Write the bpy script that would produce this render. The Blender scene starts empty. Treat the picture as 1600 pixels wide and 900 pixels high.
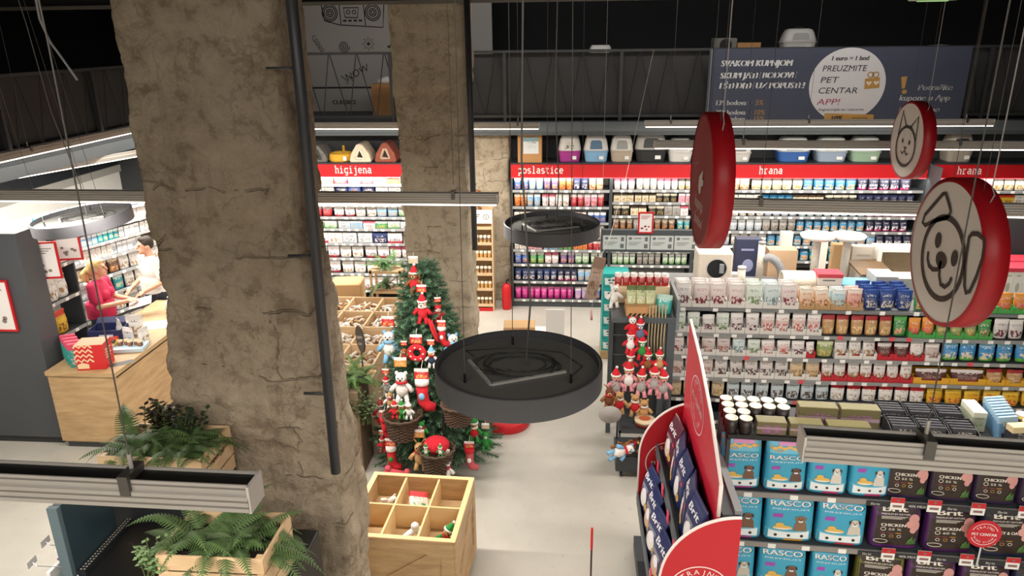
import bpy, bmesh, math, random
from mathutils import Vector, Matrix, noise
from math import sin, cos, pi, radians as R
C = bpy.context.scene
COL = C.collection
rnd = random.Random(7)

# ---------------------------------------------------------------- camera, world, exposure
CAM_H = 4.35
cam_d = bpy.data.cameras.new('camera'); cam = bpy.data.objects.new('camera', cam_d); COL.objects.link(cam)
cam_d.sensor_width = 36.0; cam_d.lens = 36.0 * 1150 / 1600; cam_d.clip_end = 100; cam_d.clip_start = 0.05
cam.matrix_world = Matrix.Translation((0, 0, CAM_H)) @ Matrix.Rotation(R(4.7), 4, 'Z') @ Matrix.Rotation(R(90 - 18.96), 4, 'X') @ Matrix.Rotation(R(-0.75), 4, 'Z')
C.camera = cam
world = bpy.data.worlds.new('world'); C.world = world; world.use_nodes = True
world.node_tree.nodes['Background'].inputs[0].default_value = (0.55, 0.5, 0.45, 1)
world.node_tree.nodes['Background'].inputs[1].default_value = 0.14
C.view_settings.view_transform = 'Standard'; C.view_settings.look = 'None'
C.view_settings.exposure = 0.0; C.view_settings.gamma = 1.0; C.view_settings.use_curve_mapping = False
# unseen fill light added over the viewer's gallery to lift the disc tops
_gl = bpy.data.lights.new('gallery_fill', 'AREA'); _gl.shape = 'RECTANGLE'; _gl.size = 7; _gl.size_y = 1.2; _gl.energy = 130; _gl.color = (1.0, .92, .82)
_go = bpy.data.objects.new('gallery_fill', _gl); COL.objects.link(_go); _go.location = (0.3, -1.1, 5.35); _go.rotation_euler = (R(52), 0, 0)
# unseen fill added upstairs, above the frame, to brighten the banner and rear railing
_ul = bpy.data.lights.new('upper_floor_fill', 'AREA'); _ul.shape = 'RECTANGLE'; _ul.size = 9; _ul.size_y = .5; _ul.energy = 75; _ul.color = (1.0, .95, .9)
_uo = bpy.data.objects.new('upper_floor_fill', _ul); COL.objects.link(_uo); _uo.location = (0.6, 9.6, 5.45); _uo.rotation_euler = (R(62), 0, 0)
LAMP_W = 26.5          # watts per metre of the linear lamps
C.cycles.max_bounces = 6; C.cycles.diffuse_bounces = 4; C.cycles.glossy_bounces = 2; C.cycles.transmission_bounces = 3
C.cycles.caustics_reflective = False; C.cycles.caustics_refractive = False
C.cycles.sample_clamp_indirect = 4.0

# ---------------------------------------------------------------- helpers
def lin(h):
    h = h.lstrip('#')
    v = [int(h[i:i + 2], 16) / 255 for i in (0, 2, 4)]
    return tuple(c / 12.92 if c <= 0.04045 else ((c + 0.055) / 1.055) ** 2.4 for c in v) + (1,)
_m = {}
def mat(h, rough=0.55, metal=0.0, emit=0.0, bump=0.0, bscale=40.0, spec=0.5, vary=0.0, vscale=3.0, alpha=1.0):
    k = (h, rough, metal, emit, bump, bscale, spec, vary, vscale, alpha)
    if k in _m: return _m[k]
    m = bpy.data.materials.new('mat_' + h.lstrip('#')); m.use_nodes = True
    nt = m.node_tree; b = nt.nodes['Principled BSDF']
    b.inputs['Base Color'].default_value = lin(h); b.inputs['Roughness'].default_value = rough
    b.inputs['Metallic'].default_value = metal; b.inputs['Specular IOR Level'].default_value = spec
    if emit: b.inputs['Emission Color'].default_value = lin(h); b.inputs['Emission Strength'].default_value = emit
    if alpha < 1: b.inputs['Alpha'].default_value = alpha
    if bump or vary:
        tc = nt.nodes.new('ShaderNodeTexCoord'); n = nt.nodes.new('ShaderNodeTexNoise')
        n.inputs['Scale'].default_value = bscale if bump else vscale; n.inputs['Detail'].default_value = 5
        nt.links.new(tc.outputs['Object'], n.inputs['Vector'])
        if bump:
            bp = nt.nodes.new('ShaderNodeBump'); bp.inputs['Strength'].default_value = bump; bp.inputs['Distance'].default_value = 0.02
            nt.links.new(n.outputs['Fac'], bp.inputs['Height']); nt.links.new(bp.outputs['Normal'], b.inputs['Normal'])
        if vary:
            n2 = nt.nodes.new('ShaderNodeTexNoise'); n2.inputs['Scale'].default_value = vscale; n2.inputs['Detail'].default_value = 6
            nt.links.new(tc.outputs['Object'], n2.inputs['Vector'])
            mx = nt.nodes.new('ShaderNodeMix'); mx.data_type = 'RGBA'
            c = lin(h); mx.inputs[6].default_value = tuple(x * (1 - vary) for x in c[:3]) + (1,); mx.inputs[7].default_value = tuple(min(1, x * (1 + vary)) for x in c[:3]) + (1,)
            nt.links.new(n2.outputs['Fac'], mx.inputs[0]); nt.links.new(mx.outputs[2], b.inputs['Base Color'])
    _m[k] = m
    return m

class NT:                                   # tiny node-writing helper
    def __init__(s, name):
        s.m = bpy.data.materials.new(name); s.m.use_nodes = True; s.t = s.m.node_tree; s.b = s.t.nodes['Principled BSDF']
    def n(s, typ, **kw):
        o = s.t.nodes.new(typ)
        for k, v in kw.items(): setattr(o, k, v)
        return o
    def put(s, sock, v):
        if hasattr(v, 'is_linked') or isinstance(v, bpy.types.NodeSocket): s.t.links.new(v, sock)
        else: sock.default_value = v
    def math(s, op, a, b=0.0):
        o = s.n('ShaderNodeMath', operation=op); s.put(o.inputs[0], a); s.put(o.inputs[1], b); return o.outputs[0]
    def mix(s, f, a, b):
        o = s.n('ShaderNodeMix', data_type='RGBA'); s.put(o.inputs[0], f); s.put(o.inputs[6], a); s.put(o.inputs[7], b); return o.outputs[2]
    def coord(s, kind='Object', scale=(1, 1, 1)):
        tc = s.n('ShaderNodeTexCoord'); mp = s.n('ShaderNodeMapping'); mp.inputs['Scale'].default_value = scale
        s.t.links.new(tc.outputs[kind], mp.inputs['Vector']); return mp.outputs[0]
    def noise(s, vec, scale, detail=4, rough=0.55):
        o = s.n('ShaderNodeTexNoise'); s.put(o.inputs['Vector'], vec); o.inputs['Scale'].default_value = scale; o.inputs['Detail'].default_value = detail; o.inputs['Roughness'].default_value = rough
        return o.outputs['Fac']
    def ramp(s, f, stops):
        o = s.n('ShaderNodeValToRGB'); e = o.color_ramp.elements
        while len(e) < len(stops): e.new(0.5)
        for i, (p, c) in enumerate(stops): e[i].position = p; e[i].color = lin(c) if isinstance(c, str) else c
        s.put(o.inputs[0], f); return o.outputs[0]
    def bump(s, h, strength=0.4, dist=0.02):
        o = s.n('ShaderNodeBump'); o.inputs['Strength'].default_value = strength; o.inputs['Distance'].default_value = dist
        s.put(o.inputs['Height'], h); s.t.links.new(o.outputs[0], s.b.inputs['Normal'])
    def col(s, c): s.put(s.b.inputs['Base Color'], c)
    def rough(s, v): s.put(s.b.inputs['Roughness'], v)

_pk = {}
def pk(base, top=None, bot=None, ink='#3a3a3a', pict=None, band=None, rough=0.38):
    """printed packaging: a base colour with a header, a footer, lines of small print and a picture blob"""
    k = (base, top, bot, ink, pict, band)
    if k in _pk: return _pk[k]
    t = NT('print_' + base.lstrip('#')); g = t.coord('Generated'); oi = t.n('ShaderNodeObjectInfo')
    def jit(sc):
        a = t.n('ShaderNodeVectorMath', operation='ADD'); t.put(a.inputs[0], t.coord('Generated', sc)); cb = t.n('ShaderNodeCombineXYZ'); r_ = t.math('MULTIPLY', oi.outputs['Random'], 37.0)
        for q in range(3): t.put(cb.inputs[q], r_)
        t.put(a.inputs[1], cb.outputs[0]); return a.outputs[0]
    sp = t.n('ShaderNodeSeparateXYZ'); t.t.links.new(g, sp.inputs[0]); x, z = sp.outputs[0], sp.outputs[2]
    c = lin(base)
    def rng(s, a, b): return t.math('MULTIPLY', t.math('GREATER_THAN', s, a), t.math('LESS_THAN', s, b))
    if bot: c = t.mix(t.math('LESS_THAN', z, 0.2), c, lin(bot))
    if top: c = t.mix(t.math('GREATER_THAN', z, 0.74), c, lin(top))
    if band: c = t.mix(rng(z, 0.44, 0.6), c, lin(band))
    if pict:
        n = t.noise(jit((4, 1, 4)), 1.6, 2)
        f = t.math('MULTIPLY', t.math('GREATER_THAN', n, 0.5), t.math('MULTIPLY', rng(z, 0.1, 0.44), rng(x, 0.12, 0.88)))
        c = t.mix(f, c, lin(pict))
    n = t.noise(jit((16, 1, 26)), 1.0, 1)
    f = t.math('MULTIPLY', t.math('GREATER_THAN', n, 0.56), t.math('MULTIPLY', rng(z, 0.62, 0.74), rng(x, 0.2, 0.8)))
    n = t.noise(jit((30, 1, 40)), 1.0, 1)
    f2 = t.math('MULTIPLY', t.math('GREATER_THAN', n, 0.6), t.math('MULTIPLY', rng(z, 0.3, 0.56), rng(x, 0.2, 0.8)))
    c = t.mix(f, c, lin(ink)); c = t.mix(t.math('MULTIPLY', f2, 0.6), c, lin(ink))
    t.col(c); t.rough(rough)
    t.bump(t.noise(t.coord('Object'), 30, 2), 0.25, 0.01)
    _pk[k] = t.m
    return t.m

class MB:
    def __init__(s): s.v = []; s.f = []; s.mi = []; s.T = Matrix.Identity(4); s.mat = 0
    def add(s, vs, fs, m=None):
        o = len(s.v); s.v += [tuple(s.T @ Vector(v)) for v in vs]
        for f in fs: s.f.append([i + o for i in f]); s.mi.append(s.mat if m is None else m)
        return s
    def box(s, x0, x1, y0, y1, z0, z1, m=None):
        v = [(x, y, z) for z in (z0, z1) for y in (y0, y1) for x in (x0, x1)]
        return s.add(v, [(0, 2, 3, 1), (4, 5, 7, 6), (0, 1, 5, 4), (2, 6, 7, 3), (0, 4, 6, 2), (1, 3, 7, 5)], m)
    def loft(s, rings, m=None, cap0=True, cap1=True, closed=True):
        n = len(rings[0]); vs = [p for r in rings for p in r]; fs = []
        for i in range(len(rings) - 1):
            for j in range(n if closed else n - 1):
                k = (j + 1) % n; fs.append((i * n + j, i * n + k, (i + 1) * n + k, (i + 1) * n + j))
        if cap0: fs.append(tuple(range(n - 1, -1, -1)))
        if cap1: fs.append(tuple(range((len(rings) - 1) * n, len(rings) * n)))
        return s.add(vs, fs, m)
    def lathe(s, prof, c=(0, 0, 0), n=24, m=None, axis='z', cap=True):
        rings = []
        for r, h in prof:
            rg = []
            for i in range(n):
                a = 2 * pi * i / n; p = (r * cos(a), r * sin(a), h)
                if axis == 'y': p = (p[0], p[2], p[1])
                if axis == 'x': p = (p[2], p[0], p[1])
                rg.append((c[0] + p[0], c[1] + p[1], c[2] + p[2]))
            if axis == 'y': rg.reverse()
            rings.append(rg)
        return s.loft(rings, m, cap, cap)
    def tube(s, pts, r, n=6, m=None, cap=True):
        pts = [Vector(p) for p in pts]; rs = r if isinstance(r, (list, tuple)) else [r] * len(pts)
        rings = []; up = None
        for i, p in enumerate(pts):
            d = (pts[min(i + 1, len(pts) - 1)] - pts[max(i - 1, 0)]).normalized()
            if up is None: up = d.orthogonal().normalized()
            up = (up - d * up.dot(d))
            up = up.normalized() if up.length > 1e-6 else d.orthogonal().normalized()
            sd = d.cross(up)
            rings.append([tuple(p + (up * cos(2 * pi * k / n) + sd * sin(2 * pi * k / n)) * rs[i]) for k in range(n)])
        return s.loft(rings, m, cap, cap)
    def ball(s, c, r, n=12, k=8, m=None):
        rx, ry, rz = r if isinstance(r, (list, tuple)) else (r, r, r)
        rings = []
        for i in range(k + 1):
            a = -pi / 2 + pi * i / k; cr = max(cos(a), 0.02)
            rings.append([(c[0] + rx * cr * cos(2 * pi * j / n), c[1] + ry * cr * sin(2 * pi * j / n), c[2] + rz * sin(a)) for j in range(n)])
        return s.loft(rings, m)
    def prism(s, poly, d0, d1, to3, m=None):
        n = len(poly)
        return s.loft([[to3(u, v, d0) for u, v in poly], [to3(u, v, d1) for u, v in poly]], m)
    def mesh(s, name, mats, smooth=False):
        me = bpy.data.meshes.new(name); me.from_pydata(s.v, [], s.f)
        for q in (mats if isinstance(mats, (list, tuple)) else [mats]): me.materials.append(q)
        me.polygons.foreach_set('material_index', s.mi)
        if smooth: me.polygons.foreach_set('use_smooth', [True] * len(s.f))
        me.update(); return me
    def obj(s, name, mats, parent=None, smooth=False, bevel=0, loc=None, rot=None):
        me = s.mesh(name, mats, smooth)
        o = bpy.data.objects.new(name, me); COL.objects.link(o)
        if parent: o.parent = parent
        if loc: o.location = loc
        if rot: o.rotation_euler = rot
        if smooth == 'auto' or (smooth and smooth is not True): pass
        if bevel:
            b = o.modifiers.new('bevel', 'BEVEL'); b.width = bevel; b.segments = 2; b.limit_method = 'ANGLE'; b.angle_limit = R(40)
        return o

def fixn(o):
    bm = bmesh.new(); bm.from_mesh(o.data); bmesh.ops.recalc_face_normals(bm, faces=bm.faces); bm.to_mesh(o.data); bm.free(); return o
def tag(o, label, cat, group=None, kind=None):
    if label: o['label'] = label
    if cat: o['category'] = cat
    if group: o['group'] = group
    if kind: o['kind'] = kind
    return o
def thing(name, label, cat, loc=(0, 0, 0), rz=0.0, group=None, rot=None):
    o = bpy.data.objects.new(name, None); COL.objects.link(o); o.empty_display_size = 0.05
    o.location = loc; o.rotation_euler = rot or (0, 0, rz)
    return tag(o, label, cat, group)
def place(name, me, label, cat, loc, rz=0.0, group=None, rot=None, scale=None):
    o = bpy.data.objects.new(name, me); COL.objects.link(o); o.location = loc; o.rotation_euler = rot or (0, 0, rz)
    if scale: o.scale = scale
    return tag(o, label, cat, group)
def struct(name, mb, m, label=None, smooth=False, bevel=0):
    o = mb.obj(name, m, None, smooth, bevel); o['kind'] = 'structure'
    if label: o['label'] = label
    return o
def kids(o): return [c for c in COL.objects if c.parent == o]
def dup(root, loc, rz, label, group=None, rot=None, scale=None):
    r = root.copy(); COL.objects.link(r); r.location = loc; r.rotation_euler = rot or (0, 0, rz); r['label'] = label
    if scale: r.scale = scale
    if group: r['group'] = group
    for ch in list(root.children):
        c = ch.copy(); COL.objects.link(c); c.parent = r
        for g in list(ch.children):
            d = g.copy(); COL.objects.link(d); d.parent = c
    return r
ORD = ['first', 'second', 'third', 'fourth', 'fifth', 'sixth', 'seventh', 'eighth', 'ninth', 'tenth', 'eleventh', 'twelfth', 'thirteenth', 'fourteenth', 'fifteenth', 'sixteenth', 'seventeenth', 'eighteenth', 'nineteenth', 'twentieth'] + ['%d%s' % (i, {1: 'st', 2: 'nd', 3: 'rd'}.get(i % 10, 'th')) for i in range(21, 80)]

# text as flat geometry
_tx = {}
def text2d(s, shear=0.0):
    k = (s, shear)
    if k not in _tx:
        cu = bpy.data.curves.new('t', 'FONT'); cu.body = s; cu.size = 1.0; cu.align_x = 'CENTER'; cu.shear = shear; cu.resolution_u = 3
        o = bpy.data.objects.new('t', cu); COL.objects.link(o)
        dg = bpy.context.evaluated_depsgraph_get(); me = bpy.data.meshes.new_from_object(o.evaluated_get(dg))
        vs = [tuple(v.co) for v in me.vertices]; fs = [tuple(p.vertices) for p in me.polygons]
        bpy.data.objects.remove(o); bpy.data.curves.remove(cu); bpy.data.meshes.remove(me)
        _tx[k] = (vs, fs)
    return _tx[k]
def text(mb, s, u, v, size, to3, m=None, width=None, shear=0.0, bold=0.0, align='c', rot=0.0):
    """letters laid at (u, v) (baseline), on the surface to3(u, v, d)"""
    vs, fs = text2d(s, shear)
    if not vs: return
    xs = [p[0] for p in vs]; x0, x1 = min(xs), max(xs); kx = size
    if width: kx = width / max(x1 - x0, 1e-6)
    off = {'c': (x0 + x1) / 2, 'l': x0, 'r': x1}[align]
    cr, sr = cos(rot), sin(rot)
    for dx in ((-bold, 0, bold) if bold else (0,)):
        mb.add([to3(u + ((p[0] - off) * kx + dx) * cr - p[1] * size * sr, v + ((p[0] - off) * kx + dx) * sr + p[1] * size * cr, 0.0015 + abs(dx) * 0.001) for p in vs], fs, m)
def stroke(mb, pts, w, to3, m=None, closed=False, d=0.002):
    n = len(pts); P = [Vector(p) for p in pts]; L = []; Rr = []
    for i in range(n):
        a = P[(i - 1) % n] if (closed or i > 0) else P[i]; b = P[(i + 1) % n] if (closed or i < n - 1) else P[i]
        t = (b - a); t = t.normalized() if t.length > 1e-9 else Vector((1, 0)); nn = Vector((-t.y, t.x)) * w / 2
        L.append(P[i] + nn); Rr.append(P[i] - nn)
    vs = [to3(p.x, p.y, d) for p in L] + [to3(p.x, p.y, d) for p in Rr]
    mb.add(vs, [(i, n + i, n + (i + 1) % n, (i + 1) % n) for i in range(n if closed else n - 1)], m)
def fill(mb, pts, to3, m=None, d=0.002):
    mb.add([to3(u, v, d) for u, v in pts], [tuple(range(len(pts)))], m)
def arc(cx, cy, rx, ry, a0, a1, n=20): return [(cx + rx * cos(R(a0 + (a1 - a0) * i / n)), cy + ry * sin(R(a0 + (a1 - a0) * i / n))) for i in range(n + 1)]
def ring(cx, cy, rx, ry=None, n=28): return arc(cx, cy, rx, ry or rx, 0, 360, n)[:-1]
def ringtext(mb, s, cx, cy, r, a0, a1, size, to3, m=None, flip=False):
    n = len(s)
    for i, ch in enumerate(s):
        if ch == ' ': continue
        a = R(a0 + (a1 - a0) * (i + 0.5) / n)
        text(mb, ch, cx + r * cos(a), cy + r * sin(a), size, to3, m, rot=a + (pi / 2 if flip else -pi / 2))
# slab-serif typewriter lettering, drawn as strokes on a unit x-height grid
def _o(cx=0.4, w=0.36): return arc(cx, 0.5, w, 0.5, 0, 360, 18)
TYPE = {
 'h': [[(.15, 0), (.15, 1.5)], [(0, 1.5), (.15, 1.5)], [(0, 0), (.32, 0)], arc(.42, .68, .27, .3, 180, 0, 10) + [(.69, 0)], [(.55, 0), (.84, 0)]],
 'i': [[(.4, 0), (.4, 1)], [(.15, 1), (.4, 1)], [(.08, 0), (.72, 0)], [(.4, 1.28), (.4, 1.45)]],
 'g': [_o(.38, .3), [(.68, 1), (.68, -.2)] + arc(.42, -.2, .26, .25, 0, -150, 8), [(.68, 1), (.84, 1)]],
 'j': [[(.5, 1), (.5, -.2)] + arc(.28, -.2, .22, .25, 0, -140, 8), [(.2, 1), (.5, 1)], [(.5, 1.28), (.5, 1.45)]],
 'e': [[(.1, .52), (.72, .52)] + arc(.4, .5, .33, .5, 4, 320, 18)],
 'n': [[(.15, 0), (.15, 1)], [(0, 1), (.15, 1)], [(0, 0), (.32, 0)], arc(.42, .68, .27, .3, 180, 0, 10) + [(.69, 0)], [(.55, 0), (.84, 0)]],
 'a': [arc(.4, .74, .26, .26, 150, 0, 10) + [(.66, 0), (.82, 0)], arc(.38, .3, .28, .28, 40, 330, 14)],
 'p': [[(.17, 1), (.17, -.45)], [(0, 1), (.17, 1)], [(0, -.45), (.38, -.45)], _o(.46, .3)],
 'o': [_o()],
 's': [arc(.4, .75, .28, .25, 30, 270, 12) + arc(.4, .25, .3, .25, 90, -150, 12)],
 'l': [[(.4, 0), (.4, 1.5)], [(.15, 1.5), (.4, 1.5)], [(.08, 0), (.72, 0)]],
 't': [[(.3, 1.35), (.3, .25)] + arc(.5, .25, .2, .25, 180, 320, 8), [(.06, 1), (.66, 1)]],
 'c': [arc(.42, .5, .34, .5, 40, 320, 18)],
 'r': [[(.22, 0), (.22, 1)], [(.05, 1), (.22, 1)], [(.05, 0), (.55, 0)], arc(.52, .62, .3, .36, 180, 60, 8)],
}
def typed(mb, s, u, v, xh, to3, m=None):
    adv = 0.98 * xh; x = u - adv * len(s) / 2
    for ch in s:
        for ln in TYPE[ch]: stroke(mb, [(x + p[0] * xh, v + p[1] * xh) for p in ln], 0.2 * xh, to3, m, d=0.003)
        x += adv
def remesh(mb, name, m, voxel, parent=None, smooth_it=4, loc=None, rot=None):
    o = mb.obj(name, m, None, True)
    r = o.modifiers.new('r', 'REMESH'); r.mode = 'VOXEL'; r.voxel_size = voxel; r.use_smooth_shade = True
    s = o.modifiers.new('s', 'SMOOTH'); s.iterations = smooth_it; s.factor = 0.5
    dg = bpy.context.evaluated_depsgraph_get(); me = bpy.data.meshes.new_from_object(o.evaluated_get(dg))
    o.modifiers.clear(); old = o.data; o.data = me; bpy.data.meshes.remove(old); me.name = name
    me.polygons.foreach_set('use_smooth', [True] * len(me.polygons))
    if not me.materials: me.materials.append(m)
    if parent: o.parent = parent
    if loc: o.location = loc
    if rot: o.rotation_euler = rot
    return o
# ---------------------------------------------------------------- materials of the place
def floor_mat():
    t = NT('polished_concrete'); v = t.coord('Object')
    n = t.noise(v, 0.9, 6); n2 = t.noise(v, 14, 5)
    c = t.ramp(n, [(0.3, '#aaa69c'), (0.7, '#c2beb4')])
    c = t.mix(t.math('MULTIPLY', t.math('GREATER_THAN', n2, 0.66), 0.25), c, lin('#8d8980'))
    # worn, darker trowelled patch
    d = t.n('ShaderNodeVectorMath', operation='DISTANCE'); t.put(d.inputs[0], v); d.inputs[1].default_value = (0.45, 6.9, 0)
    nn = t.math('ADD', d.outputs['Value'], t.math('MULTIPLY', t.noise(v, 2.5, 4), 0.5))
    c = t.mix(t.math('MULTIPLY', t.math('LESS_THAN', nn, 0.8), 0.1), c, lin('#8e8a82'))
    t.col(c); t.rough(t.ramp(n2, [(0.3, (0.32, 0.32, 0.32, 1)), (0.7, (0.5, 0.5, 0.5, 1))])); t.bump(n2, 0.05, 0.01)
    return t.m
def stone_mat(name, light, dark, joint, blocks=True, bump=0.9):
    t = NT(name); v = t.coord('Object')
    w = t.n('ShaderNodeVectorMath', operation='ADD'); t.put(w.inputs[0], v)
    no = t.n('ShaderNodeTexNoise'); t.put(no.inputs['Vector'], v); no.inputs['Scale'].default_value = 2.2; no.inputs['Detail'].default_value = 4
    sc = t.n('ShaderNodeVectorMath', operation='SCALE'); t.put(sc.inputs[0], no.outputs['Color']); sc.inputs['Scale'].default_value = 0.28
    t.put(w.inputs[1], sc.outputs[0])
    big = t.noise(v, 1.3, 6, 0.6); mid = t.noise(w.outputs[0], 7, 8, 0.68); fine = t.noise(v, 60, 6, 0.7)
    streak = t.noise(t.coord('Object', (9, 9, 0.7)), 1.0, 5)
    c = t.ramp(t.math('ADD', t.math('MULTIPLY', mid, 0.6), t.math('MULTIPLY', big, 0.4)), [(0.3, dark), (0.5, light), (0.72, joint)])
    c = t.mix(t.math('MULTIPLY', t.math('GREATER_THAN', streak, 0.6), 0.18), c, lin(dark))
    pit = t.math('LESS_THAN', fine, 0.36)
    c = t.mix(t.math('MULTIPLY', pit, 0.35), c, lin('#3c342b'))
    vo = t.n('ShaderNodeTexVoronoi', feature='DISTANCE_TO_EDGE'); no2 = t.n('ShaderNodeVectorMath', operation='MULTIPLY'); t.put(no2.inputs[0], w.outputs[0]); no2.inputs[1].default_value = (3.2, 3.2, 5.0); no3 = t.n('ShaderNodeVectorMath', operation='ADD'); t.put(no3.inputs[0], no2.outputs[0]); sc3 = t.n('ShaderNodeVectorMath', operation='SCALE'); n4 = t.n('ShaderNodeTexNoise'); t.put(n4.inputs['Vector'], v); n4.inputs['Scale'].default_value = 6; n4.inputs['Detail'].default_value = 6; t.put(sc3.inputs[0], n4.outputs['Color']); sc3.inputs['Scale'].default_value = 1.6; t.put(no3.inputs[1], sc3.outputs[0]); t.put(vo.inputs['Vector'], no3.outputs[0]); vo.inputs['Scale'].default_value = 1.0
    crack = t.math('MULTIPLY', t.math('LESS_THAN', vo.outputs['Distance'], 0.035), t.math('GREATER_THAN', t.noise(v, 2.3, 3), 0.5))
    c = t.mix(t.math('MULTIPLY', crack, 0.22), c, lin('#574a3b'))
    c = t.mix(t.math('MULTIPLY', t.math('LESS_THAN', mid, 0.42), 0.22), c, lin('#6d5f4d'))
    h = t.math('ADD', t.math('MULTIPLY', mid, 1.5), t.math('MULTIPLY', fine, 0.5)); h = t.math('SUBTRACT', h, t.math('MULTIPLY', crack, .5))
    if blocks:
        # irregular block joints: bricks on a wobbled (x+y, z) plane
        sp = t.n('ShaderNodeSeparateXYZ'); t.put(sp.inputs[0], w.outputs[0]); cb = t.n('ShaderNodeCombineXYZ')
        t.put(cb.inputs[0], t.math('ADD', sp.outputs[0], sp.outputs[1])); t.put(cb.inputs[1], sp.outputs[2])
        bk = t.n('ShaderNodeTexBrick'); t.put(bk.inputs['Vector'], cb.outputs[0]); bk.inputs['Scale'].default_value = 1.0
        bk.inputs['Brick Width'].default_value = 0.62; bk.inputs['Row Height'].default_value = 0.37; bk.inputs['Mortar Size'].default_value = 0.009; bk.inputs['Mortar Smooth'].default_value = 0.6
        f = bk.outputs['Fac']
        zmask = t.math('LESS_THAN', t.math('ADD', sp.outputs[2], t.math('MULTIPLY', big, 0.6)), 4.05)
        f = t.math('MULTIPLY', f, zmask); f = t.math('MULTIPLY', f, t.math('GREATER_THAN', t.noise(v, 3.1, 3), 0.52))
        c = t.mix(t.math('MULTIPLY', f, 0.3), c, lin('#5a4e40'))
        h = t.math('SUBTRACT', h, t.math('MULTIPLY', f, .8))
    t.col(c); t.rough(0.92); t.b.inputs['Specular IOR Level'].default_value = 0.2; t.bump(h, bump, 0.035)
    return t.m
def wood_mat(name, a, b, scale=(1.2, 9, 9), axis=None):
    t = NT(name); v = t.coord('Object', scale); n = t.noise(v, 2.0, 6, 0.65); n2 = t.noise(v, 9.0, 4)
    t.col(t.mix(t.math('MULTIPLY', n2, 0.35), t.ramp(n, [(0.3, a), (0.65, b)]), lin(a))); t.rough(0.5); t.bump(n2, 0.08, 0.005); return t.m
OAK = wood_mat('oak_board', '#a5875f', '#cbab80', (1.3, 1.3, 9)); OAK_V = wood_mat('oak_upright', '#9d8058', '#c4a57c', (9, 9, 1.2))
PINE = wood_mat('pine_slats', '#c9a880', '#e0c39c', (1.5, 8, 9)); PALLET = wood_mat('raw_pallet', '#a5865c', '#c3a679')
STONE = stone_mat('old_stone', '#b3a38d', '#7f6f5a', '#cdbea8', True, 1.0)
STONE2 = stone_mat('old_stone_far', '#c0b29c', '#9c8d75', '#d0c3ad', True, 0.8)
DARK = mat('#26282b', 0.5); DARKER = mat('#101112', 0.6); STEEL = mat('#55595e', 0.42, 0.0); STEEL_D = mat('#34373b', 0.45)
WHITE = mat('#e6e4df', 0.6); RED = mat('#c4161f', 0.42); REDD = mat('#b01722', 0.4); CARD = mat('#b98a56', 0.75, bump=0.1); CARD2 = mat('#caa678', 0.8)
TAG = mat('#efeeea', 0.5); BLACK = mat('#0c0c0d', 0.5); ALU = mat('#cbc6bf', 0.4, 0.0); ALU_L = mat('#ebe6df', 0.4, 0.0)

# ---------------------------------------------------------------- the room
m = MB().box(-9, 9.5, -1.5, 12.6, -0.1, 0); struct('floor', m, floor_mat(), 'pale grey polished concrete shop floor')
m = MB().box(-9, 9.5, 12.3, 12.45, 0, 2.9); struct('wall_back', m, mat('#3b3d3f', 0.8), 'dark grey rear wall behind the shelving')
m = MB(); m.box(-8.1, -7.9, -1.5, 12.3, 2.3, 3.0, 0); m.box(-8.08, -7.86, -1.5, 12.3, 2.18, 2.3, 1); m.box(-8.1, -7.9, -1.5, 12.3, 0, 2.18, 2)
struct('wall_left', m, [mat('#1c2226', 0.7), mat('#aaa79f', 0.7), mat('#e9e6df', 0.7)], 'white left wall with a dark upper band')
m = MB().box(9.4, 9.5, -1.5, 12.3, 0, 6); struct('wall_right', m, mat('#26282a', 0.8), 'dark right wall')
m = MB().box(-9, 9.5, -1.5, 15, 5.6, 5.7); struct('ceiling', m, mat('#121213', 0.9), 'black ceiling')
m = MB(); m.box(-9, 9.5, 8.9, 9.25, 4.72, 5.6, 0); m.box(-9, 9.5, 8.86, 8.9, 4.7, 4.74, 1)
struct('trim_1', m, [mat('#161718', 0.8), mat('#6a675f', 0.5)], 'dark ceiling beam with a pale lower edge')
m = MB(); m.box(-9, 9.5, 11.22, 15, 2.92, 3.12, 0); m.box(-9, 9.5, 11.18, 11.22, 2.98, 3.12, 1)
struct('trim_2', m, [mat('#4b5155', 0.6), mat('#5a6064', 0.5)], 'grey mezzanine edge along the rear of the shop')
m = MB(); m.box(-9, -6.2, -1.5, 11.22, 2.92, 3.12, 0); m.box(-6.2, -6.17, -1.5, 11.2, 2.9, 3.05, 1)
struct('trim_3', m, [mat('#4b5155', 0.6), mat('#596064', 0.5)], 'grey mezzanine edge along the left of the shop')
m = MB().box(-9, 9.5, 14.0, 14.1, 3.12, 5.6); struct('wall_upper_back', m, mat('#1b1c1e', 0.9), 'dark wall of the upper floor')
m = MB().box(-9, -8.9, -1.5, 14, 3.12, 5.6); struct('wall_upper_left', m, mat('#17191b', 0.9), 'dark left wall of the upper floor')

m = MB().box(-9, 9.5, -1.5, -1.4, 0, 2.8); struct('wall_front_bounce', m, mat('#d6d2ca', 0.7), 'unseen pale wall added below the viewing gallery to bounce light')  # unseen, added pale to bounce light onto faces turned toward the gallery
m = MB().box(-9, 9.5, -1.5, 0.15, 2.75, 2.95); struct('trim_4', m, mat('#4b5155', 0.6), 'edge of the viewing gallery')
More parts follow.
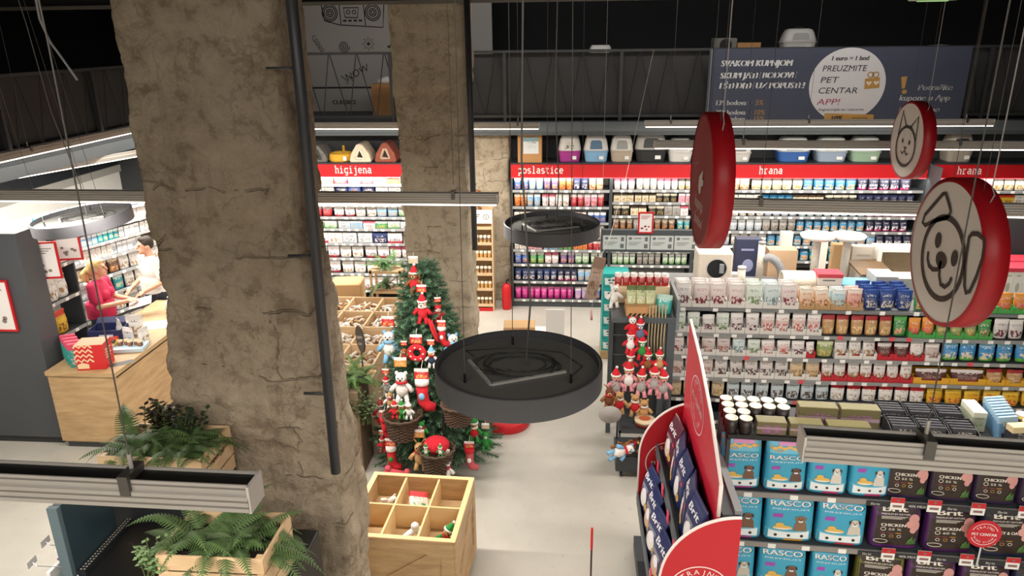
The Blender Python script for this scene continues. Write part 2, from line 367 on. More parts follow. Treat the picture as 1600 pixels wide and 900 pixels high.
# white upstairs wall with the black line drawings
def art_wall():
    m = MB(); m.box(-5.0, -1.35, 13.0, 13.1, 3.12, 5.6, 0)
    t3 = lambda u, v, d: (u, 13.0 - d, v)
    K = 1
    # portable stereo
    stroke(m, [(-4.24, 4.9), (-4.2, 4.62), (-3.95, 4.55), (-3.2, 4.5), (-3.16, 4.86), (-3.2, 4.98)], .018, t3, K)
    for cx in (-4.1, -3.36):
        for r in (.13, .1, .06, .03): stroke(m, ring(cx, 4.74, r), .018, t3, K, True)
    stroke(m, [(-3.93, 4.95), (-3.92, 4.56)], .016, t3, K); stroke(m, [(-3.51, 4.95), (-3.5, 4.53)], .016, t3, K)
    stroke(m, [(-3.86, 4.82), (-3.6, 4.82), (-3.63, 4.66), (-3.84, 4.67)], .02, t3, K, True)
    for cx in (-3.78, -3.68): stroke(m, ring(cx, 4.75, .03), .014, t3, K, True)
    for i in range(4): fill(m, [(-3.88 + i * .09, 4.6), (-3.82 + i * .09, 4.6), (-3.82 + i * .09, 4.63), (-3.88 + i * .09, 4.63)], t3, K)
    # curls, spiral, star, note
    stroke(m, [(-4.42 + .16 * i / 60 + .035 * cos(i * .52), 4.36 - .26 * i / 60 + .035 * sin(i * .52)) for i in range(61)], .01, t3, K)
    stroke(m, [(-3.9 + (.005 + .0016 * i) * cos(i * .33), 4.2 + (.005 + .0016 * i) * sin(i * .33)) for i in range(58)], .014, t3, K)
    st = [(-3.47 + (.115 if i % 2 == 0 else .06) * cos(i * pi / 8), 4.24 + (.115 if i % 2 == 0 else .06) * sin(i * pi / 8)) for i in range(16)]
    stroke(m, st, .012, t3, K, True)
    fill(m, [(-3.47 + (.045 if i % 2 == 0 else .02) * cos(i * pi / 5), 4.24 + (.045 if i % 2 == 0 else .02) * sin(i * pi / 5)) for i in range(10)], t3, K)
    stroke(m, [(-3.1, 4.19), (-3.07, 4.31), (-2.99, 4.3), (-3.02, 4.16)], .014, t3, K); fill(m, ring(-3.12, 4.19, .028, .02), t3, K); fill(m, ring(-3.045, 4.155, .028, .02), t3, K)
    text(m, 'NOW', -3.68, 3.72, .17, t3, K, rot=R(24), shear=.1); stroke(m, [(-4.0, 3.72), (-3.92, 3.66), (-3.9, 3.58), (-3.85, 3.7), (-3.78, 3.62)], .015, t3, K)
    text(m, 'CLASSICS', -3.98, 3.24, .1, t3, K, bold=.004)
    stroke(m, [(-4.6, 3.52), (-3.2, 3.52)], .03, t3, K)
    struct('wall_upper_art', m, [mat('#a9a6a2', 0.8), mat('#141414', 0.7)], 'white upstairs wall with black line drawings of a stereo, spiral and star')
art_wall()

# stone pillars
def pillar(name, label, cx, cy, wx, wy, z0, z1, seed, step, amp, lean=0.0, mt=None, flare=0.0, zb=3.35):
    m = MB(); nx, ny, nz = int(wx / step), int(wy / step), int((z1 - z0) / step)
    per = []
    for i in range(nx): per.append((-wx / 2 + wx * i / nx, -wy / 2))
    for i in range(ny): per.append((wx / 2, -wy / 2 + wy * i / ny))
    for i in range(nx): per.append((wx / 2 - wx * i / nx, wy / 2))
    for i in range(ny): per.append((-wx / 2, wy / 2 - wy * i / ny))
    rings = []
    for k in range(nz + 1):
        z = z0 + (z1 - z0) * k / nz; rg = []
        rough = 0.45 + 0.55 * (1 - min(1, max(0, (z - 2.9) / 0.8)))     # smoother render on top, ragged stone below
        fl = 1 + flare * min(1.1, max(0, (3.4 - z)) / 1.8)
        for (x, y) in per:
            ax = 1 - 0.05 * max(0, (abs(x) / (wx / 2) + abs(y) / (wy / 2) - 1.72) / 0.28)
            p = Vector((x * ax * fl, y * ax, z)); d = Vector((x / wx, y / wy, 0)).normalized()
            q = p + Vector((seed * 7.3, seed * 3.1, 0))
            bl = noise.noise(Vector((q.x * 1.7, q.y * 1.7, q.z * 2.3)))
            a = noise.fractal(q * 3.0, 1.0, 2.0, 5) * 0.5 + bl * 0.6
            c = noise.cell(Vector((q.x * 2.2 + bl, q.y * 2.2, q.z * 2.6 + bl * .8))) - 0.5
            off = amp * rough * (a * 1.0 + c * 0.35) + rough * (0.02 * noise.fractal(q * 7, 1.0, 2.0, 4) + 0.012 * abs(noise.noise(Vector((q.x * 9, q.y * 9, q.z * 16))))) + 0.005 * noise.noise(q * 33)
            off += .03 * min(1, max(0, (z - zb - .12 * noise.noise(q * 3.1) - .1 * p.x) / .035))
            p += d * off + Vector((lean * (z - z0), 0, 0))
            rg.append((cx + p.x, cy + p.y, p.z))
        rings.append(rg)
    m.loft(rings); o = struct(name, m, mt or STONE, label, True); o['label'] = label; return o
pillar('stone_pillar', 'massive rough stone pillar in front with a dark pipe on its corner', -1.95, 4.12, 0.84, 0.47, 0, 5.6, 1, 0.02, 0.042, 0, STONE, 0.3, 3.38)
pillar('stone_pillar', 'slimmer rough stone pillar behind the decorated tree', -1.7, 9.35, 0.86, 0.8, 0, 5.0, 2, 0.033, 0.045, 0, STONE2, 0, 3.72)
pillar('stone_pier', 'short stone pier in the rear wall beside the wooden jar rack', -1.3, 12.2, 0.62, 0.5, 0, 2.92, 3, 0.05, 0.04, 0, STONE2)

# pipes on the pillars
m = MB().tube([(-1.386, 3.8, 5.58), (-1.386, 3.8, 4.0), (-1.41, 3.8, 1.83)], 0.03, 14)
for zz in (2.35, 3.2, 4.2): m.box(-1.56, -1.4, 3.81, 3.825, zz, zz + .012)
tag(m.obj('conduit_pipe', mat('#3b3c40', 0.4), None, True), 'long dark grey pipe hanging down the front pillar corner', 'pipe')
m = MB().tube([(-1.2, 8.86, 5.0), (-1.19, 8.86, 1.8)], 0.035, 12); m.box(-1.215, -1.165, 8.86, 9.0, 2.6, 2.62); m.box(-1.215, -1.165, 8.86, 9.0, 3.8, 3.82)
tag(m.obj('conduit_pipe', mat('#3b3c40', 0.4), None, True), 'dark grey pipe on the slimmer pillar behind the tree', 'pipe')

# railings with zig-zag bars
def railing(name, label, p0, p1, z0, z1, gap=None, panel=True, pitch=0.42):
    p0, p1 = Vector(p0), Vector(p1); d = (p1 - p0); L = d.length; d.normalize()
    rt = thing(name, label, 'railing', (p0.x, p0.y, z0), math.atan2(d.y, d.x)); h = z1 - z0
    mm = mat('#3a3c3e', 0.5)
    MB().box(0, L, -.025, .025, h - .04, h).obj('handrail', mm, rt, bevel=.005)
    MB().box(0, L, -.02, .02, .05, .09).obj('bottom_rail', mm, rt)
    x = 0; i = 0
    while x <= L + .01:
        MB().box(x - .025, x + .025, -.03, .03, -.1, h - .04).obj('post', mm, rt); x += L / max(1, round(L / 1.75)); i += 1
    b = MB(); k = 0
    x = 0
    while x + pitch <= L:
        b.tube([(x, 0, h - .04), (x + pitch * .5, 0, .09)], .008, 5); b.tube([(x + pitch * .58, 0, .09), (x + pitch * .95, 0, h - .04)], .008, 5); x += pitch
    b.obj('zigzag_bars', mat('#2a2b2d', 0.5), rt)
    if panel:
        q = MB()
        for a, c in (panel if isinstance(panel, list) else [(0, L)]): q.box(a, c, .06, .075, .04, h - .05)
        q.obj('backing_panel', mat('#3a3a3b', 0.75), rt)
railing('mezzanine_railing', 'dark zig-zag bar railing along the rear mezzanine', (-6.15, 11.33), (9.3, 11.33), 3.12, 4.14, panel=[(0, 1.5), (3.8, 15.4)])
railing('mezzanine_railing', 'dark zig-zag bar railing along the left mezzanine', (-6.25, 1.0), (-6.25, 11.2), 3.12, 4.02, panel=True)

# ---------------------------------------------------------------- linear lamps
DIFF = mat('#fff4e6', 0.5, emit=6.0)
def lamp(name, label, x0, y0, x1, y1, z=3.2, watts=LAMP_W, wires=(), top=5.55, gw=0.085, light=True, drop=.008):
    L = math.hypot(x1 - x0, y1 - y0); rt = thing(name, label, 'lamp', ((x0 + x1) / 2, (y0 + y1) / 2, z), math.atan2(y1 - y0, x1 - x0), 'linear pendant lamps')
    h = L / 2; w = gw / 2
    b = MB(); prof = [(-w * .8, .042), (-w * .8, .012), (-w, .010), (-w, -.036), (-w * .9, -.04), (w * .9, -.04), (w, -.036), (w, .010), (w * .8, .012), (w * .8, .042), (w * .7, .042), (w * .7, .03), (-w * .7, .03), (-w * .7, .042)]
    b.loft([[(-h, y, zz) for y, zz in prof], [(h, y, zz) for y, zz in prof]]); b.obj('housing', ALU, rt)
    b = MB()
    for yy, zz in ((-w * .8 - .0015, .03), (-w - .0012, -.004), (-w - .0012, -.022)): b.box(-h + .002, h - .002, yy, yy + .002, zz - .0022, zz + .0022)
    b.obj('groove', mat('#8b867f', .5), rt)
    MB().box(-h + .003, h - .003, -w * .68, w * .68, .028, .034).obj('top_channel', BLACK, rt)
    for s in (-1, 1): MB().box(s * h - .004, s * h + .004, -w, w, -.04, .042).obj('end_cap', ALU_L, rt, bevel=.002)
    MB().box(-h + .01, h - .01, -w * (.97 if drop > .005 else .8), w * (.97 if drop > .005 else .8), -.04 - drop, -.04).obj('diffuser', DIFF, rt)
    for xx in wires:
        MB().box(xx - .014, xx + .014, -w - .004, w * .8, .0, .058).obj('clip', mat('#6b6965', .4, .6), rt)
        MB().tube([(xx, 0, .05), (xx, 0, .1)], .006, 6).obj('ferrule', ALU, rt)
        MB().tube([(xx, 0, .1), (xx + .004, .01, (top - z) * .5), (xx, 0, top - z)], .0022, 5).obj('suspension_wire', mat('#66635f', .5, .3), rt)
    if light:
        ld = bpy.data.lights.new('tube_light', 'AREA'); ld.shape = 'RECTANGLE'; ld.size = L * .98; ld.size_y = .07; ld.energy = watts * L; ld.color = (1.0, .93, .84)
        lo = bpy.data.objects.new('tube_light', ld); COL.objects.link(lo); lo.parent = rt; lo.location = (0, 0, -.052)
    return rt
lamp('linear_lamp', 'large silver linear lamp low on the left, nearest above the fern crates', -3.4, 1.665, -.826, 1.618, z=3.208, drop=.002, wires=(.95,), top=5.5)
lamp('linear_lamp', 'large silver linear lamp over the pet food bags at lower right', .686, 1.955, 3.3, 1.735, z=3.208, watts=36, drop=.002, wires=(-.98, .9), top=5.5)
lamp('linear_lamp', 'long silver lamp passing behind the front pillar at mid height', -6.0, 5.46, -.54, 5.38, watts=38, wires=(-1.4, 2.4))
lamp('linear_lamp', 'long silver lamp passing behind the dog face sign', .849, 5.235, 4.6, 4.98, wires=(-1.4, 1.2))
lamp('linear_lamp', 'thin silver lamp in front of the higijena shelves, right end by brown carton', -4.9, 10.16, -.43, 10.04, watts=42, wires=(-1.2, 1.95))
lamp('linear_lamp', 'thin silver lamp just below the loyalty points banner', .99, 10.22, 5.47, 10.22, wires=(-1.9, -.1, 1.9))
lamp('linear_lamp', 'thin silver lamp crossing behind the cat face sign', .908, 8.254, 5.6, 8.08, wires=(-1.4, .8))
lamp('linear_lamp', 'silver lamp running along the left mezzanine edge', -5.98, 6.9, -5.98, 11.0, watts=3, wires=(-1.2, 1.2))
# lamp below the left mezzanine: a fitting hidden by its edge from here
lamp('linear_lamp', 'lamp mounted below the left mezzanine over the checkout shelves', -6.9, 7.2, -5.6, 11.2, 2.86, 42, gw=.06)
lamp('linear_lamp', 'unseen lamp added as fill below the viewing gallery', -4.5, -.5, 4.5, -.5, 2.65, 13, top=2.74)  # added out of view to light the bounce wall and forward faces
# ---------------------------------------------------------------- hanging signs
def at(px, py, Y):
    """the point at real depth Y seen at a photograph pixel (used to measure where things stand)"""
    d = cam.matrix_world.to_3x3() @ Vector((px - 800, 450 - py, -1150)); t = Y / d.y
    return Vector((0, 0, CAM_H)) + d * t
def atz(px, py, z):
    d = cam.matrix_world.to_3x3() @ Vector((px - 800, 450 - py, -1150)); t = (z - CAM_H) / d.z
    return Vector((0, 0, CAM_H)) + d * t
def disc(label, x, y, z, rot=(0, 0, 0), r=.36, spin=0):
    rt = thing('round_lamp', label, 'sign', (x, y, z), 0, 'round discs hung flat', rot)
    b = MB().lathe([(r - .004, -.058), (r, -.055), (r, .04), (r - .004, .044), (r - .01, .044), (r - .014, .04), (r - .014, .006), (0.001, .006)], n=96)
    b.obj('shell', mat('#46464a', .5), rt)
    MB().lathe([(r - .016, .007), (r - .016, .0105), (.001, .0105)], n=96).obj('brightened_top', mat('#7b7b78', .55), rt)  # lighter grey than the shell to make up for weak light from above
    MB().lathe([(r - .006, -.0585), (.001, -.0585)], n=48).obj('red_underside', RED, rt)
    s = MB(); a = spin
    def bar(p, q): 
        p, q = Vector(p), Vector(q); n = Vector((-(q - p).y, (q - p).x)).normalized() * .007
        s.add([(p.x - n.x, p.y - n.y, .011), (q.x - n.x, q.y - n.y, .011), (q.x + n.x, q.y + n.y, .011), (p.x + n.x, p.y + n.y, .011), (p.x - n.x, p.y - n.y, .02), (q.x - n.x, q.y - n.y, .02), (q.x + n.x, q.y + n.y, .02), (p.x + n.x, p.y + n.y, .02)], [(4, 5, 6, 7), (0, 1, 5, 4), (1, 2, 6, 5), (2, 3, 7, 6), (3, 0, 4, 7)])
    bar((-.22, .06), (-.1, -.17)); bar((-.1, -.17), (.2, -.03)); s.obj('mounting_bar', mat('#c2c1bc', .5), rt)
    c = MB(); rr = random.Random(int(x * 100))
    for k in range(3):
        ph = rr.random() * 6; pts = []
        for i in range(60):
            t = i / 59 * 2 * pi * 2.1; q = .15 + .05 * sin(t * .7 + ph) + .015 * k
            pts.append((.02 + q * cos(t + ph) * .95, .03 + q * .62 * sin(t + ph), .016 + .004 * (i % 3 == 0)))
        c.tube(pts, .002, 5)
    pts = [(-.2, .1, .016), (-.25, .16, .016), (-.05, .2, .018), (.18, .16, .018), (.27, .02, .016), (.22, -.09, .016)]; c.tube(pts, .002, 5)
    c.obj('loose_cable', mat('#3d3d3c', .5), rt, True)
    for i, an in enumerate((100, 215, 330)):
        p = (r * .72 * cos(R(an)), r * .72 * sin(R(an)))
        MB().tube([(p[0], p[1], .01), (p[0], p[1], .05)], .006, 6).obj('wire_grip', BLACK, rt)
        MB().tube([(p[0], p[1], .05), (p[0] * .9, p[1] * .9, 5.55 - z)], .0018, 5).obj('suspension_wire', mat('#66635f', .5, .3), rt)
    MB().tube([(.03, .02, .02), (.05, .04, .3), (.02, .0, .9), (.03, .03, 1.6), (.02, .02, 5.55 - z)], .0042, 6).obj('power_cord', mat('#6d6b68', .5), rt, True)
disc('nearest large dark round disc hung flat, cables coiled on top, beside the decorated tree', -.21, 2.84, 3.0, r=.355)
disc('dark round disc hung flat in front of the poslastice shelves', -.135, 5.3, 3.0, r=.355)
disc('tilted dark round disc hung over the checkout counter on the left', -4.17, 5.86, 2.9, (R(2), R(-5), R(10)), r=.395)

SIGN_T = .11
def round_sign(label, x, y, z, art, facec='#ece7e0', r=.36, tilt=0):
    rt = thing('round_sign', label, 'sign', (x, y, z), 0, 'round signs hung upright', (0, 0, R(tilt)))
    MB().lathe([(r * .94, .0), (r, .004), (r, SIGN_T - .004), (r * .97, SIGN_T), (.001, SIGN_T)], n=64, axis='x', cap=False).obj('rim', REDD, rt, True)
    b = MB().lathe([(r * .95, .003), (.001, .002)], n=64, axis='x', cap=False); b.obj('face_panel', mat(facec, .6), rt)
    t3 = lambda u, v, d: (-d + .001, -u * r, v * r)
    a = MB(); art(a, t3, r); a.obj('drawing', mat('#3f352e' if facec != '#9c1820' else '#e8dcd8', .6), rt)
    for dy in (-.14, .14):
        MB().tube([(SIGN_T / 2, dy, math.sqrt(r * r - dy * dy) - .01), (SIGN_T / 2, dy, 5.55 - z)], .0016, 5).obj('suspension_wire', mat('#66635f', .5, .3), rt)
    MB().tube([(SIGN_T / 2, -.2, .28), (SIGN_T / 2, -.23, .33), (SIGN_T / 2, -.2, .36), (SIGN_T / 2, -.2, 5.55 - z)], .003, 5).obj('power_cord', mat('#b0adaa', .5), rt)
def dog_art(m, t, r):
    w = .062
    stroke(m, [(-.21, .76), (-.05, .62), (0, .56), (-.03, .5), (-.08, .46), (-.4, .34), (-.62, .22), (-.71, .24), (-.68, .36), (-.45, .58), (-.28, .74)], w, t, 0, True)
    stroke(m, arc(-.01, -.08, .56, .55, 0, 360, 40)[:-1], w * 1.25, t, 0, True)
    for u, v in ((-.19, .12), (.3, .01)): fill(m, ring(u, v, .085, .11, 20), t, 0)
    fill(m, ring(-.02, -.11, .15, .115, 20), t, 0)
    stroke(m, [(-.4, -.1), (-.39, -.2), (-.32, -.28), (-.2, -.3), (-.07, -.26), (-.02, -.2), (-.02, -.12)], w, t); stroke(m, [(-.02, -.2), (0, -.32), (.08, -.42), (.2, -.42), (.29, -.34), (.32, -.25)], w, t)
    stroke(m, [(.55, .36), (.6, .42), (.72, .45), (.9, .42), (.93, .2), (.88, -.05), (.8, -.27), (.72, -.32), (.66, -.25), (.58, .0), (.56, .2)], w, t, 0, True)
def cat_art(m, t, r):
    w = .06
    stroke(m, arc(0, -.15, .55, .5, 0, 360, 40)[:-1], w * 1.3, t, 0, True)
    stroke(m, [(-.52, .08), (-.42, .72), (-.12, .33)], w, t); stroke(m, [(.12, .34), (.5, .66), (.53, .05)], w, t)
    for u in (-.2, .2): fill(m, ring(u, -.03, .05, .06, 14), t, 0)
    fill(m, [(-.09, -.16), (.09, -.16), (0, -.26)], t, 0)
    stroke(m, [(-.22, -.3), (-.12, -.36), (0, -.26), (.12, -.36), (.22, -.3)], w * .8, t)
def hand_art(m, t, r):
    fill(m, [(-.1, .05), (.2, .2), (.16, .05), (.28, .06), (.26, -.02), (.12, -.06), (.1, -.16), (-.02, -.2), (-.12, -.1)], t, 0)
    text(m, 'kupnja', .0, -.42, .26, t, 0, shear=.25); text(m, 'bodovi', .05, -.66, .24, t, 0, shear=.25)
round_sign('round white sign with a line drawing of a dog face and red rim', 1.80, 3.57, 3.33, dog_art)
round_sign('round white sign with a line drawing of a cat face and red rim', 3.13, 7.24, 3.37, cat_art)
round_sign('round dark red sign with a white hand symbol, seen almost edge on', .69, 3.97, 3.6, hand_art, '#9c1820')

# loyalty banner on the mezzanine railing
def banner():
    rt = thing('loyalty_banner', 'large dark blue-grey loyalty points banner with white lettering on the rear railing', 'banner', (3.72, 11.08, 3.13))
    MB().box(-1.75, 1.75, -.02, .02, 0, 1.0).obj('board', mat('#4a5064', .55), rt)
    MB().box(-1.77, -1.74, -.02, .12, 0, 1.0).obj('side_return', mat('#7c8087', .55), rt)
    t = lambda u, v, d: (u, -.021 - d, v)
    g, k, p = MB(), MB(), MB()
    def wl(*a, **kw): m_ = MB(); text(m_, *a, **kw); m_.obj('white_lettering', mat('#f2f2f2', .5), rt)
    for s, v in (('SVAKOM KUPNJOM', .765), ('SKUPLJATE BODOVE', .6), ('I ŠTEDITE UZ POPUSTE!', .46)):
        wl(s, -1.62, v, .115, t, align='l', width={0.765: .98, .6: 1.05, .46: 1.18}[v], shear=.15, bold=.006)
    for a, b, v in (('135 bodova = ', '5%', .23), ('200 bodova = ', '10%', .095), ('265 bodova = ', '15%', -.03)):
        if v < 0: v = .005
        wl(a, -1.65, v, .1, t, align='l', width=.5, shear=.1, bold=.003); text(g, b, -1.1, v, .1, t, align='l', shear=.1)
    d = MB(); fill(d, ring(.14, .5, .52, .5, 56), t); d.obj('white_disc', mat('#e9e7ea', .6), rt)
    t2 = lambda u, v, d: (u, -.024 - d, v)
    text(k, '1 euro = 1 bod', .14, .83, .085, t2, width=.5, shear=.15, bold=.003)
    for s, v, x, wd in (('PREUZMITE', .685, -.22, .6), ('PET', .53, -.23, .25), ('CENTAR', .385, -.24, .53)): text(k, s, x, v, .115, t2, align='l', width=wd, shear=.15)
    text(p, 'APP!', -.25, .23, .115, t2, align='l', width=.32, shear=.15); text(k, 'Registrirajte se i ostvarite', .1, .145, .05, t2, width=.62, shear=.1)
    fill(g, [(-.12, 0.0), (.56, 0.0), (.56, .09), (-.12, .11)], t2); text(k, '10%', .06, .005, .1, lambda u, v, d: (u, -.027 - d, v), bold=.005); text(k, 'POPUSTA', .38, .02, .05, lambda u, v, d: (u, -.027 - d, v))
    # gift box
    fill(g, [(.38, .44), (.58, .46), (.57, .6), (.37, .58)], t2); 
    for cx in (.44, .51): stroke(g, ring(cx, .635, .04, .035, 14), .014, t2, None, True)
    hw = MB()
    for cx, cy in ((.43, .52), (.53, .525)): fill(hw, [(cx, cy - .035), (cx + .04, cy + .01), (cx + .02, cy + .03), (cx, cy + .012), (cx - .02, cy + .03), (cx - .04, cy + .01)], lambda u, v, d: (u, -.027 - d, v))
    fill(g, [(.86, .6), (.94, .61), (.93, .45), (.89, .44)], t); fill(g, ring(.93, .4, .035, .03, 14), t)
    for s, v, x in (('Potražite', .42, 1.32), ('kupone u App', .28, 1.2), ('i uštedite atne', .12, 1.15)):
        wl(s if v > .2 else 'i besplatne', x + .02, v, .11, t, width={.42: .46, .28: .68, .12: .55}[v], shear=.15, bold=.003)
    g.obj('gold_print', mat('#c99a52', .5), rt); k.obj('dark_lettering', mat('#33343c', .5), rt)
    p.obj('pink_lettering', mat('#b3406f', .5), rt); hw.obj('heart_print', mat('#efe9dd', .5), rt)
banner()

# ---------------------------------------------------------------- plants
LEAF = mat('#4d6638', .6, vary=.45, vscale=9); LEAF_D = mat('#26361f', .75, vary=.4, vscale=9); LEAF_P = mat('#7d9a66', .55, vary=.3, vscale=9); STEM = mat('#4c5a2c', .6)
def frond(m, base, az, L, rise, droop, w=.05, n=20):
    d = Vector((cos(az), sin(az), 0)); s = Vector((-sin(az), cos(az), 0)); pts = []
    for i in range(n + 1):
        t = i / n; pts.append(Vector(base) + d * (L * t * (.55 + .45 * (1 - abs(rise) * .4))) + Vector((0, 0, L * (rise * t - droop * t * t))))
    for i in range(1, n):
        t = i / n; ww = w * (math.sin(pi * min(1, .12 + t * .9)) ** .6) * (1.05 - .6 * t); tan = (pts[i + 1] - pts[i - 1]).normalized(); hw = L / n * .42
        for sg in (-1, 1):
            tip = pts[i] + s * sg * ww + tan * ww * .35 + Vector((0, 0, -ww * .25)); up = Vector((0, 0, .004))
            m.add([pts[i] - tan * hw, pts[i] + tan * hw, tip + tan * hw * .35, tip - tan * hw * .3], [(0, 1, 2, 3)])
    m.add([pts[i] + s * k for i in range(n + 1) for k in (-.0025, .0025)], [(2 * i, 2 * i + 1, 2 * i + 3, 2 * i + 2) for i in range(n)])
def fern(label, x, y, z, n, L, seed, spread=(.18, .1), mt=None, az=(0, 2 * pi), rise=.75):
    rr = random.Random(seed); rt = thing('fern', label, 'plant', (x, y, z)); m = MB()
    for i in range(n):
        a = az[0] + (az[1] - az[0]) * (i + rr.random()) / n; l = L * (.6 + .5 * rr.random())
        frond(m, (spread[0] * (rr.random() * 2 - 1), spread[1] * (rr.random() * 2 - 1), 0), a, l, rise * (.5 + .9 * rr.random()), .45 + .5 * rr.random(), .045 + .015 * rr.random())
    m.obj('fronds', mt or LEAF, rt); c = MB()
    for i in range(6): c.tube([(rr.uniform(-spread[0], spread[0]) * .6, rr.uniform(-spread[1], spread[1]) * .6, -.08), (0, 0, .03)], .006, 5)
    c.obj('crown', STEM, rt); return rt
def bushy(label, x, y, z, n, size, seed, mt, leaf=.035, name='leafy_plant'):
    rr = random.Random(seed); rt = thing(name, label, 'plant', (x, y, z)); m = MB(); st = MB()
    for i in range(n):
        a = rr.random() * 2 * pi; p0 = Vector((rr.uniform(-1, 1) * size[0] * .5, rr.uniform(-1, 1) * size[1] * .5, -.05)); p1 = Vector((cos(a) * size[0] * rr.uniform(.2, 1), sin(a) * size[1] * rr.uniform(.2, 1), size[2] * rr.uniform(.5, 1)))
        st.tube([p0, (p0 + p1) / 2 + Vector((0, 0, size[2] * .15)), p1], .0025, 4)
        for j in range(7):
            t = .3 + .7 * j / 6; q = p0.lerp(p1, t) + Vector((0, 0, size[2] * .3 * t * (1 - t))); b = rr.random() * 6.28; dv = Vector((cos(b), sin(b), rr.uniform(-.2, .5))).normalized(); sv = dv.cross(Vector((0, 0, 1))).normalized() * leaf * .38
            m.add([q, q + dv * leaf * .5 + sv, q + dv * leaf, q + dv * leaf * .5 - sv], [(0, 1, 2, 3)])
    m.obj('leaves', mt, rt); st.obj('stems', STEM, rt); return rt
def crate(label, x, y, z, w, d, h, rz=0, word=None):
    rt = thing('wooden_crate', label, 'crate', (x, y, z), rz, 'slatted planter crates')
    ns = 3; sh = h / ns * .86
    for k in range(ns):
        z0 = h - (k + 1) * h / ns + h / ns * .07
        for a in ((0, w, 0, .012), (0, w, d - .012, d), (-.001, .011, .013, d - .013), (w - .011, w + .001, .013, d - .013)):
            MB().box(a[0], a[1], a[2], a[3], z0, z0 + sh).obj('slat', PINE, rt, bevel=.002)
    for px in (.012, w - .042):
        for py in (.013, d - .043): MB().box(px, px + .03, py, py + .03, 0, h - .01).obj('corner_post', PINE, rt)
    MB().box(.012, w - .012, .013, d - .013, .01, .02).obj('bottom_board', PINE, rt)
    MB().box(.015, w - .015, .016, d - .016, .02, h * .72).obj('soil', mat('#2c241b', .95, bump=.5), rt)
    if word:
        b = MB(); text(b, word, d * .5, h * .62, .045, lambda u, v, dd: (w + .0015 + dd, u, v), width=.16, bold=.002); b.obj('stencil', mat('#6a4a2c', .7), rt)
    return rt
CZ = 1.7
m = MB(); m.box(-2.545, -1.4, 2.3, 3.42, .0, CZ); tag(fixn(m.obj('display_cabinet', mat('#141516', .5), bevel=.008)), 'black display cabinet carrying the lower fern crate', 'cabinet')
m = MB(); m.box(-2.78, -2.06, 3.44, 3.84, 0, CZ + .13); tag(fixn(m.obj('display_cabinet', mat('#1d2023', .5), bevel=.008)), 'dark cabinet carrying the upper fern crate beside the pillar', 'cabinet')
rt = thing('teal_divider', 'dark teal board standing on the black cabinet edge, price hooks on its left', 'panel', (-2.575, 2.97, CZ))
MB().box(-.02, .025, .0, .37, 0, .43).obj('board', mat('#2d4048', .4), rt, bevel=.002)
MB().box(-.03, .025, -.03, .0, -.9, .43).obj('edge_post', mat('#5a6c72', .4), rt, bevel=.002)
b = MB().box(.03, .075, .0, .44, .0, .03); b.obj('perforated_rail', mat('#1c2225', .5), rt)
b = MB()
for i in range(22):
    for j in range(2): b.lathe([(.005, 0), (.005, .0006)], (.043 + j * .018, .015 + i * .02, .0302), 8)
b.obj('perforations', mat('#b9b2a4', .6), rt)
for i, (yy, zz) in enumerate(((.08, -.02), (.2, .02), (.34, .06))):
    q = MB(); q.tube([(-.02, yy, zz), (-.26, yy, zz), (-.28, yy, zz + .02)], .003, 6); q.obj('hook', mat('#b9bcc0', .3, .8), rt)
    MB().box(-.3, -.297, yy - .02, yy + .05, zz - .01, zz + .03).obj('price_label', mat('#d7d5d2', .5), rt)
for i, (c1, lb) in enumerate((('#cfe3e2', 'pale blue flat pack on the nearest price hook at the lower left'), ('#7a3f93', 'purple and white flat pack on the second price hook'), ('#6b4632', 'brown flat pack on the farthest price hook at the lower left'))):
    q = MB().box(-.011, .011, -.05, .05, -.2, .0); place('hanging_pack', q.mesh('hanging_pack', pk(c1, '#f0efec', None, '#444444')), lb, 'pack', (-2.74 - .03 * i, 3.05 + .13 * i, CZ - .02 + .04 * i), group='packs on the price hooks')

crate('upper slatted fern crate, left of the front pillar', -2.66, 3.44, CZ + .13, .61, .38, .3, 0, 'NATURE')
crate('lower slatted fern crate, in front of the pillar base', -1.98, 2.8, CZ, .535, .37, .3)
fern('long green fern at the left end of the upper crate', -2.5, 3.57, 2.1, 30, .36, 3, (.14, .1))
fern('broad green fern in the middle of the upper crate', -2.34, 3.56, 2.1, 28, .34, 5, (.14, .1))
fern('drooping green fern at the pillar side of the upper crate', -2.16, 3.57, 2.1, 22, .32, 8, (.06, .1), az=(-2, 1.4))
bushy('dark red-leaved plant at the back of the upper crate', -2.42, 3.7, 2.13, 34, (.17, .08, .2), 4, mat('#241712', .85, spec=.1, vary=.3), .04)
bushy('dark green leafy plant at the back right of the upper crate', -2.24, 3.7, 2.12, 30, (.14, .07, .17), 14, LEAF_D, .04)
bushy('trailing dark sprig hanging over the upper crate front', -2.3, 3.44, 2.02, 12, (.1, .04, .05), 6, mat('#2a2a1c', .5), .028)
fern('bright green fern at the left of the lower crate', -1.84, 2.96, 1.96, 30, .36, 11, (.1, .1))
fern('bright green fern at the right end of the lower crate', -1.6, 3.0, 1.96, 30, .32, 12, (.1, .1))
fern('fern spilling over the right slats of the lower crate', -1.47, 2.98, 1.93, 9, .26, 15, (.01, .1), az=(-.8, .8), rise=.3)
bushy('pale grey-green trailing plant at the left corner of the lower crate', -2.0, 2.86, 1.9, 40, (.12, .12, .1), 9, LEAF_P, .03)
fern('grassy fern on the low box between the front pillar and the tree', -2.22, 6.75, .98, 40, .42, 21, (.12, .1), mat('#4d6a33', .5, vary=.3))
bushy('trailing mixed plant hanging below the grassy fern near the tree', -2.12, 6.62, .62, 70, (.22, .15, .3), 22, mat('#5d6f4a', .5, vary=.3), .04)
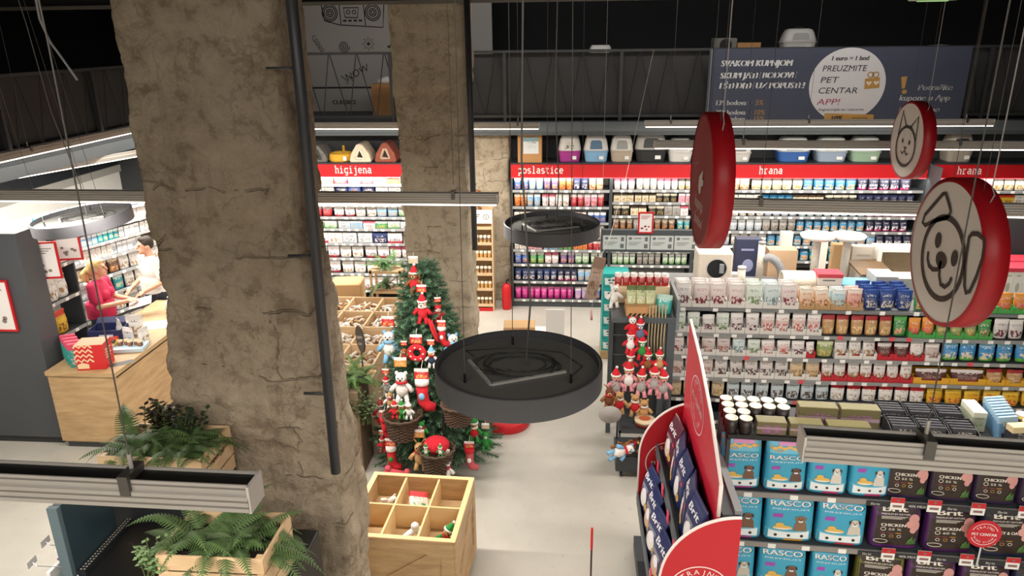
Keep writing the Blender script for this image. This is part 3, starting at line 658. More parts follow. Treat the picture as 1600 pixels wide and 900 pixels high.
m = MB(); m.box(-2.5, -2.12, 6.55, 6.95, 0, .95); tag(m.obj('planter_box', mat('#6d5d48', .7), bevel=.01), 'plain box planter beneath the grassy fern beside the tree', 'planter')
# ferns on the shelf in front of the far pillar
rt = thing('plant_stand', 'wooden slatted plant stand at the left of the far pillar', 'stand', (-2.86, 9.85, 0))
for k in range(2): MB().box(0, .46, 0, .3, .84 + .3 * k, .88 + .3 * k).obj('shelf', PINE, rt)
for xx in (0, .43): MB().box(xx, xx + .03, 0, .03, 0, 1.2).obj('upright', PINE, rt); MB().box(xx, xx + .03, .27, .3, 0, 1.2).obj('upright', PINE, rt)
fern('top green fern on the slatted plant stand by the far pillar', -2.64, 9.98, 1.22, 26, .42, 31, (.12, .08), mat('#3f6a33', .5, vary=.3))
fern('lower green fern on the slatted plant stand by the far pillar', -2.64, 9.95, .92, 20, .34, 32, (.12, .08), mat('#3f6a33', .5, vary=.3))

# ---------------------------------------------------------------- checkout counter and tall dark panel on the left
rt = thing('checkout_counter', 'oak checkout counter at the left with a dark toe kick', 'counter', (-5.68, 6.85, 0))
MB().box(0, .8, 0, 2.3, .9, .95).obj('worktop', OAK, rt, bevel=.003); MB().box(.015, .785, .015, .04, .09, .9).obj('front_panel', OAK, rt); MB().box(.765, .785, .04, 2.28, .09, .875).obj('side_panel', OAK, rt)
MB().box(.015, .03, .04, 2.28, .09, .9).obj('back_panel', OAK, rt); MB().box(.05, .76, .05, 2.26, 0, .09).obj('toe_kick', mat('#4b4c4e', .6), rt); MB().box(.77, .788, .04, 2.28, .875, .888).obj('shadow_gap', mat('#2a2119', .7), rt)
rt = thing('tall_divider', 'tall dark grey divider cabinet at the left edge beside the counter', 'cabinet', (-7.3, 6.95, 0))
MB().box(0, 1.58, 0, .3, .08, 2.47).obj('body', mat('#4a4d52', .45), rt, bevel=.004); MB().box(.02, 1.56, .02, .28, 0, .08).obj('plinth', mat('#2c2d2f', .6), rt)
def framed(label, x, y, z, w, h, rz=0, art='#8a7f78', lean=0):
    rt = thing('framed_poster', label, 'poster', (x, y, z), 0, 'red framed posters', (lean, 0, rz)); f = .02
    b = MB()
    for a in ((-w / 2, w / 2, -h / 2, -h / 2 + f), (-w / 2, w / 2, h / 2 - f, h / 2), (-w / 2, -w / 2 + f, -h / 2 + f, h / 2 - f), (w / 2 - f, w / 2, -h / 2 + f, h / 2 - f)): b.box(a[0], a[1], -.012, .01, a[2], a[3])
    b.obj('frame', RED, rt); MB().box(-w / 2 + f, w / 2 - f, -.004, .006, -h / 2 + f, h / 2 - f).obj('sheet', mat('#f0ecea', .5), rt)
    p = MB(); t = lambda u, v, d: (u, -.004 - d, v); rr = random.Random(int(abs(x) * 1000))
    for i in range(6): fill(p, ring(rr.uniform(-w * .28, w * .28), -h * .22 + rr.uniform(-h * .12, h * .1), w * .07, w * .06, 10), t)
    for i in range(3): fill(p, [(-w * .3, h * (.3 - i * .06)), (w * (.3 - .1 * i), h * (.3 - i * .06)), (w * (.3 - .1 * i), h * (.325 - i * .06)), (-w * .3, h * (.325 - i * .06))], t)
    p.obj('print', mat(art, .6), rt); return rt
framed('red framed poster on the tall dark divider at the left edge', -6.12, 6.93, 1.68, .4, .58)
framed('lower red framed poster on the checkout shelving end', -5.73, 7.3, 2.08, .3, .42, R(12)); framed('upper red framed poster on the checkout shelving, further back', -5.76, 7.75, 2.15, .28, .4, R(12))

# ---------------------------------------------------------------- compartment bin in the middle
def bin_crate():
    rt = thing('display_bin', 'oak crate-style display bin with six compartments in front of the tree', 'bin', (-1.7, 4.6, 0), R(-2.5)); w, d, h = .86, .84, .75
    MB().box(0, w, 0, .02, .04, h).obj('front_panel', OAK, rt); MB().box(0, w, d - .02, d, .04, h).obj('back_panel', OAK, rt); MB().box(0, .02, .02, d - .02, .04, h).obj('side_panel', OAK, rt); MB().box(w - .02, w, .02, d - .02, .04, h).obj('side_panel', OAK, rt)
    MB().box(.02, w - .02, .02, d - .02, .52, .54).obj('floor_board', OAK, rt)
    EDGE = mat('#e0c08c', .5)
    b = MB()
    for a in ((-.012, w + .012, -.012, .03), (-.012, w + .012, d - .03, d + .012), (-.012, .03, .03, d - .03), (w - .03, w + .012, .03, d - .03)): b.box(a[0], a[1], a[2], a[3], h, h + .006)
    b.obj('rim_edge', EDGE, rt)
    for k in (1, 2): MB().box(w * k / 3 - .008, w * k / 3 + .008, .02, d - .02, .54, h - .005).obj('divider', EDGE, rt)
    MB().box(.02, w - .02, d / 2 - .008, d / 2 + .008, .54, h - .004).obj('divider', EDGE, rt)
    def batten(side):
        q = MB(); W = w if side == 'f' else d; t3 = (lambda u, v, dd: (u, -dd, v)) if side == 'f' else (lambda u, v, dd: (w + dd, u, v))
        def pl(poly): q.prism(poly, -.001, .016, t3)
        pl([(0, h - .12), (W, h - .12), (W, h), (0, h)]); pl([(0, .04), (W, .04), (W, .15), (0, .15)]); pl([(0, .15), (.1, .15), (.1, h - .12), (0, h - .12)]); pl([(W - .1, .15), (W, .15), (W, h - .12), (W - .1, h - .12)])
        q.prism([(.1, .15), (.22, .15), (W - .1, h - .2), (W - .1, h - .12), (W - .2, h - .12), (.1, .24)], -.001, .012, t3)
        fixn(q.obj('batten', OAK, rt))
    batten('f'); batten('r')
bin_crate()

# ---------------------------------------------------------------- decorated tree
TX, TY, TH = -1.42, 7.0, 2.18
def tree_r(z): return max(.03, .68 * (1 - (z - .12) / (TH - .1)) ** .8)
def xmas_tree():
    rt = thing('christmas_tree', 'artificial green Christmas tree hung with dog toys in front of the far pillar', 'tree', (TX, TY, 0)); rr = random.Random(5)
    MB().tube([(0, 0, .02), (0, 0, 1.0), (-.08, 0, TH - .05)], [.03, .025, .01], 10).obj('trunk', mat('#3a2a1c', .9), rt)
    b = MB()
    for a in (0, 120, 240): b.tube([(0, 0, .12), (.3 * cos(R(a)), .3 * sin(R(a)), .01)], .012, 6)
    b.obj('stand', BLACK, rt)
    m = MB(); br = MB()
    def tip(p, d, L, w):
        d = d.normalized(); u = d.orthogonal().normalized(); v = d.cross(u)
        for i in range(9):
            t = i / 8; c = p + d * L * t
            for k in range(5):
                a = k * 1.2566 + i * .7 + rr.random() * .5; o = (u * cos(a) + v * sin(a)); q = c + o * w * (1 - .35 * t) + d * L * .22; s = d.cross(o).normalized() * .0065
                m.add([c - s, c + s, q + s * .35, q - s * .35], [(0, 1, 2, 3)])
    z = .22; lv = 0
    while z < TH - .02:
        r = tree_r(z); n = max(7, int(34 * r / .64) + 6)
        for k in range(n):
            a = 2 * pi * (k + rr.random() * .7) / n + lv; l = r * rr.uniform(.78, 1.08); p1 = Vector((l * cos(a) - .08 * z / TH, l * sin(a), z - .1 * l + rr.uniform(-.03, .05))); p0 = Vector((-.08 * z / TH, 0, z + .05))
            br.tube([p0, p0.lerp(p1, .6) + Vector((0, 0, .03)), p1], [.006, .004, .003], 4)
            dd = (p1 - p0).normalized(); dd.z += .12
            tip(p1 - dd * .14, dd, .17, .045)
            for sg in (-1, 1):
                dd2 = Vector((cos(a + sg * .7), sin(a + sg * .7), rr.uniform(-.1, .35))); tip(p0.lerp(p1, rr.uniform(.5, .8)), dd2, .15, .042)
        z += .105; lv += 1.1
    for i in range(6): tip(Vector((-.08 + rr.uniform(-.03, .03), rr.uniform(-.03, .03), TH - .15)), Vector((rr.uniform(-.4, .4), rr.uniform(-.4, .4), 1)), .16, .04)
    m.obj('foliage', mat('#587a5e', .6, vary=.4, vscale=6), rt); br.obj('branches', mat('#3c3524', .8), rt)
xmas_tree()
def on_tree(px, py, out=1.0):
    Y = TY - .3
    for _ in range(6):
        p = at(px, py, Y); zz = max(.12, min(TH - .02, p.z)); r = tree_r(zz) * out; dx = p.x - (TX - .08 * zz / TH)
        Y = TY - math.sqrt(max(.0004, r * r - min(dx * dx, r * r * .98)))
    p = at(px, py, Y); return p + Vector((0, -.055, 0))
BROWN = mat('#8a5a33', .9, bump=.4, bscale=90); TAN = mat('#c49a68', .9, bump=.4, bscale=90); WFUR = mat('#ece8e4', .95, bump=.5, bscale=90); RFUR = mat('#c8202c', .9, bump=.3, bscale=90); GFUR = mat('#2f8a3c', .9, bump=.3, bscale=90); BFUR = mat('#7fb6dc', .9, bump=.3, bscale=90); PINKF = mat('#d98f98', .9, bump=.4, bscale=90); GREYF = mat('#a9a4a2', .95, bump=.4, bscale=90)
def card(rt, z, w=.09, h=.07, c='#c3262d'):
    MB().box(-w / 2, w / 2, -.006, .004, z, z + h).obj('header_card', pk(c, '#f0e8e0', None, '#f6e9e0', '#e8b060'), rt)
    MB().tube([(0, 0, z + h - .01), (0, .03, z + h + .02), (0, .06, z + h + .03)], .0022, 5).obj('hanging_loop', mat('#d8d2c8', .6), rt)
def plush(name, label, p, s=1.0, body=WFUR, head=None, limb=None, hat=None, scarf=None, muzzle=None, ears=None, rz=0, tilt=0, cardc='#c3262d', group='toys hanging on the tree', cat='dog toy', cardon=True):
    rt = thing(name, label, cat, tuple(p), 0, group, (0, tilt, rz)); rt.scale = (s, s, s)
    b = MB().ball((0, 0, -.02), (.05, .038, .065)); b.ball((0, 0, .0), (.042, .034, .06)); 
    b.obj('torso', body, rt, True)
    h = MB().ball((0, -.008, .075), (.042, .038, .04)); h.obj('head', head or body, rt, True)
    for sx in (-1, 1):
        MB().tube([(sx * .03, -.005, .02), (sx * .06, -.012, .0), (sx * .078, -.015, -.03)], [.018, .017, .02], 8).obj('arm', limb or body, rt, True)
        MB().tube([(sx * .022, 0, -.06), (sx * .032, -.008, -.1), (sx * .036, -.02, -.13)], [.02, .018, .022], 8).obj('leg', limb or body, rt, True)
        if ears == 'long': MB().ball((sx * .047, .0, .065), (.012, .016, .036)).obj('ear', limb or BROWN, rt, True)
        elif ears == 'antler': MB().tube([(sx * .02, 0, .11), (sx * .04, 0, .14), (sx * .06, 0, .15)], [.007, .006, .005], 6).obj('antler', limb or BROWN, rt, True)
        elif ears: MB().ball((sx * .033, .0, .108), (.014, .01, .016)).obj('ear', limb or body, rt, True)
    e = MB()
    for sx in (-1, 1): e.ball((sx * .015, -.044, .085), .0055, 8, 6)
    e.ball((0, -.062 if muzzle else -.048, .07), .008, 8, 6); e.obj('eyes_and_nose', BLACK, rt, True)
    if muzzle: MB().ball((0, -.045, .064), (.022, .018, .016)).obj('muzzle', muzzle, rt, True)
    if hat:
        q = MB().lathe([(.043, .095), (.038, .115), (.022, .145), (.006, .17)], (0, -.005, 0), 14); q.obj('hat', hat, rt, True)
        MB().lathe([(.044, .088), (.05, .096), (.044, .106)], (0, -.005, 0), 14).obj('hat_brim', WFUR, rt, True); MB().ball((.006, -.005, .175), .014, 8, 6).obj('pompom', WFUR, rt, True)
    if scarf: MB().lathe([(.03, .032), (.043, .036), (.043, .05), (.03, .054)], (0, -.004, 0), 14).obj('scarf', scarf, rt, True)
    if cardon and rnd.random() < .55: card(rt, .16 if not hat else .185, c=rnd.choice(['#c3262d', '#b8b2a8', '#a8323a', '#c98a4a']))
    rt.scale = (s * .92,) * 3
    return rt
def stocking(name, label, p, s=1.0, c=RFUR, trim=WFUR, deco=GFUR, rz=0, group='toys hanging on the tree', rot=None):
    rt = thing(name, label, 'dog toy', tuple(p), 0, group, rot or (0, 0, rz)); rt.scale = (s, s, s)
    b = MB().tube([(0, 0, .08), (0, 0, .0), (.004, 0, -.05), (.03, 0, -.085), (.08, 0, -.09)], [.038, .036, .038, .036, .026], 12); b.obj('sock', c, rt, True)
    MB().lathe([(.036, .07), (.046, .075), (.046, .105), (.036, .11)], n=14).obj('cuff', trim, rt, True)
    MB().ball((.0, -.035, .0), (.02, .014, .026)).obj('applique', deco, rt, True); card(rt, .11)
def ringtoy(label, p, s=1.0, rz=0):
    rt = thing('ring_toy', label, 'dog toy', tuple(p), rz, 'toys hanging on the tree'); rt.scale = (s, s, s)
    n = 28; rings = []
    for i in range(n + 1):
        a = 2 * pi * i / n; rings.append([((.055 + .026 * cos(q)) * cos(a), -.02 * sin(q), (.055 + .026 * cos(q)) * sin(a)) for q in [2 * pi * j / 10 for j in range(10)]])
    MB().loft(rings, cap0=False, cap1=False).obj('rope_ring', RFUR, rt, True)
    d = MB()
    for i in range(7): a = i * .9; d.ball((.055 * cos(a), -.019, .055 * sin(a)), (.008, .004, .008), 8, 6)
    d.obj('white_spots', WFUR, rt, True); card(rt, .085, .1, .08)
def bone(name, label, p, rot, c=WFUR, s=1.0, group='toys hanging on the tree'):
    rt = MB(); rt.tube([(-.08, 0, 0), (.08, 0, 0)], .024, 10)
    for sx in (-1, 1):
        for sz in (-1, 1): rt.ball((sx * .09, 0, sz * .024), .03, 10, 8)
    o = rt.obj(name, c, None, True, loc=tuple(p), rot=rot); o.scale = (s, s, s); tag(o, label, 'dog toy', group)
T = on_tree
plush('reindeer_toy', 'brown plush toy with red jacket at the very top of the tree', T(650, 437) + Vector((0, -.02, 0)), 1.15, RFUR, BROWN, BROWN, RFUR, None, TAN, 'long')
plush('santa_toy', 'red and white Santa plush high on the tree', T(662, 482), 1.15, RFUR, mat('#e8c0a0', .8), RFUR, RFUR, WFUR, WFUR)
plush('plush_toy', 'small dark red plush beside the high Santa plush', T(686, 486), .8, RFUR, RFUR, RFUR, None, WFUR, WFUR, 'round', .3)
m = MB(); p = T(672, 512); m.tube([(p.x, p.y, p.z + .12), (p.x + .03, p.y - .02, p.z + .02), (p.x + .07, p.y - .01, p.z - .1), (p.x + .1, p.y, p.z - .13), (p.x + .06, p.y, p.z - .02), (p.x + .02, p.y, p.z + .1)], .014, 8); tag(m.obj('rope_leash', RFUR, None, True), 'red looped rope leash below the high Santa plush', 'leash', 'toys hanging on the tree')
stocking('stocking_toy', 'red and white stocking on the upper right of the tree', T(692, 522), .95, RFUR, WFUR, WFUR)
plush('snowman_toy', 'big white and blue plush on the left side of the tree', T(616, 536) + Vector((-.03, -.02, 0)), 1.55, WFUR, WFUR, BFUR, None, BFUR, None, 'round')
plush('snowman_toy', 'white and blue plush on the right side of the tree by the large disc', T(709, 538), 1.3, WFUR, WFUR, BFUR, None, BFUR, None, 'round', .4)
ringtoy('red ring rope toy in the middle of the tree', T(653, 548), 1.2)
plush('plush_toy', 'red-brown plush left of the red ring toy', T(634, 552), .75, mat('#9c3a2c', .9), BROWN, BROWN, None, None, TAN, 'long')
plush('penguin_toy', 'blue-hatted penguin plush right of the red ring toy', T(676, 556), .85, mat('#2c3850', .9), WFUR, WFUR, BFUR, RFUR, mat('#e08a30', .7))
plush('plush_toy', 'large white long-limbed plush on the left of the tree', T(630, 600), 1.5, WFUR, WFUR, WFUR, None, RFUR, None, 'round')
stocking('boot_toy', 'red and white boot with blue trim in the middle of the tree', T(662, 612), 1.55, RFUR, WFUR, BFUR)
plush('gnome_toy', 'small gnome plush with pointed hat at the far left of the tree', T(606, 600), .85, GREYF, TAN, GREYF, RFUR, WFUR, PINKF)
plush('gnome_toy', 'white bearded gnome plush low at the far left of the tree', T(597, 640), 1.0, WFUR, WFUR, RFUR, RFUR, None, PINKF)
plush('elf_toy', 'green and red elf plush above the left wicker basket', T(630, 638), .8, GFUR, TAN, RFUR, GFUR, RFUR)
stocking('glove_toy', 'plain red glove toy beside the left wicker basket', T(604, 664), 1.1, RFUR, RFUR, RFUR)
plush('frog_toy', 'green plush hanging between the wicker baskets', T(660, 668), 1.0, GFUR, GFUR, GFUR, None, RFUR, WFUR, 'round')
plush('reindeer_toy', 'long-legged light brown reindeer plush low on the tree', T(658, 706), 1.35, TAN, TAN, TAN, None, RFUR, BROWN, 'antler')
plush('snowman_toy', 'snowman plush with blue hat in front of the front wicker basket', T(700, 716) + Vector((.02, -.16, 0)), 1.0, WFUR, WFUR, WFUR, BFUR, RFUR)
stocking('stocking_toy', 'red stocking with a green tree near the bottom left of the tree', T(614, 710), 1.2, RFUR, WFUR, GFUR)
bone('bone_toy', 'pinkish red plush bone hanging lowest at the left of the tree', T(622, 733), (0, .3, .2), mat('#d2525e', .9), 1.1)
stocking('stocking_toy', 'striped red and white stocking low on the right of the tree', T(735, 712), 1.1, mat('#b9565a', .9), RFUR, WFUR)
plush('elf_toy', 'green and red elf plush at the right tip of the tree', T(742, 668), 1.05, RFUR, TAN, GFUR, GFUR, WFUR)
plush('frog_toy', 'bright green plush at the lowest right tip of the tree', T(760, 684), .95, GFUR, GFUR, GFUR, None, None, WFUR, 'round')
plush('plush_toy', 'tiny red plush near the lower left edge of the tree', T(600, 690), .7, RFUR, TAN, RFUR, RFUR)
plush('plush_toy', 'pale plush with red scarf above the left wicker basket', T(612, 622), .9, TAN, TAN, WFUR, None, RFUR, WFUR, 'long')
# basket stand in front of the tree, with wicker baskets
BK = [((630, 664), .18, .24, 6.42, 'dark wicker basket at the left of the tree'), ((683, 718), .16, .24, 6.25, 'dark wicker basket at the front foot of the tree'), ((716, 645), .15, .2, 6.35, 'dark wicker basket on the right of the tree behind the large disc')]
rt = thing('basket_stand', 'thin black metal stand holding the wicker baskets before the tree', 'stand', (-1.22, 6.36, 0))
MB().tube([(0, 0, .02), (0, 0, .95)], .011, 8).obj('pole', BLACK, rt)
MB().lathe([(.16, 0), (.16, .012), (.001, .02)], n=24).obj('base', BLACK, rt)
for (px, py), r, h, Y, lb in BK:
    p = at(px, py, Y); z0 = max(.06, p.z - h / 2)
    b = MB().lathe([(r * .76, 0), (r * .97, h), (r * .95, h), (r * .73, .012), (.001, .01)], n=28, cap=True); nr = 13
    for k in range(nr + 1):
        zz = h * (k + .3) / (nr + .3); rr_ = r * (.78 + .22 * zz / h) + (.012 if k == nr else 0); ph = pi * (k % 2)
        b.tube([((rr_ + .007 * sin(a * 14 + ph)) * cos(a), (rr_ + .007 * sin(a * 14 + ph)) * sin(a), zz) for a in [2 * pi * i / 84 for i in range(85)]], .0085 if k < nr else .014, 5)
    o = b.obj('wicker_basket', mat('#4e3a2b', .65, vary=.4, vscale=30), None, True, loc=(p.x, p.y, z0)); tag(o, lb, 'basket', 'wicker baskets by the tree')
    MB().tube([(0, 0, z0 - .01), ((p.x + 1.22), (p.y - 6.36), z0 - .01)], .008, 6).obj('arm', BLACK, rt)
    MB().lathe([(r * .74, z0 - .008), (r * .74, z0), (.001, z0)], (p.x + 1.22, p.y - 6.36, 0), 20).obj('tray', BLACK, rt)
    if py > 700:
        b = MB(); 
        q = MB().ball((0, 0, 0), (.13, .12, .085), 18, 12); o = q.obj('fluffy_cushion', mat('#c91f30', .95, bump=.8, bscale=70), None, True, loc=(p.x, p.y, z0 + h + .045)); tag(o, 'round fluffy red cushion in the front wicker basket', 'cushion')
        for sx in (-.08, .06): plush('mini_toy', 'small white plush with green hat %s the red cushion' % ('left on' if sx < 0 else 'right on'), (p.x + sx, p.y - .12, z0 + h + .05), .5, WFUR, WFUR, GFUR, GFUR, cardon=False, group='toys in the baskets')
    elif px < 650:
        for i, (dx, c) in enumerate(((-.07, RFUR), (.0, GFUR), (.07, WFUR))): plush('mini_toy', '%s plush standing in the left wicker basket' % ('red', 'green', 'white')[i], (p.x + dx, p.y - .02, z0 + h + .05), .75, c, TAN, c, c, cardon=False, group='toys in the baskets')
# toys lying in the compartments of the bin
def bp(u, v, z=.6): q = Matrix.Rotation(R(-2.5), 3, 'Z') @ Vector((u, v, 0)); return (-1.7 + q.x, 4.6 + q.y, z)
plush('plush_toy', 'white plush lying in the back left compartment of the bin', bp(.15, .63, .6), .9, WFUR, WFUR, WFUR, None, None, None, 'round', .5, 1.2, group='toys in the compartment bin', cardon=False)
place('toy_pack', MB().box(-.08, .08, -.015, .015, -.09, .09).mesh('toy_pack', pk('#e6dfd8', '#c3262d', None, '#555555', '#3f9a55')), 'white and red carded toy in the back middle compartment of the bin', 'toy', bp(.43, .62, .635), 0, 'toys in the compartment bin', (R(-50), .4, .5))
bone('bone_toy', 'white and blue plush in the front middle compartment of the bin', bp(.43, .22, .6), (0, -.5, .5), mat('#dfe8ee', .9), 1.1, 'toys in the compartment bin')
plush('elf_toy', 'red and green plush with a white card in the front right compartment of the bin', bp(.74, .2, .62), 1.0, RFUR, TAN, GFUR, GFUR, None, None, None, .3, .5, group='toys in the compartment bin', cardc='#f0f0f0')

# red round podium
rt = thing('red_podium', 'low red round podium on the floor beneath the nearest disc', 'podium', (-.72, 7.7, 0)); MB().lathe([(.27, 0), (.28, .01), (.28, .1), (.27, .11), (.001, .11)], n=48).obj('drum', RED, rt, True)
# ---------------------------------------------------------------- packaged goods: shapes
_pm = {}
def sup(w, d, n, e=2.6):
    o = []
    for i in range(n):
        a = 2 * pi * i / n; c, s_ = cos(a), sin(a); o.append((w * math.copysign(abs(c) ** (2 / e), c), d * math.copysign(abs(s_) ** (2 / e), s_)))
    return o
def pouch(w, h, d, m, fine=False):
    k = ('p', w, h, d, m.name)
    if k in _pm: return _pm[k]
    b = MB(); n = 20 if fine else 12
    lv = [(0, .40, .42), (.05, .45, .52), (.25, .47, .56), (.5, .485, .44), (.72, .495, .22), (.86, .5, .06), (.93, .5, .03), (1.0, .5, .03)]
    rr = random.Random(hash((round(w * 1000), round(h * 1000), m.name)) % 1000 if False else int(w * 7919 + h * 3571))
    b.loft([[(x, y + (.006 * sin(x / w * 9 + i * 2.1) if 2 < i else 0), h * t + (.004 * sin(x / w * 7) if i == len(lv) - 1 else 0)) for x, y in sup(w * a, d * c, n, 2.2)] for i, (t, a, c) in enumerate(lv)])
    _pm[k] = b.mesh('pouch', m, True); return _pm[k]
def carton(w, h, d, m):
    k = ('c', w, h, d, m.name)
    if k in _pm: return _pm[k]
    c = min(w, h, d) * .035; b = MB()
    def rr(x, y): return [(-x + c, -y), (x - c, -y), (x, -y + c), (x, y - c), (x - c, y), (-x + c, y), (-x, y - c), (-x, -y + c)]
    b.loft([[(x, y, z) for x, y in rr(w / 2 - i, d / 2 - i)] for z, i in ((0, c), (c, 0), (h - c, 0), (h, c))])
    _pm[k] = b.mesh('carton', m); return _pm[k]
def can(r, h, m, lid):
    k = ('k', r, h, m.name, lid.name)
    if k in _pm: return _pm[k]
    b = MB(); b.lathe([(r * .94, 0), (r, .004), (r, h - .006)], n=20, m=0); b.lathe([(r, h - .006), (r * 1.02, h - .003), (r * 1.0, h), (r * .9, h), (r * .86, h - .004), (.001, h - .004)], n=20, m=1)
    _pm[k] = b.mesh('can', [m, lid], True); return _pm[k]
def jar(r, h, m, lid): return can(r, h, m, lid)
def bagm(w, h, d, mats, art=None, seedk=''):
    """large pet food bag: pillowed front, folded top; art(b, front) adds the print on its front"""
    k = ('b', w, h, d, seedk)
    if k in _pm: return _pm[k]
    b = MB(); lv = [(0, .475, .44), (.03, .495, .49), (.2, .5, .5), (.5, .495, .5), (.72, .49, .44), (.88, .485, .24), (.96, .49, .07), (1.0, .49, .05)]
    n = 28
    for i in range(len(lv)): pass
    rings = [[(x, y, h * t) for x, y in sup(w * a, d * c, n, 4.5)] for t, a, c in lv]
    b.loft(rings, 0)
    def front(u, v, dd=0):
        t = max(0, min(1, v / h))
        for i in range(len(lv) - 1):
            if lv[i][0] <= t <= lv[i + 1][0]:
                f = (t - lv[i][0]) / (lv[i + 1][0] - lv[i][0]); a = lv[i][1] * (1 - f) + lv[i + 1][1] * f; c = lv[i][2] * (1 - f) + lv[i + 1][2] * f; break
        q = min(.999, abs(u) / (a * w)); return (u, -(c * d * (1 - q ** 4.5) ** (1 / 4.5)) - dd - .0008, v)
    if art: art(b, front, w, h)
    _pm[k] = b.mesh('bag', mats, False)
    _pm[k].polygons.foreach_set('use_smooth', [i < len(rings) * n - n for i in range(len(_pm[k].polygons))]); return _pm[k]
def tray(name, label, loc, rz, w, d, h, m, hb=None, group=None):
    hb = hb or h * 1.6; b = MB(); t = .004
    b.box(-w / 2, w / 2, 0, d, 0, t); b.box(-w / 2, w / 2, d - t, d, t, hb); b.box(-w / 2, w / 2, 0, t, t, h * .55)
    b.box(-w / 2, -w / 2 + w * .22, 0, t, h * .55, h); b.box(w / 2 - w * .22, w / 2, 0, t, h * .55, h)
    for sx in (-1, 1): b.prism([(t, t), (d - t, t), (d - t, hb), (d * .6, hb), (t, h)], sx * w / 2 - (t if sx > 0 else 0), sx * w / 2 + (t if sx < 0 else 0), lambda u, v, dd: (dd, u, v))
    return tag(fixn(b.obj(name, m, None, False, loc=loc, rot=(0, 0, rz))), label, 'tray', group)

# ---------------------------------------------------------------- shelving
def shelving(name, label, loc, rz, L, dep, rails, H, body='#3e4347', cat='shelving', tags=.17, sides=True, base=.11, back='#c9c7c3', deps=None, lipc='#9a9b9b', tagskip=None, redtags=0):
    rt = thing(name, label, cat, loc, rz); B = mat(body, .5); rr = random.Random(int(L * 97))
    MB().box(0, L, dep, dep + .03, 0, H).obj('back_panel', mat(back, .7), rt)
    if sides:
        for x in (-.025, L): MB().box(x, x + .025, 0, dep + .03, 0, H).obj('side_panel', B, rt)
    MB().box(0, L, .0, dep, 0, base).obj('plinth', B, rt)
    for i, z in enumerate(rails):
        dd = (deps[i] if deps else dep); y0 = dep - dd
        q = MB(); q.box(0, L, y0, dep, z - .022, z, 0); q.box(0, L, y0 - .012, y0, z - .036, z + .004, 1)
        s = q.obj('shelf', [B, mat(lipc, .5)], rt)
        x = .08 + rr.random() * .08; k = 0
        while x < L - .06 and tags:
            if not (tagskip and tagskip(i, x)):
                red = redtags and rr.random() < redtags
                MB().box(x, x + .055, y0 - .016, y0 - .012, z - .036, z + (.0 if not red else .012)).obj('price_tag', TAG if not red else mat('#d5515a', .5), s)
            x += tags * (.7 + .6 * rr.random())
    return rt
NAMES = {'pouch': ('treat_pouch', 'treat pouch', 'pouch'), 'packet': ('food_packet', 'food packet', 'packet'), 'carton': ('food_carton', 'carton', 'box'), 'can': ('food_can', 'food can', 'can'), 'bag': ('food_bag', 'food bag', 'bag'), 'bottle': ('care_bottle', 'bottle', 'bottle'), 'pack': ('blister_pack', 'hanging pack', 'pack')}
def fill_row(M, x0, x1, z, y0, where, group, specs, gap=.012, seed=0, jit=1.0, hmax=.3):
    """specs: (shape, colour word, material, width, height, depth, how many); repeated until the shelf is full"""
    rr = random.Random(seed); x = x0; i = 0; k = 0
    rz = M.to_euler().z
    while x < x1 - .03:
        sh, cw, m, w, h, d, cnt = specs[i % len(specs)]; i += 1; h = min(h, hmax)
        for _ in range(cnt):
            if x + w > x1 + .01: break
            p = M @ Vector((x + w / 2, y0 + d / 2 + rr.uniform(0, .02) * jit, z + .001))
            me = pouch(w, h, d, m) if sh in ('pouch', 'packet', 'bag') else can(w / 2, h, m, mat('#cfcac0', .35)) if sh in ('can', 'bottle') else carton(w, h, d, m)
            nm, noun, cat = NAMES[sh]
            place(nm, me, '%s %s, %s from left on %s' % (cw, noun, ORD[k], where), cat, p, rz + rr.uniform(-.06, .06) * jit, group)
            x += w + gap * rr.uniform(.4, 1.2); k += 1
            if k >= len(ORD): return
        x += rr.choice((0, 0, .02))
def header(label, x0, x1, y, z0, z1, words):
    rt = thing('header_sign', label, 'sign', (x0, y, z0)); L = x1 - x0; h = z1 - z0
    MB().box(0, L, 0, .03, 0, h).obj('board', RED, rt); b = MB()
    for s, cx, xh in words: typed(b, s, cx - x0, h * .36, xh, lambda u, v, d: (u, -d, v))
    b.obj('lettering', mat('#f3e9e4', .5), rt)
I4 = Matrix.Identity(4)
Y0 = 11.68
RZ = [.13, .45, .75, 1.0, 1.22, 1.46, 1.72, 1.99]
# rear wall bays
shelving('wall_shelving', 'rear wall shelving bay under the left end of the poslastice sign', (-.93, Y0, 0), 0, 1.55, .45, RZ, 2.41)
shelving('wall_shelving', 'rear wall shelving bay behind the info panels, right of poslastice', (.67, Y0, 0), 0, 1.28, .45, [.45, .75, 1.0, 1.34, 1.58, 1.8, 2.0], 2.41)
shelving('wall_shelving', 'long rear wall shelving bay under the middle hrana sign', (2.0, Y0, 0), 0, 3.42, .45, [.6, .85, 1.1, 1.34, 1.58, 1.79, 2.0], 2.41)
shelving('wall_shelving', 'rear wall shelving bay under the right hrana sign', (5.5, Y0, 0), 0, 2.3, .45, [.6, .85, 1.1, 1.34, 1.58, 1.79, 2.0], 2.41)
shelving('wall_shelving', 'rear wall shelving bay under the higijena sign', (-4.75, Y0, 0), 0, 2.4, .45, [.25, .55, .82, 1.08, 1.33, 1.53, 1.74, 1.95, 2.08], 2.41, back='#e6e4e2')
MB_ = MB().box(5.449, 5.471, 11.3, Y0 + .4, 0, 2.42); tag(MB_.obj('bay_divider', mat('#5b5f62', .5)), 'grey upright end panel between the two hrana bays', 'panel')
header('red poslastice and hrana header sign above the rear shelving', -.95, 5.42, Y0 - .05, 2.195, 2.41, [('poslastice', -.47, .074), ('hrana', 3.09, .074)])
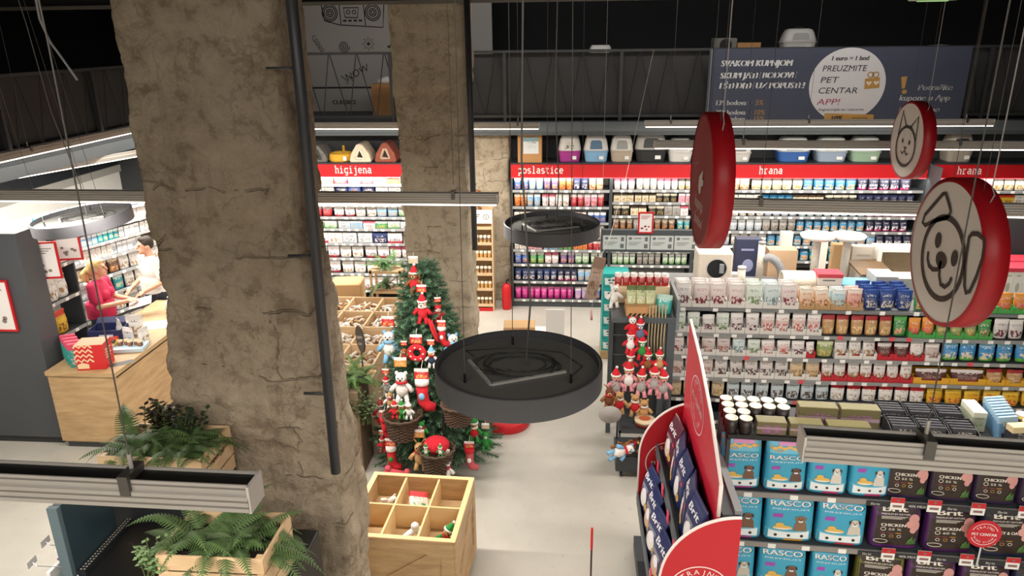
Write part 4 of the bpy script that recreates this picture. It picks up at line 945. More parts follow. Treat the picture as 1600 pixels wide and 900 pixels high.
header('red hrana header sign at the right end of the rear wall', 5.5, 7.8, Y0 - .05, 2.195, 2.41, [('hrana', 6.03, .074)])
header('red higijena header sign between the two stone pillars', -4.78, -2.35, Y0 - .05, 2.195, 2.41, [('higijena', -3.5, .078)])
# light strips belonging to the bays, tucked behind the header boards
for x0, x1, w in ((-.93, 1.95, 2), (2.0, 5.42, 2), (5.5, 7.8, 2), (-4.75, -2.35, 18)):
    rt = thing('shelf_light', 'slim light strip tucked behind the red header at x %s' % 'poslastice,hrana middle,hrana right,higijena'.split(',')[int((-.93, 2.0, 5.5, -4.75).index(x0))], 'lamp', ((x0 + x1) / 2, Y0 - .02, 2.2)); rt['label'] = 'slim light strip tucked under the %s header' % {-.93: 'poslastice', 2.0: 'middle hrana', 5.5: 'right hrana', -4.75: 'higijena'}[x0]
    MB().box(-(x1 - x0) / 2, (x1 - x0) / 2, .005, .03, 0, .02).obj('housing', ALU, rt); MB().box(-(x1 - x0) / 2, (x1 - x0) / 2, .005, .03, -.004, 0).obj('diffuser', DIFF, rt)
    ld = bpy.data.lights.new('strip_light', 'AREA'); ld.shape = 'RECTANGLE'; ld.size = x1 - x0; ld.size_y = .04; ld.energy = w * (x1 - x0); ld.color = (1, .95, .9); lo = bpy.data.objects.new('strip_light', ld); COL.objects.link(lo); lo.parent = rt; lo.location = (0, -.06, -.01); lo.rotation_euler = (R(35), 0, 0)

S = lambda sh, cw, m, w, h, d, n=3: (sh, cw, m, w, h, d, n)
PK = dict(
 blue=pk('#3c62ad', '#e9edf4', None, '#f0f0f0', '#c98a4a'), lblue=pk('#8fb7d8', '#e8eef2', None, '#31507a', '#c9a070'), purple=pk('#7a5a8c', '#e3d5e6', None, '#f0f0f0', '#d59a5a'), orange=pk('#e08b4d', '#f3dfc5', None, '#7a3a1c', '#b4542c'), peach=pk('#eec7a2', '#f3e6d6', None, '#a2603a', '#c46a3c'),
 red=pk('#c02a3a', '#ecd9d6', None, '#f6ecec', '#8c4a32'), pink=pk('#e6a5b4', '#f2e4e6', None, '#7a3a4a', '#b8665a'), mag=pk('#cf2d8c', '#e06ab0', None, '#f2dcea', '#8c2a66'), white=pk('#ebe8e3', '#d9d4cd', None, '#4a4a4a', '#a88a6a'), cream=pk('#e6d7ba', '#4a3a2c', None, '#5a4430', '#b08a50'), black=pk('#2b2926', '#d9d2c0', None, '#d9cfae', '#a88a58'),
 green=pk('#4d9a58', '#dfeadb', None, '#f2f6ee', '#d0a860'), lgreen=pk('#c3d3bd', '#eef0ea', '#5f9a62', '#4a6a4a', '#8aa070'), teal=pk('#1f8f98', '#d3e8e6', None, '#eef6f4', '#d9b070'), navy=pk('#26325c', '#42558c', None, '#e8e8ee', '#d8c8c0'), brown=pk('#6b4a35', '#d9c8b0', None, '#ecdcc0', '#b07a48'), grey=pk('#a5a19b', '#d6d3ce', None, '#444444', '#7a6a5a'), yellow=pk('#e3b637', '#c8381f', None, '#5a3a14', '#8a5a2a'), dnavy=pk('#1f2340', '#3a3c60', '#c43c7a', '#e8e0e6', '#efe6e2'), wpink=pk('#f0e9e8', '#d66a80', None, '#8a4a55', '#c9a09a'), wred=pk('#f1eceb', '#f4f0f0', '#cf3540', '#c03a48', '#8a8a90'), lilac=pk('#b79ac6', '#efe6f0', None, '#5a3a6a', '#e6c0c8'), catblue=pk('#2f7fa8', '#1d5a80', '#b9d9e2', '#f0f0f0', '#e0a05a'), silver=pk('#c9ccd0', '#eceeef', None, '#55606a', '#9aa6b2'))
def row(cols, sh, w, h, d, n=3): return [S(sh, c if isinstance(c, str) else c, PK[c], w, h, d, n) for c in cols]
WORD = dict(lblue='light blue', mag='magenta', wpink='white and pink', wred='white and red', lgreen='pale green', dnavy='dark navy', catblue='sea blue')
_o_fill = fill_row
def fr(M, x0, x1, z, y0, where, group, cols, sh, w, h, d, n=3, seed=0, hmax=.3, jit=1.0):
    _o_fill(M, x0, x1, z, y0, where, group, [S(sh, WORD.get(c, c), PK[c], w, h, d, n) for c in cols], seed=seed, hmax=hmax, jit=jit)
WL = ['bottom', 'second', 'third', 'fourth', 'fifth', 'sixth', 'seventh', 'top']
# left poslastice bay
LB = 'the %s shelf under poslastice'
def lb(i): return LB % WL[i], 'goods in the left poslastice bay'
x0, x1 = -.91, .6
for i, cols, sh, w, h, n in ((7, ['blue', 'lblue', 'purple', 'orange', 'navy', 'peach', 'peach', 'peach'], 'packet', .11, .19, 2), (6, ['orange', 'lblue', 'wpink', 'white', 'red', 'pink', 'red', 'orange', 'mag'], 'packet', .1, .2, 2), (5, ['peach', 'white', 'red', 'red', 'blue', 'green'], 'carton', .085, .16, 3), (4, ['white', 'lilac', 'cream', 'orange'], 'packet', .1, .17, 3), (3, ['white', 'pink', 'lblue', 'green', 'orange', 'red'], 'carton', .07, .14, 3), (2, ['blue', 'green', 'wpink', 'purple', 'lgreen', 'lgreen', 'lgreen'], 'packet', .11, .19, 2), (1, ['navy', 'navy', 'dnavy', 'lblue', 'white', 'blue', 'peach', 'lblue'], 'packet', .105, .2, 3), (0, ['mag', 'mag', 'mag', 'lilac', 'blue', 'green', 'peach'], 'packet', .1, .2, 3)):
    wh, g = lb(i); fr(I4, x0, x1, RZ[i], Y0 + .02, wh, g, cols, sh, w, h, .07, n, 100 + i)
WR = ['bottom', 'second', 'third', 'fourth', 'fifth', 'sixth', 'top']
RR = [.45, .75, 1.0, 1.34, 1.58, 1.8, 2.0]
for i, cols, sh, w, h, n in ((6, ['wpink', 'white', 'wpink', 'cream'], 'packet', .1, .17, 3), (5, ['cream', 'cream', 'black', 'pink', 'wpink'], 'carton', .1, .14, 3), (4, ['black', 'cream', 'black', 'grey', 'wpink'], 'carton', .12, .16, 2), (3, ['brown', 'grey', 'brown', 'teal', 'lgreen', 'brown'], 'packet', .1, .17, 3), (2, ['cream', 'grey', 'white'], 'carton', .09, .14, 3), (1, ['lgreen', 'grey', 'lgreen'], 'packet', .09, .19, 4)):
    fr(I4, .69, 1.93, RR[i], Y0 + .02, 'shelf %s behind the info panels' % (i + 1), 'goods in the bay behind the info panels', cols, sh, w, h, .07, n, 200 + i)
RH = [.6, .85, 1.1, 1.34, 1.58, 1.79, 2.0]
for i, cols, sh, w, h, n in ((6, ['peach', 'cream', 'catblue', 'dnavy', 'dnavy'], 'bag', .15, .19, 5), (5, ['cream', 'white', 'catblue', 'cream', 'black', 'dnavy', 'dnavy'], 'carton', .11, .13, 4), (4, ['grey', 'white', 'silver', 'catblue', 'catblue', 'pink', 'dnavy'], 'packet', .12, .18, 4), (3, ['white', 'silver', 'grey', 'catblue', 'catblue', 'dnavy', 'dnavy'], 'packet', .12, .19, 4), (2, ['silver', 'white', 'catblue', 'catblue', 'lblue', 'dnavy'], 'packet', .13, .2, 4), (1, ['silver', 'grey', 'catblue', 'teal', 'navy'], 'packet', .14, .2, 4)):
    fr(I4, 2.02, 5.4, RH[i], Y0 + .02, 'shelf %s of the middle hrana bay' % (i + 1), 'goods in the middle hrana bay', cols, sh, w, h, .07, n, 300 + i)
for i, cols, sh, w, h, n in ((6, ['mag', 'pink', 'cream', 'brown', 'wpink', 'pink'], 'bag', .15, .19, 3), (5, ['cream', 'white', 'yellow', 'white'], 'carton', .13, .14, 3), (4, ['wpink', 'lilac', 'brown', 'white'], 'packet', .13, .18, 3), (3, ['pink', 'white', 'brown', 'lilac'], 'packet', .14, .2, 3), (2, ['lilac', 'white', 'yellow'], 'packet', .14, .2, 3)):
    fr(I4, 5.52, 7.3, RH[i], Y0 + .02, 'shelf %s of the right hrana bay' % (i + 1), 'goods in the right hrana bay', cols, sh, w, h, .07, n, 400 + i)
RG = [.25, .55, .82, 1.08, 1.33, 1.53, 1.74, 1.95, 2.08]
for i, cols, sh, w, h, n in ((8, ['yellow', 'orange', 'red', 'wred', 'red', 'white'], 'carton', .2, .08, 1), (7, ['white', 'white', 'navy', 'blue', 'navy'], 'carton', .2, .1, 1), (6, ['red', 'wred', 'red'], 'packet', .15, .16, 2), (5, ['red', 'wred', 'white', 'lblue', 'lgreen', 'silver'], 'packet', .17, .16, 2), (4, ['green', 'lgreen', 'silver', 'lblue', 'wpink'], 'carton', .2, .12, 1), (3, ['wred', 'white', 'silver', 'silver', 'navy'], 'carton', .24, .17, 1), (2, ['wred', 'white', 'wred', 'wpink'], 'packet', .2, .19, 2), (1, ['wred', 'white', 'white', 'silver'], 'packet', .2, .2, 2), (0, ['white', 'wred', 'wred'], 'packet', .22, .22, 2)):
    fr(I4, -4.3, -2.5, RG[i], Y0 + .02, 'shelf %s of the higijena bay' % (i + 1), 'goods in the higijena bay', cols, sh, w, h, .07, n, 500 + i, hmax=.18 if i > 3 else .25)

# framed poster and info panels on their dark header frame
rt = thing('info_frame', 'dark grey frame holding four pale information panels in front of the rear shelves', 'sign', (.43, 10.0, 0))
for x in (.03, 1.3): MB().box(x, x + .05, 0, .05, 0, 1.5).obj('post', STEEL_D, rt)
MB().box(0, 1.36, -.01, .06, 1.46, 1.78).obj('header_board', mat('#4a4f52', .5), rt, bevel=.004)
for i in range(4):
    x = .03 + i * .328; p = MB().box(x, x + .315, -.016, -.01, 1.5, 1.7).obj('info_panel', mat('#c9cdcc', .5), rt); b = MB(); t = lambda u, v, d: (u, -.0165 - d, v)
    fill(b, ring(x + .05, 1.66, .024, .02, 12), t); fill(b, [(x + .24, 1.52), (x + .29, 1.52), (x + .29, 1.58), (x + .24, 1.58)], t); fill(b, [(x + .25, 1.62), (x + .29, 1.62), (x + .29, 1.68), (x + .25, 1.68)], t)
    for k in range(3): fill(b, [(x + .03, 1.6 - .018 * k), (x + .2 - .03 * k, 1.6 - .018 * k), (x + .2 - .03 * k, 1.606 - .018 * k), (x + .03, 1.606 - .018 * k)], t)
    fill(b, [(x + .1, 1.655), (x + .2, 1.655), (x + .2, 1.667), (x + .1, 1.667)], t); b.obj('print', mat('#6a6f72', .6), p)
p = at(1009, 348, 9.97); rt = framed('dark red framed poster clipped above the four information panels', p.x, p.y, p.z, .21, .3, 0, '#b04a58'); 
# carriers, cartons and pet houses on top of the rear shelving
for x0, x1, lb in ((-.95, 1.97, 'flat top board above the poslastice bays'), (2.0, 5.42, 'flat top board above the middle hrana bay'), (5.5, 7.8, 'flat top board above the right hrana bay'), (-4.78, -2.35, 'flat top board above the higijena bay')):
    m = MB().box(x0, x1, Y0 - .015, Y0 + .48, 2.411, 2.43); tag(m.obj('top_board', STEEL_D), lb, 'board')
ZT = 2.43
def carrier(label, x, w, h, base, lid, win, flat=False, y=Y0 + .24):
    rt = thing('litter_box', label, 'litter box', (x, y, ZT), 0, 'litter boxes on top of the rear shelving'); d = .36; hb = h * .42
    b = MB(); b.loft([[(px, py, z) for px, py in sup(w * a, d * a, 20, 5)] for z, a in ((0, .42), (.01, .44), (hb - .02, .49), (hb - .012, .515), (hb, .515))]); b.obj('base', base, rt, False)
    b = MB(); b.loft([[(px, py, z) for px, py in sup(w * a, d * a, 20, 4)] for z, a in ((hb, .5), (hb + .02, .5), (h * .8, .43), (h * .95, .37), (h, .28))]); b.obj('lid', lid, rt, True)
    z0, z1 = hb + h * .05, h * .83; t3 = lambda u, v, dd: (u, -d * (.505 - (v - hb) / (h - hb) * .09) - dd, v)
    b = MB(); P = [(-w * .26, z0), (w * .26, z0), (w * .24, z1 - .03), (w * .17, z1), (-w * .17, z1), (-w * .24, z1 - .03)]; fill(b, P, t3, d=.004); b.obj('door_flap', win, rt)
    b = MB(); stroke(b, P, .014, t3, closed=True, d=.006); b.obj('door_frame', lid, rt)
    MB().tube([(-.06, 0, h - .01), (-.05, 0, h + .02), (.05, 0, h + .02), (.06, 0, h - .01)], .007, 6).obj('handle', DARK, rt)
    MB().box(w * .12, w * .3, -d * .515 - .002, -d * .5, hb * .25, hb * .55).obj('sticker', TAG, rt)
W_ = mat('#d9d7d2', .4); G_ = mat('#8b8a86', .35)
def cx(px): return at(px, 240, Y0 + .2).x
carrier('white litter box with a magenta base and patterned door beside the carton', cx(890), .36, .42, mat('#a83a8c', .4), W_, pk('#d6d0c8', None, None, '#222222', '#333333'))
carrier('white litter box with a light blue base and blue door', cx(931), .39, .42, mat('#86b4d8', .4), W_, mat('#4a6a8a', .3))
carrier('white litter box with a beige base and clear grey door', cx(971), .36, .42, mat('#b9aa98', .4), W_, G_)
carrier('large light grey litter box with a black base and dark door', cx(1016), .5, .46, mat('#2f3032', .4), mat('#b9b6b0', .5), DARK)
carrier('white litter box just left of the dark red hand sign', cx(1062), .38, .36, W_, W_, mat('#b9b6b2', .4))
carrier('white litter box just right of the dark red hand sign', cx(1153), .38, .34, mat('#c9c6c0', .4), W_, mat('#6a6966', .4))
carrier('pale litter box with a strong blue base', cx(1238), .5, .38, mat('#3a64a8', .4), mat('#c9cdc9', .4), DARK)
carrier('pale litter box with a silver blue base', cx(1297), .48, .38, mat('#98a8bc', .4), mat('#c9cdc9', .4), DARK)
carrier('pale litter box with a sage green base', cx(1350), .46, .38, mat('#98b49a', .4), mat('#c9cdc9', .4), DARK)
carrier('tall beige litter box at the right of the cat face sign', cx(1495), .4, .44, mat('#a39a8c', .5), mat('#b3a99b', .5), DARK)
m = MB().box(-.03, .35, 0, .33, 0, .44); o = tag(m.obj('cardboard_box', CARD, loc=(cx(818) - .05, Y0 + .02, ZT), bevel=.004), 'tall brown cardboard box with a pale label on the rear shelving', 'box'); q = MB().box(.06, .3, -.003, 0, .14, .4).obj('label_sheet', pk('#d9dede', '#7a9aa0', None, '#444444'), o)
# pet houses over higijena
def cave(label, x, w, h, m, lining):
    rt = thing('pet_house', label, 'pet house', (x, Y0 + .22, ZT), 0, 'soft pet houses over the higijena sign'); pr = [(-w / 2, .03), (-w * .46, 0), (w * .46, 0), (w / 2, .03), (w * .42, h * .45), (w * .14, h * .96), (0, h), (-w * .14, h * .96), (-w * .42, h * .45)]
    b = MB().prism(pr, -.2, .2, lambda u, v, d: (u, d, v)); fixn(b.obj('shell', m, rt, False, bevel=.02))
    b = MB(); tri = [(-w * .2, h * .22), (w * .2, h * .22), (w * .05, h * .68), (-w * .05, h * .68)]; fill(b, tri, lambda u, v, d: (u, -.2 - d, v), d=.003); b.obj('opening', mat('#2a1f18', .9), rt)
    b = MB(); b.tube([(u, -.205, v) for u, v in tri + tri[:1]], .022, 8); b.obj('fleece_rim', lining, rt, True)
cave('cream fleece pet house with a triangular opening', cx(567), .36, .3, mat('#d6c8b0', .9, bump=.4), mat('#e8ddc8', .95))
cave('patterned red and black pet house by the slimmer pillar', cx(606), .36, .32, mat('#8c4a3a', .9, vary=.6, vscale=20), mat('#b9a08c', .95))
cave('black and white patterned pet house beside the front pillar', cx(500), .34, .28, mat('#6a6864', .9, vary=.8, vscale=22), mat('#45423e', .95))
rt = thing('pet_bed', 'yellow soft pet bed with a white label above the higijena sign', 'pet bed', (cx(533), Y0 + .2, ZT)); b = MB().lathe([(.18, 0), (.2, .03), (.19, .12), (.165, .14), (.15, .1), (.14, .04), (.001, .03)], n=28); b.obj('cushion_wall', mat('#d0a030', .9, bump=.2), rt, True); MB().box(.09, .14, -.2, -.185, .03, .1).obj('label', TAG, rt)
b = MB().box(-.02, .02, -.0, .02, 0, .18); b.obj('back_rest', mat('#d0a030', .9), rt, True, loc=(.0, .15, .05))
# things standing on the mezzanine behind the banner
rt = thing('storage_shelf', 'dark storage shelf standing on the rear mezzanine behind the banner', 'shelf', (.0, 11.7, 3.12)); MB().box(-.1, 6.0, 0, .6, .9, .95).obj('top', DARKER, rt)
for xx in (-.08, 1.9, 3.9, 5.95): MB().box(xx, xx + .04, 0, .6, 0, .9).obj('upright', DARKER, rt)
ZT2, ZT = ZT, 4.07
carrier('white pet carrier on the storage shelf above the banner', at(1246, 66, 12).x, .5, .32, W_, W_, mat('#a9a9a6', .4), y=12.0)
ZT = ZT2
m = MB().lathe([(.28, 0), (.3, .015), (.26, .05), (.001, .07)], n=28); tag(m.obj('plastic_lid', W_, None, True, loc=(at(1470, 70, 12).x, 12.0, 4.07)), 'flat white plastic lid above the right end of the banner', 'lid')
m = MB().box(-.17, .17, -.15, .15, 0, .2); o = tag(m.obj('fan_heater', mat('#77766f', .6), loc=(at(1130, 68, 12).x, 11.95, 4.07), bevel=.02), 'grey square box with a round dark grille above the left end of the banner', 'box'); q = MB().lathe([(.09, -.151), (.09, -.16), (.001, -.16)], (0, 0, .1), 24, axis='y').obj('grille', BLACK, o)
m = MB().box(-.17, .17, -.15, .15, 0, .13); tag(m.obj('cardboard_box', CARD, loc=(at(1166, 71, 12).x, 11.95, 4.07), bevel=.004), 'small brown box beside the grey grille box above the banner', 'box')
m = MB(); m.loft([[(x, y, z) for x, y in sup(.17 * a, .12 * a, 20, 4)] for z, a in ((0, 1), (.08, .95), (.12, .8))]); tag(m.obj('white_tub', W_, None, True, loc=(at(938, 72, 12).x, 11.95, 4.07)), 'small white tub on the mezzanine storage shelf left of the banner', 'tub')
# crate and toy upstairs behind the railing beside the drawings
m = MB().box(-.22, .22, -.18, .18, 0, .5); tag(m.obj('cardboard_box', CARD, loc=(-3.05, 12.4, 3.12), bevel=.004), 'brown carton upstairs behind the railing below the star drawing', 'box')
m = MB(); m.tube([(-.14, 0, .04), (0, 0, .07), (.12, .02, .06)], [.05, .07, .055], 10); tag(m.obj('white_bundle', WHITE, None, True, loc=(-3.05, 12.4, 3.6)), 'white wrapped bundle lying on the upstairs carton', 'bundle')

# wooden jar rack by the stone pier, extinguisher, floor boxes
rt = thing('jar_rack', 'tall pale wood rack of small jars between pillar and pier', 'rack', (-1.62, 11.42, 0)); 
for x in (0, .36): MB().box(x, x + .02, 0, .28, 0, 1.72).obj('upright', PINE, rt)
MB().box(.02, .36, .26, .28, 0, 1.72).obj('back_board', PINE, rt)
for z in (.08, .36, .62, .88, 1.14, 1.4): MB().box(.02, .36, 0, .26, z, z + .02).obj('shelf', PINE, rt); MB().box(.02, .36, -.006, .004, z, z + .05).obj('lip', PINE, rt)
h_ = MB().box(.0, .38, -.004, .02, 1.5, 1.72).obj('header_card', mat('#e9e5dc', .5), rt); b = MB(); t = lambda u, v, d: (u, -.0045 - d, v)
stroke(b, ring(.28, 1.61, .045, .04, 18), .008, t, None, True); fill(b, ring(.265, 1.62, .007), t); fill(b, ring(.295, 1.62, .007), t); fill(b, ring(.28, 1.6, .008), t)
for k in range(3): fill(b, [(.04, 1.64 - .03 * k), (.18 - .02 * k, 1.64 - .03 * k), (.18 - .02 * k, 1.652 - .03 * k), (.04, 1.652 - .03 * k)], t)
b.obj('print', mat('#33302c', .6), h_); MB().box(.02, .36, -.004, 0, .0, .06).obj('red_foot', RED, rt)
for i, z in enumerate((.1, .38, .64, .9, 1.16)):
    for k in range(5): place('glass_jar', jar(.027, .13, pk('#b98a4a' if i % 2 else '#7a5a3a', '#e9dcc0', None, '#3a2a1a', '#d9b070'), mat('#d9cfb8', .4)), 'small amber jar, %s from left on shelf %d of the pale wood rack' % (ORD[k], i + 1), 'jar', (-1.62 + .05 + k * .066, 11.47, z + .002), 0, 'jars on the wood rack')
plush('plush_toy', 'brown plush dog sitting on top of the pale wood jar rack', (-1.5, 11.55, 1.87), 1.5, BROWN, BROWN, BROWN, None, None, TAN, 'long', .6, group='toys on the jar rack', cardon=False)
rt = thing('fire_extinguisher', 'red fire extinguisher standing by the stone pier', 'fire extinguisher', (-1.04, 11.55, 0)); MB().lathe([(.07, 0), (.078, .02), (.078, .36), (.06, .42), (.03, .45)], n=20).obj('cylinder', RED, rt, True); MB().tube([(0, 0, .45), (0, 0, .5), (.05, 0, .52)], .015, 8).obj('valve', BLACK, rt); MB().tube([(.02, 0, .5), (.09, 0, .46), (.095, 0, .2)], .01, 8).obj('hose', BLACK, rt, True)
m = MB().box(-.36, .36, -.3, .3, .0, .52); o = tag(m.obj('white_plinth', WHITE, loc=(-.55, 9.2, 0), bevel=.006), 'white plinth table behind the nearest disc holding a cardboard box', 'table')
b = carton(.42, .16, .28, CARD2); o = place('cardboard_box', b, 'pale cardboard box standing on the white plinth', 'box', (-.66, 9.18, .521), .05); MB().box(-.05, .0, -.142, -.14, .05, .1).obj('box_label', TAG, o)
m = MB(); m.prism([(0, 0), (.24, 0), (.24, .4), (0, .4)], -.01, .01, lambda u, v, d: (u, d + v * .12, v)); o = tag(fixn(m.obj('leaning_board', WHITE, loc=(-.3, 9.06, .52))), 'white board leaning at the right of the pale box', 'board')
plush('plush_toy', 'magenta plush lying in front of the pale box', (-.56, 8.97, .58), .9, mat('#d83a86', .9), PINKF, PINKF, None, WFUR, None, 'round', .6, 1.2, group='toys on the plinth', cardon=False)
plush('plush_toy', 'small white and red plush at the left of the pale box', (-.78, 8.95, .575), .7, WFUR, WFUR, RFUR, None, RFUR, None, 'round', .3, group='toys on the plinth', cardon=False)
# teal cartons on a pallet
rt = thing('wood_pallet', 'raw wooden pallet under the stacks of teal cartons', 'pallet', (.45, 9.6, 0))
for y in (0, .14, .28): MB().box(0, .8, y, y + .1, .02, .1).obj('stringer', PALLET, rt)
for i in range(5): MB().box(i * .172, i * .172 + .11, 0, .38, .1, .12).obj('deck_board', PALLET, rt)
for i in range(3): MB().box(i * .345, i * .345 + .11, 0, .38, 0, .02).obj('bottom_board', PALLET, rt)
TEAL = mat('#1f9c98', .5)
def tealbox(x, z, lb, c=TEAL):
    rt = thing('teal_carton', lb, 'box', (x, 9.62, z), 0, 'teal cartons stacked on the pallet'); MB().box(0, .36, 0, .34, 0, .185).obj('carton', c, rt, bevel=.004)
    b = MB(); t = lambda u, v, d: (u, -d, v); fill(b, [(.03, .03), (.33, .03), (.34, .13), (.25, .12), (.22, .14), (.12, .14), (.1, .12), (.02, .13)], t); b.obj('white_panel', mat('#dfe9e6', .5), rt)
    b = MB(); text(b, 'Biokat', .18, .085, .05, lambda u, v, d: (u, -.002 - d, v), bold=.002) if 0 else [fill(b, [(.07 + .05 * k, .085), (.105 + .05 * k, .085), (.105 + .05 * k, .11), (.07 + .05 * k, .11)], lambda u, v, d: (u, -.002 - d, v)) for k in range(4)]; fill(b, [(.08, .05), (.28, .05), (.28, .065), (.08, .065)], lambda u, v, d: (u, -.002 - d, v)); b.obj('print', mat('#31565a', .5), rt)
for k in range(6): tealbox(.46, .12 + k * .19, 'teal carton with white panel, %s from bottom of the left pallet stack' % ORD[k])
for k in range(2): tealbox(.86, .12 + k * .19, 'teal carton, %s from bottom of the right pallet stack' % ORD[k], mat('#3aa39a', .5))
# pick-and-mix bins behind the tree
rt = thing('pick_and_mix_table', 'pale wooden table of open bins filled with chews behind the front pillar', 'table', (-3.5, 7.5, 0)); nC, nR = 3, 4; W2, D2 = 1.28, 2.25
MB().box(0, W2, 0, D2, .0, .62).obj('base', OAK, rt)
for i in range(nC + 1): MB().box(i * W2 / nC - .012, i * W2 / nC + .012, 0, D2, .62, .82).obj('divider', PINE, rt)
for j in range(nR + 1): MB().box(0, W2, j * D2 / nR - .012, j * D2 / nR + .012, .62, .82).obj('cross_divider', PINE, rt)
rr = random.Random(3); m = MB()
for i in range(nC):
    for j in range(nR):
        for k in range(34):
            x, y = (i + .12 + .76 * rr.random()) * W2 / nC, (j + .12 + .76 * rr.random()) * D2 / nR; a = rr.random() * 3.14; l = .05 + .04 * rr.random(); z = .68 + .09 * rr.random()
            m.tube([(x - l * cos(a), y - l * sin(a), z), (x, y, z + .02), (x + l * cos(a), y + l * sin(a), z + rr.uniform(-.02, .03))], .012 + .008 * rr.random(), 5, rr.choice((0, 0, 1, 2)))
o = m.obj('chew_treats', [mat('#d9cfc0', .8), mat('#b08c66', .8), mat('#e9e5df', .8)], None, True, loc=(-3.5, 7.5, 0)); tag(o, 'loose pale dog chews heaped in the open wooden bins', 'chews', kind='stuff')
rt = thing('front_bin', 'pale wooden bin box with an oval sign in front of the chew table', 'bin', (-2.66, 7.02, 0))
for a in ((0, .5, 0, .015), (0, .5, .4, .415), (0, .015, .015, .4), (.485, .5, .015, .4)): MB().box(a[0], a[1], a[2], a[3], .3, .78).obj('board', PINE, rt)
MB().box(.015, .485, .015, .4, .3, .6).obj('floor_board', OAK, rt); MB().box(.02, .48, .02, .395, 0, .3).obj('base', OAK, rt)
p = at(563, 530, 7.2); rt = thing('oval_sign', 'dark oval sign on a stick in the pale wooden bin', 'sign', (p.x, 7.2, 0), R(-55)); 
MB().lathe([(.15, -.006), (.15, .006), (.001, .006)], (0, 0, 0), 36, axis='y').obj('plate', mat('#2f2d2a', .5), rt, loc=(0, 0, p.z)).scale = (.95, 1, 1.0)
MB().box(-.012, .012, -.005, .005, .6, p.z - .1).obj('stick', mat('#3a2f26', .6), rt); b = MB(); text(b, 'Poslastice', 0, p.z + .01, .05, lambda u, v, d: (u, -.007 - d, v), rot=.35); text(b, 'za pse', .01, p.z - .06, .05, lambda u, v, d: (u, -.007 - d, v), rot=.35); b.obj('lettering', mat('#d9d4cc', .5), rt)
o = place('cardboard_box', carton(.45, .5, .4, CARD2), 'open brown cardboard box behind the chew table by the front pillar', 'box', (-3.28, 10.12, .45), .1); m = MB().box(-.3, .3, -.3, .3, 0, .449); tag(m.obj('low_plinth', WHITE, loc=(-3.28, 10.12, 0)), 'low plinth carrying the open brown cardboard box', 'plinth')
# ---------------------------------------------------------------- checkout shelving on the left
A_ = Vector((-7.25, 7.75, 0)); ang = math.atan2(3.0, 1.1); LS = 3.9
RL = [.25, .6, .9, 1.17, 1.43, 1.65, 1.86, 2.06]
shelving('checkout_shelving', 'long slanting shelving of pale goods behind the checkout', tuple(A_), ang, LS, .32, RL, 2.12, back='#efedea', tags=.2)
ML = Matrix.Translation(A_) @ Matrix.Rotation(ang, 4, 'Z')
for i, cols, sh, w, h, n in ((7, ['white', 'teal', 'white', 'silver'], 'packet', .12, .16, 4), (6, ['silver', 'white', 'silver'], 'pack', .07, .15, 6), (5, ['teal', 'silver', 'white', 'lblue'], 'pack', .075, .14, 4), (4, ['cream', 'silver', 'white', 'silver'], 'pack', .075, .16, 6), (3, ['white', 'cream', 'brown', 'white'], 'bag', .17, .22, 3), (2, ['white', 'silver', 'teal', 'white'], 'bag', .17, .23, 3), (1, ['silver', 'white', 'grey', 'white'], 'bag', .19, .24, 4), (0, ['white', 'silver', 'white'], 'bag', .22, .26, 3)):
    fr(ML, .55, LS - .03, RL[i], .02, 'checkout shelf %s' % (i + 1), 'goods on the checkout shelving', cols, sh, w, h, .06, n, 600 + i, hmax=.24)
rt = shelving('end_shelving', 'short shelving with treat bags at the near end of the checkout', (-6.1, 7.3, 0), R(86), .85, .3, [.55, 1.0, 1.42, 1.83], 2.3, back='#e9e7e4', tags=.22)
ME = Matrix.Translation((-6.1, 7.3, 0)) @ Matrix.Rotation(R(86), 4, 'Z')
for i, z, cols, sh, w, h in ((3, 1.83, ['wpink', 'white'], 'carton', .14, .2), (2, 1.42, ['peach', 'white', 'peach'], 'bag', .17, .28), (1, 1.0, ['white', 'yellow', 'white'], 'bag', .2, .28), (0, .55, ['yellow', 'silver', 'white'], 'bag', .2, .3)):
    fr(ME, .03, .84, z, .02, 'shelf %s of the short end unit' % (i + 1), 'goods on the short checkout shelving', cols, sh, w, h, .09, 2, 650 + i)
# ---------------------------------------------------------------- things on the counter
CT = .951
for i, (x, y) in enumerate(((-5.66, 7.25), (-5.58, 7.17), (-5.5, 7.09), (-5.42, 7.02))):
    o = place('leaflet_stack', carton(.15, .27, .05, pk('#2f9a94', '#cf4a68', None, '#f0f0f0', '#d9c0b0')), 'stack of red and teal leaflets, %s from the left on the counter' % ORD[i], 'leaflets', (x + .03, y + .0, CT), R(25), 'leaflet stacks on the counter')
p = atz(138, 580, CT); rt = thing('gift_carton', 'red carton with cream zigzag stripes at the counter corner', 'box', (p.x, p.y + .15, CT), R(12)); MB().box(-.15, .15, -.12, .12, 0, .29).obj('carton', mat('#c9282c', .5), rt, bevel=.004)
b = MB()
for fc in range(2):
    t = (lambda u, v, d: (u, -.121 - d, v)) if fc == 0 else (lambda u, v, d: (.151 + d, u * .8, v))
    for k in range(4 if fc == 0 else 0): stroke(b, [(-.15 + .03 * q, .1 + .055 * k + (.03 if q % 2 else 0)) for q in range(7)] + [(.04, .1 + .055 * k)], .02, t)
    if fc == 0:
        fill(b, [(-.14, .02), (-.02, .02), (-.02, .07), (-.08, .09), (-.14, .07)], t)
    else:
        for k in range(4): fill(b, [(-.1, .2 - .03 * k), (.08 - .03 * (k % 2), .2 - .03 * k), (.08 - .03 * (k % 2), .215 - .03 * k), (-.1, .215 - .03 * k)], t)
b.obj('cream_print', mat('#e6c9a0', .5), rt); MB().box(-.148, .148, -.118, .118, .289, .2905).obj('top_sheet', mat('#d9a07c', .5), rt)
p = atz(165, 535, CT); m = MB()
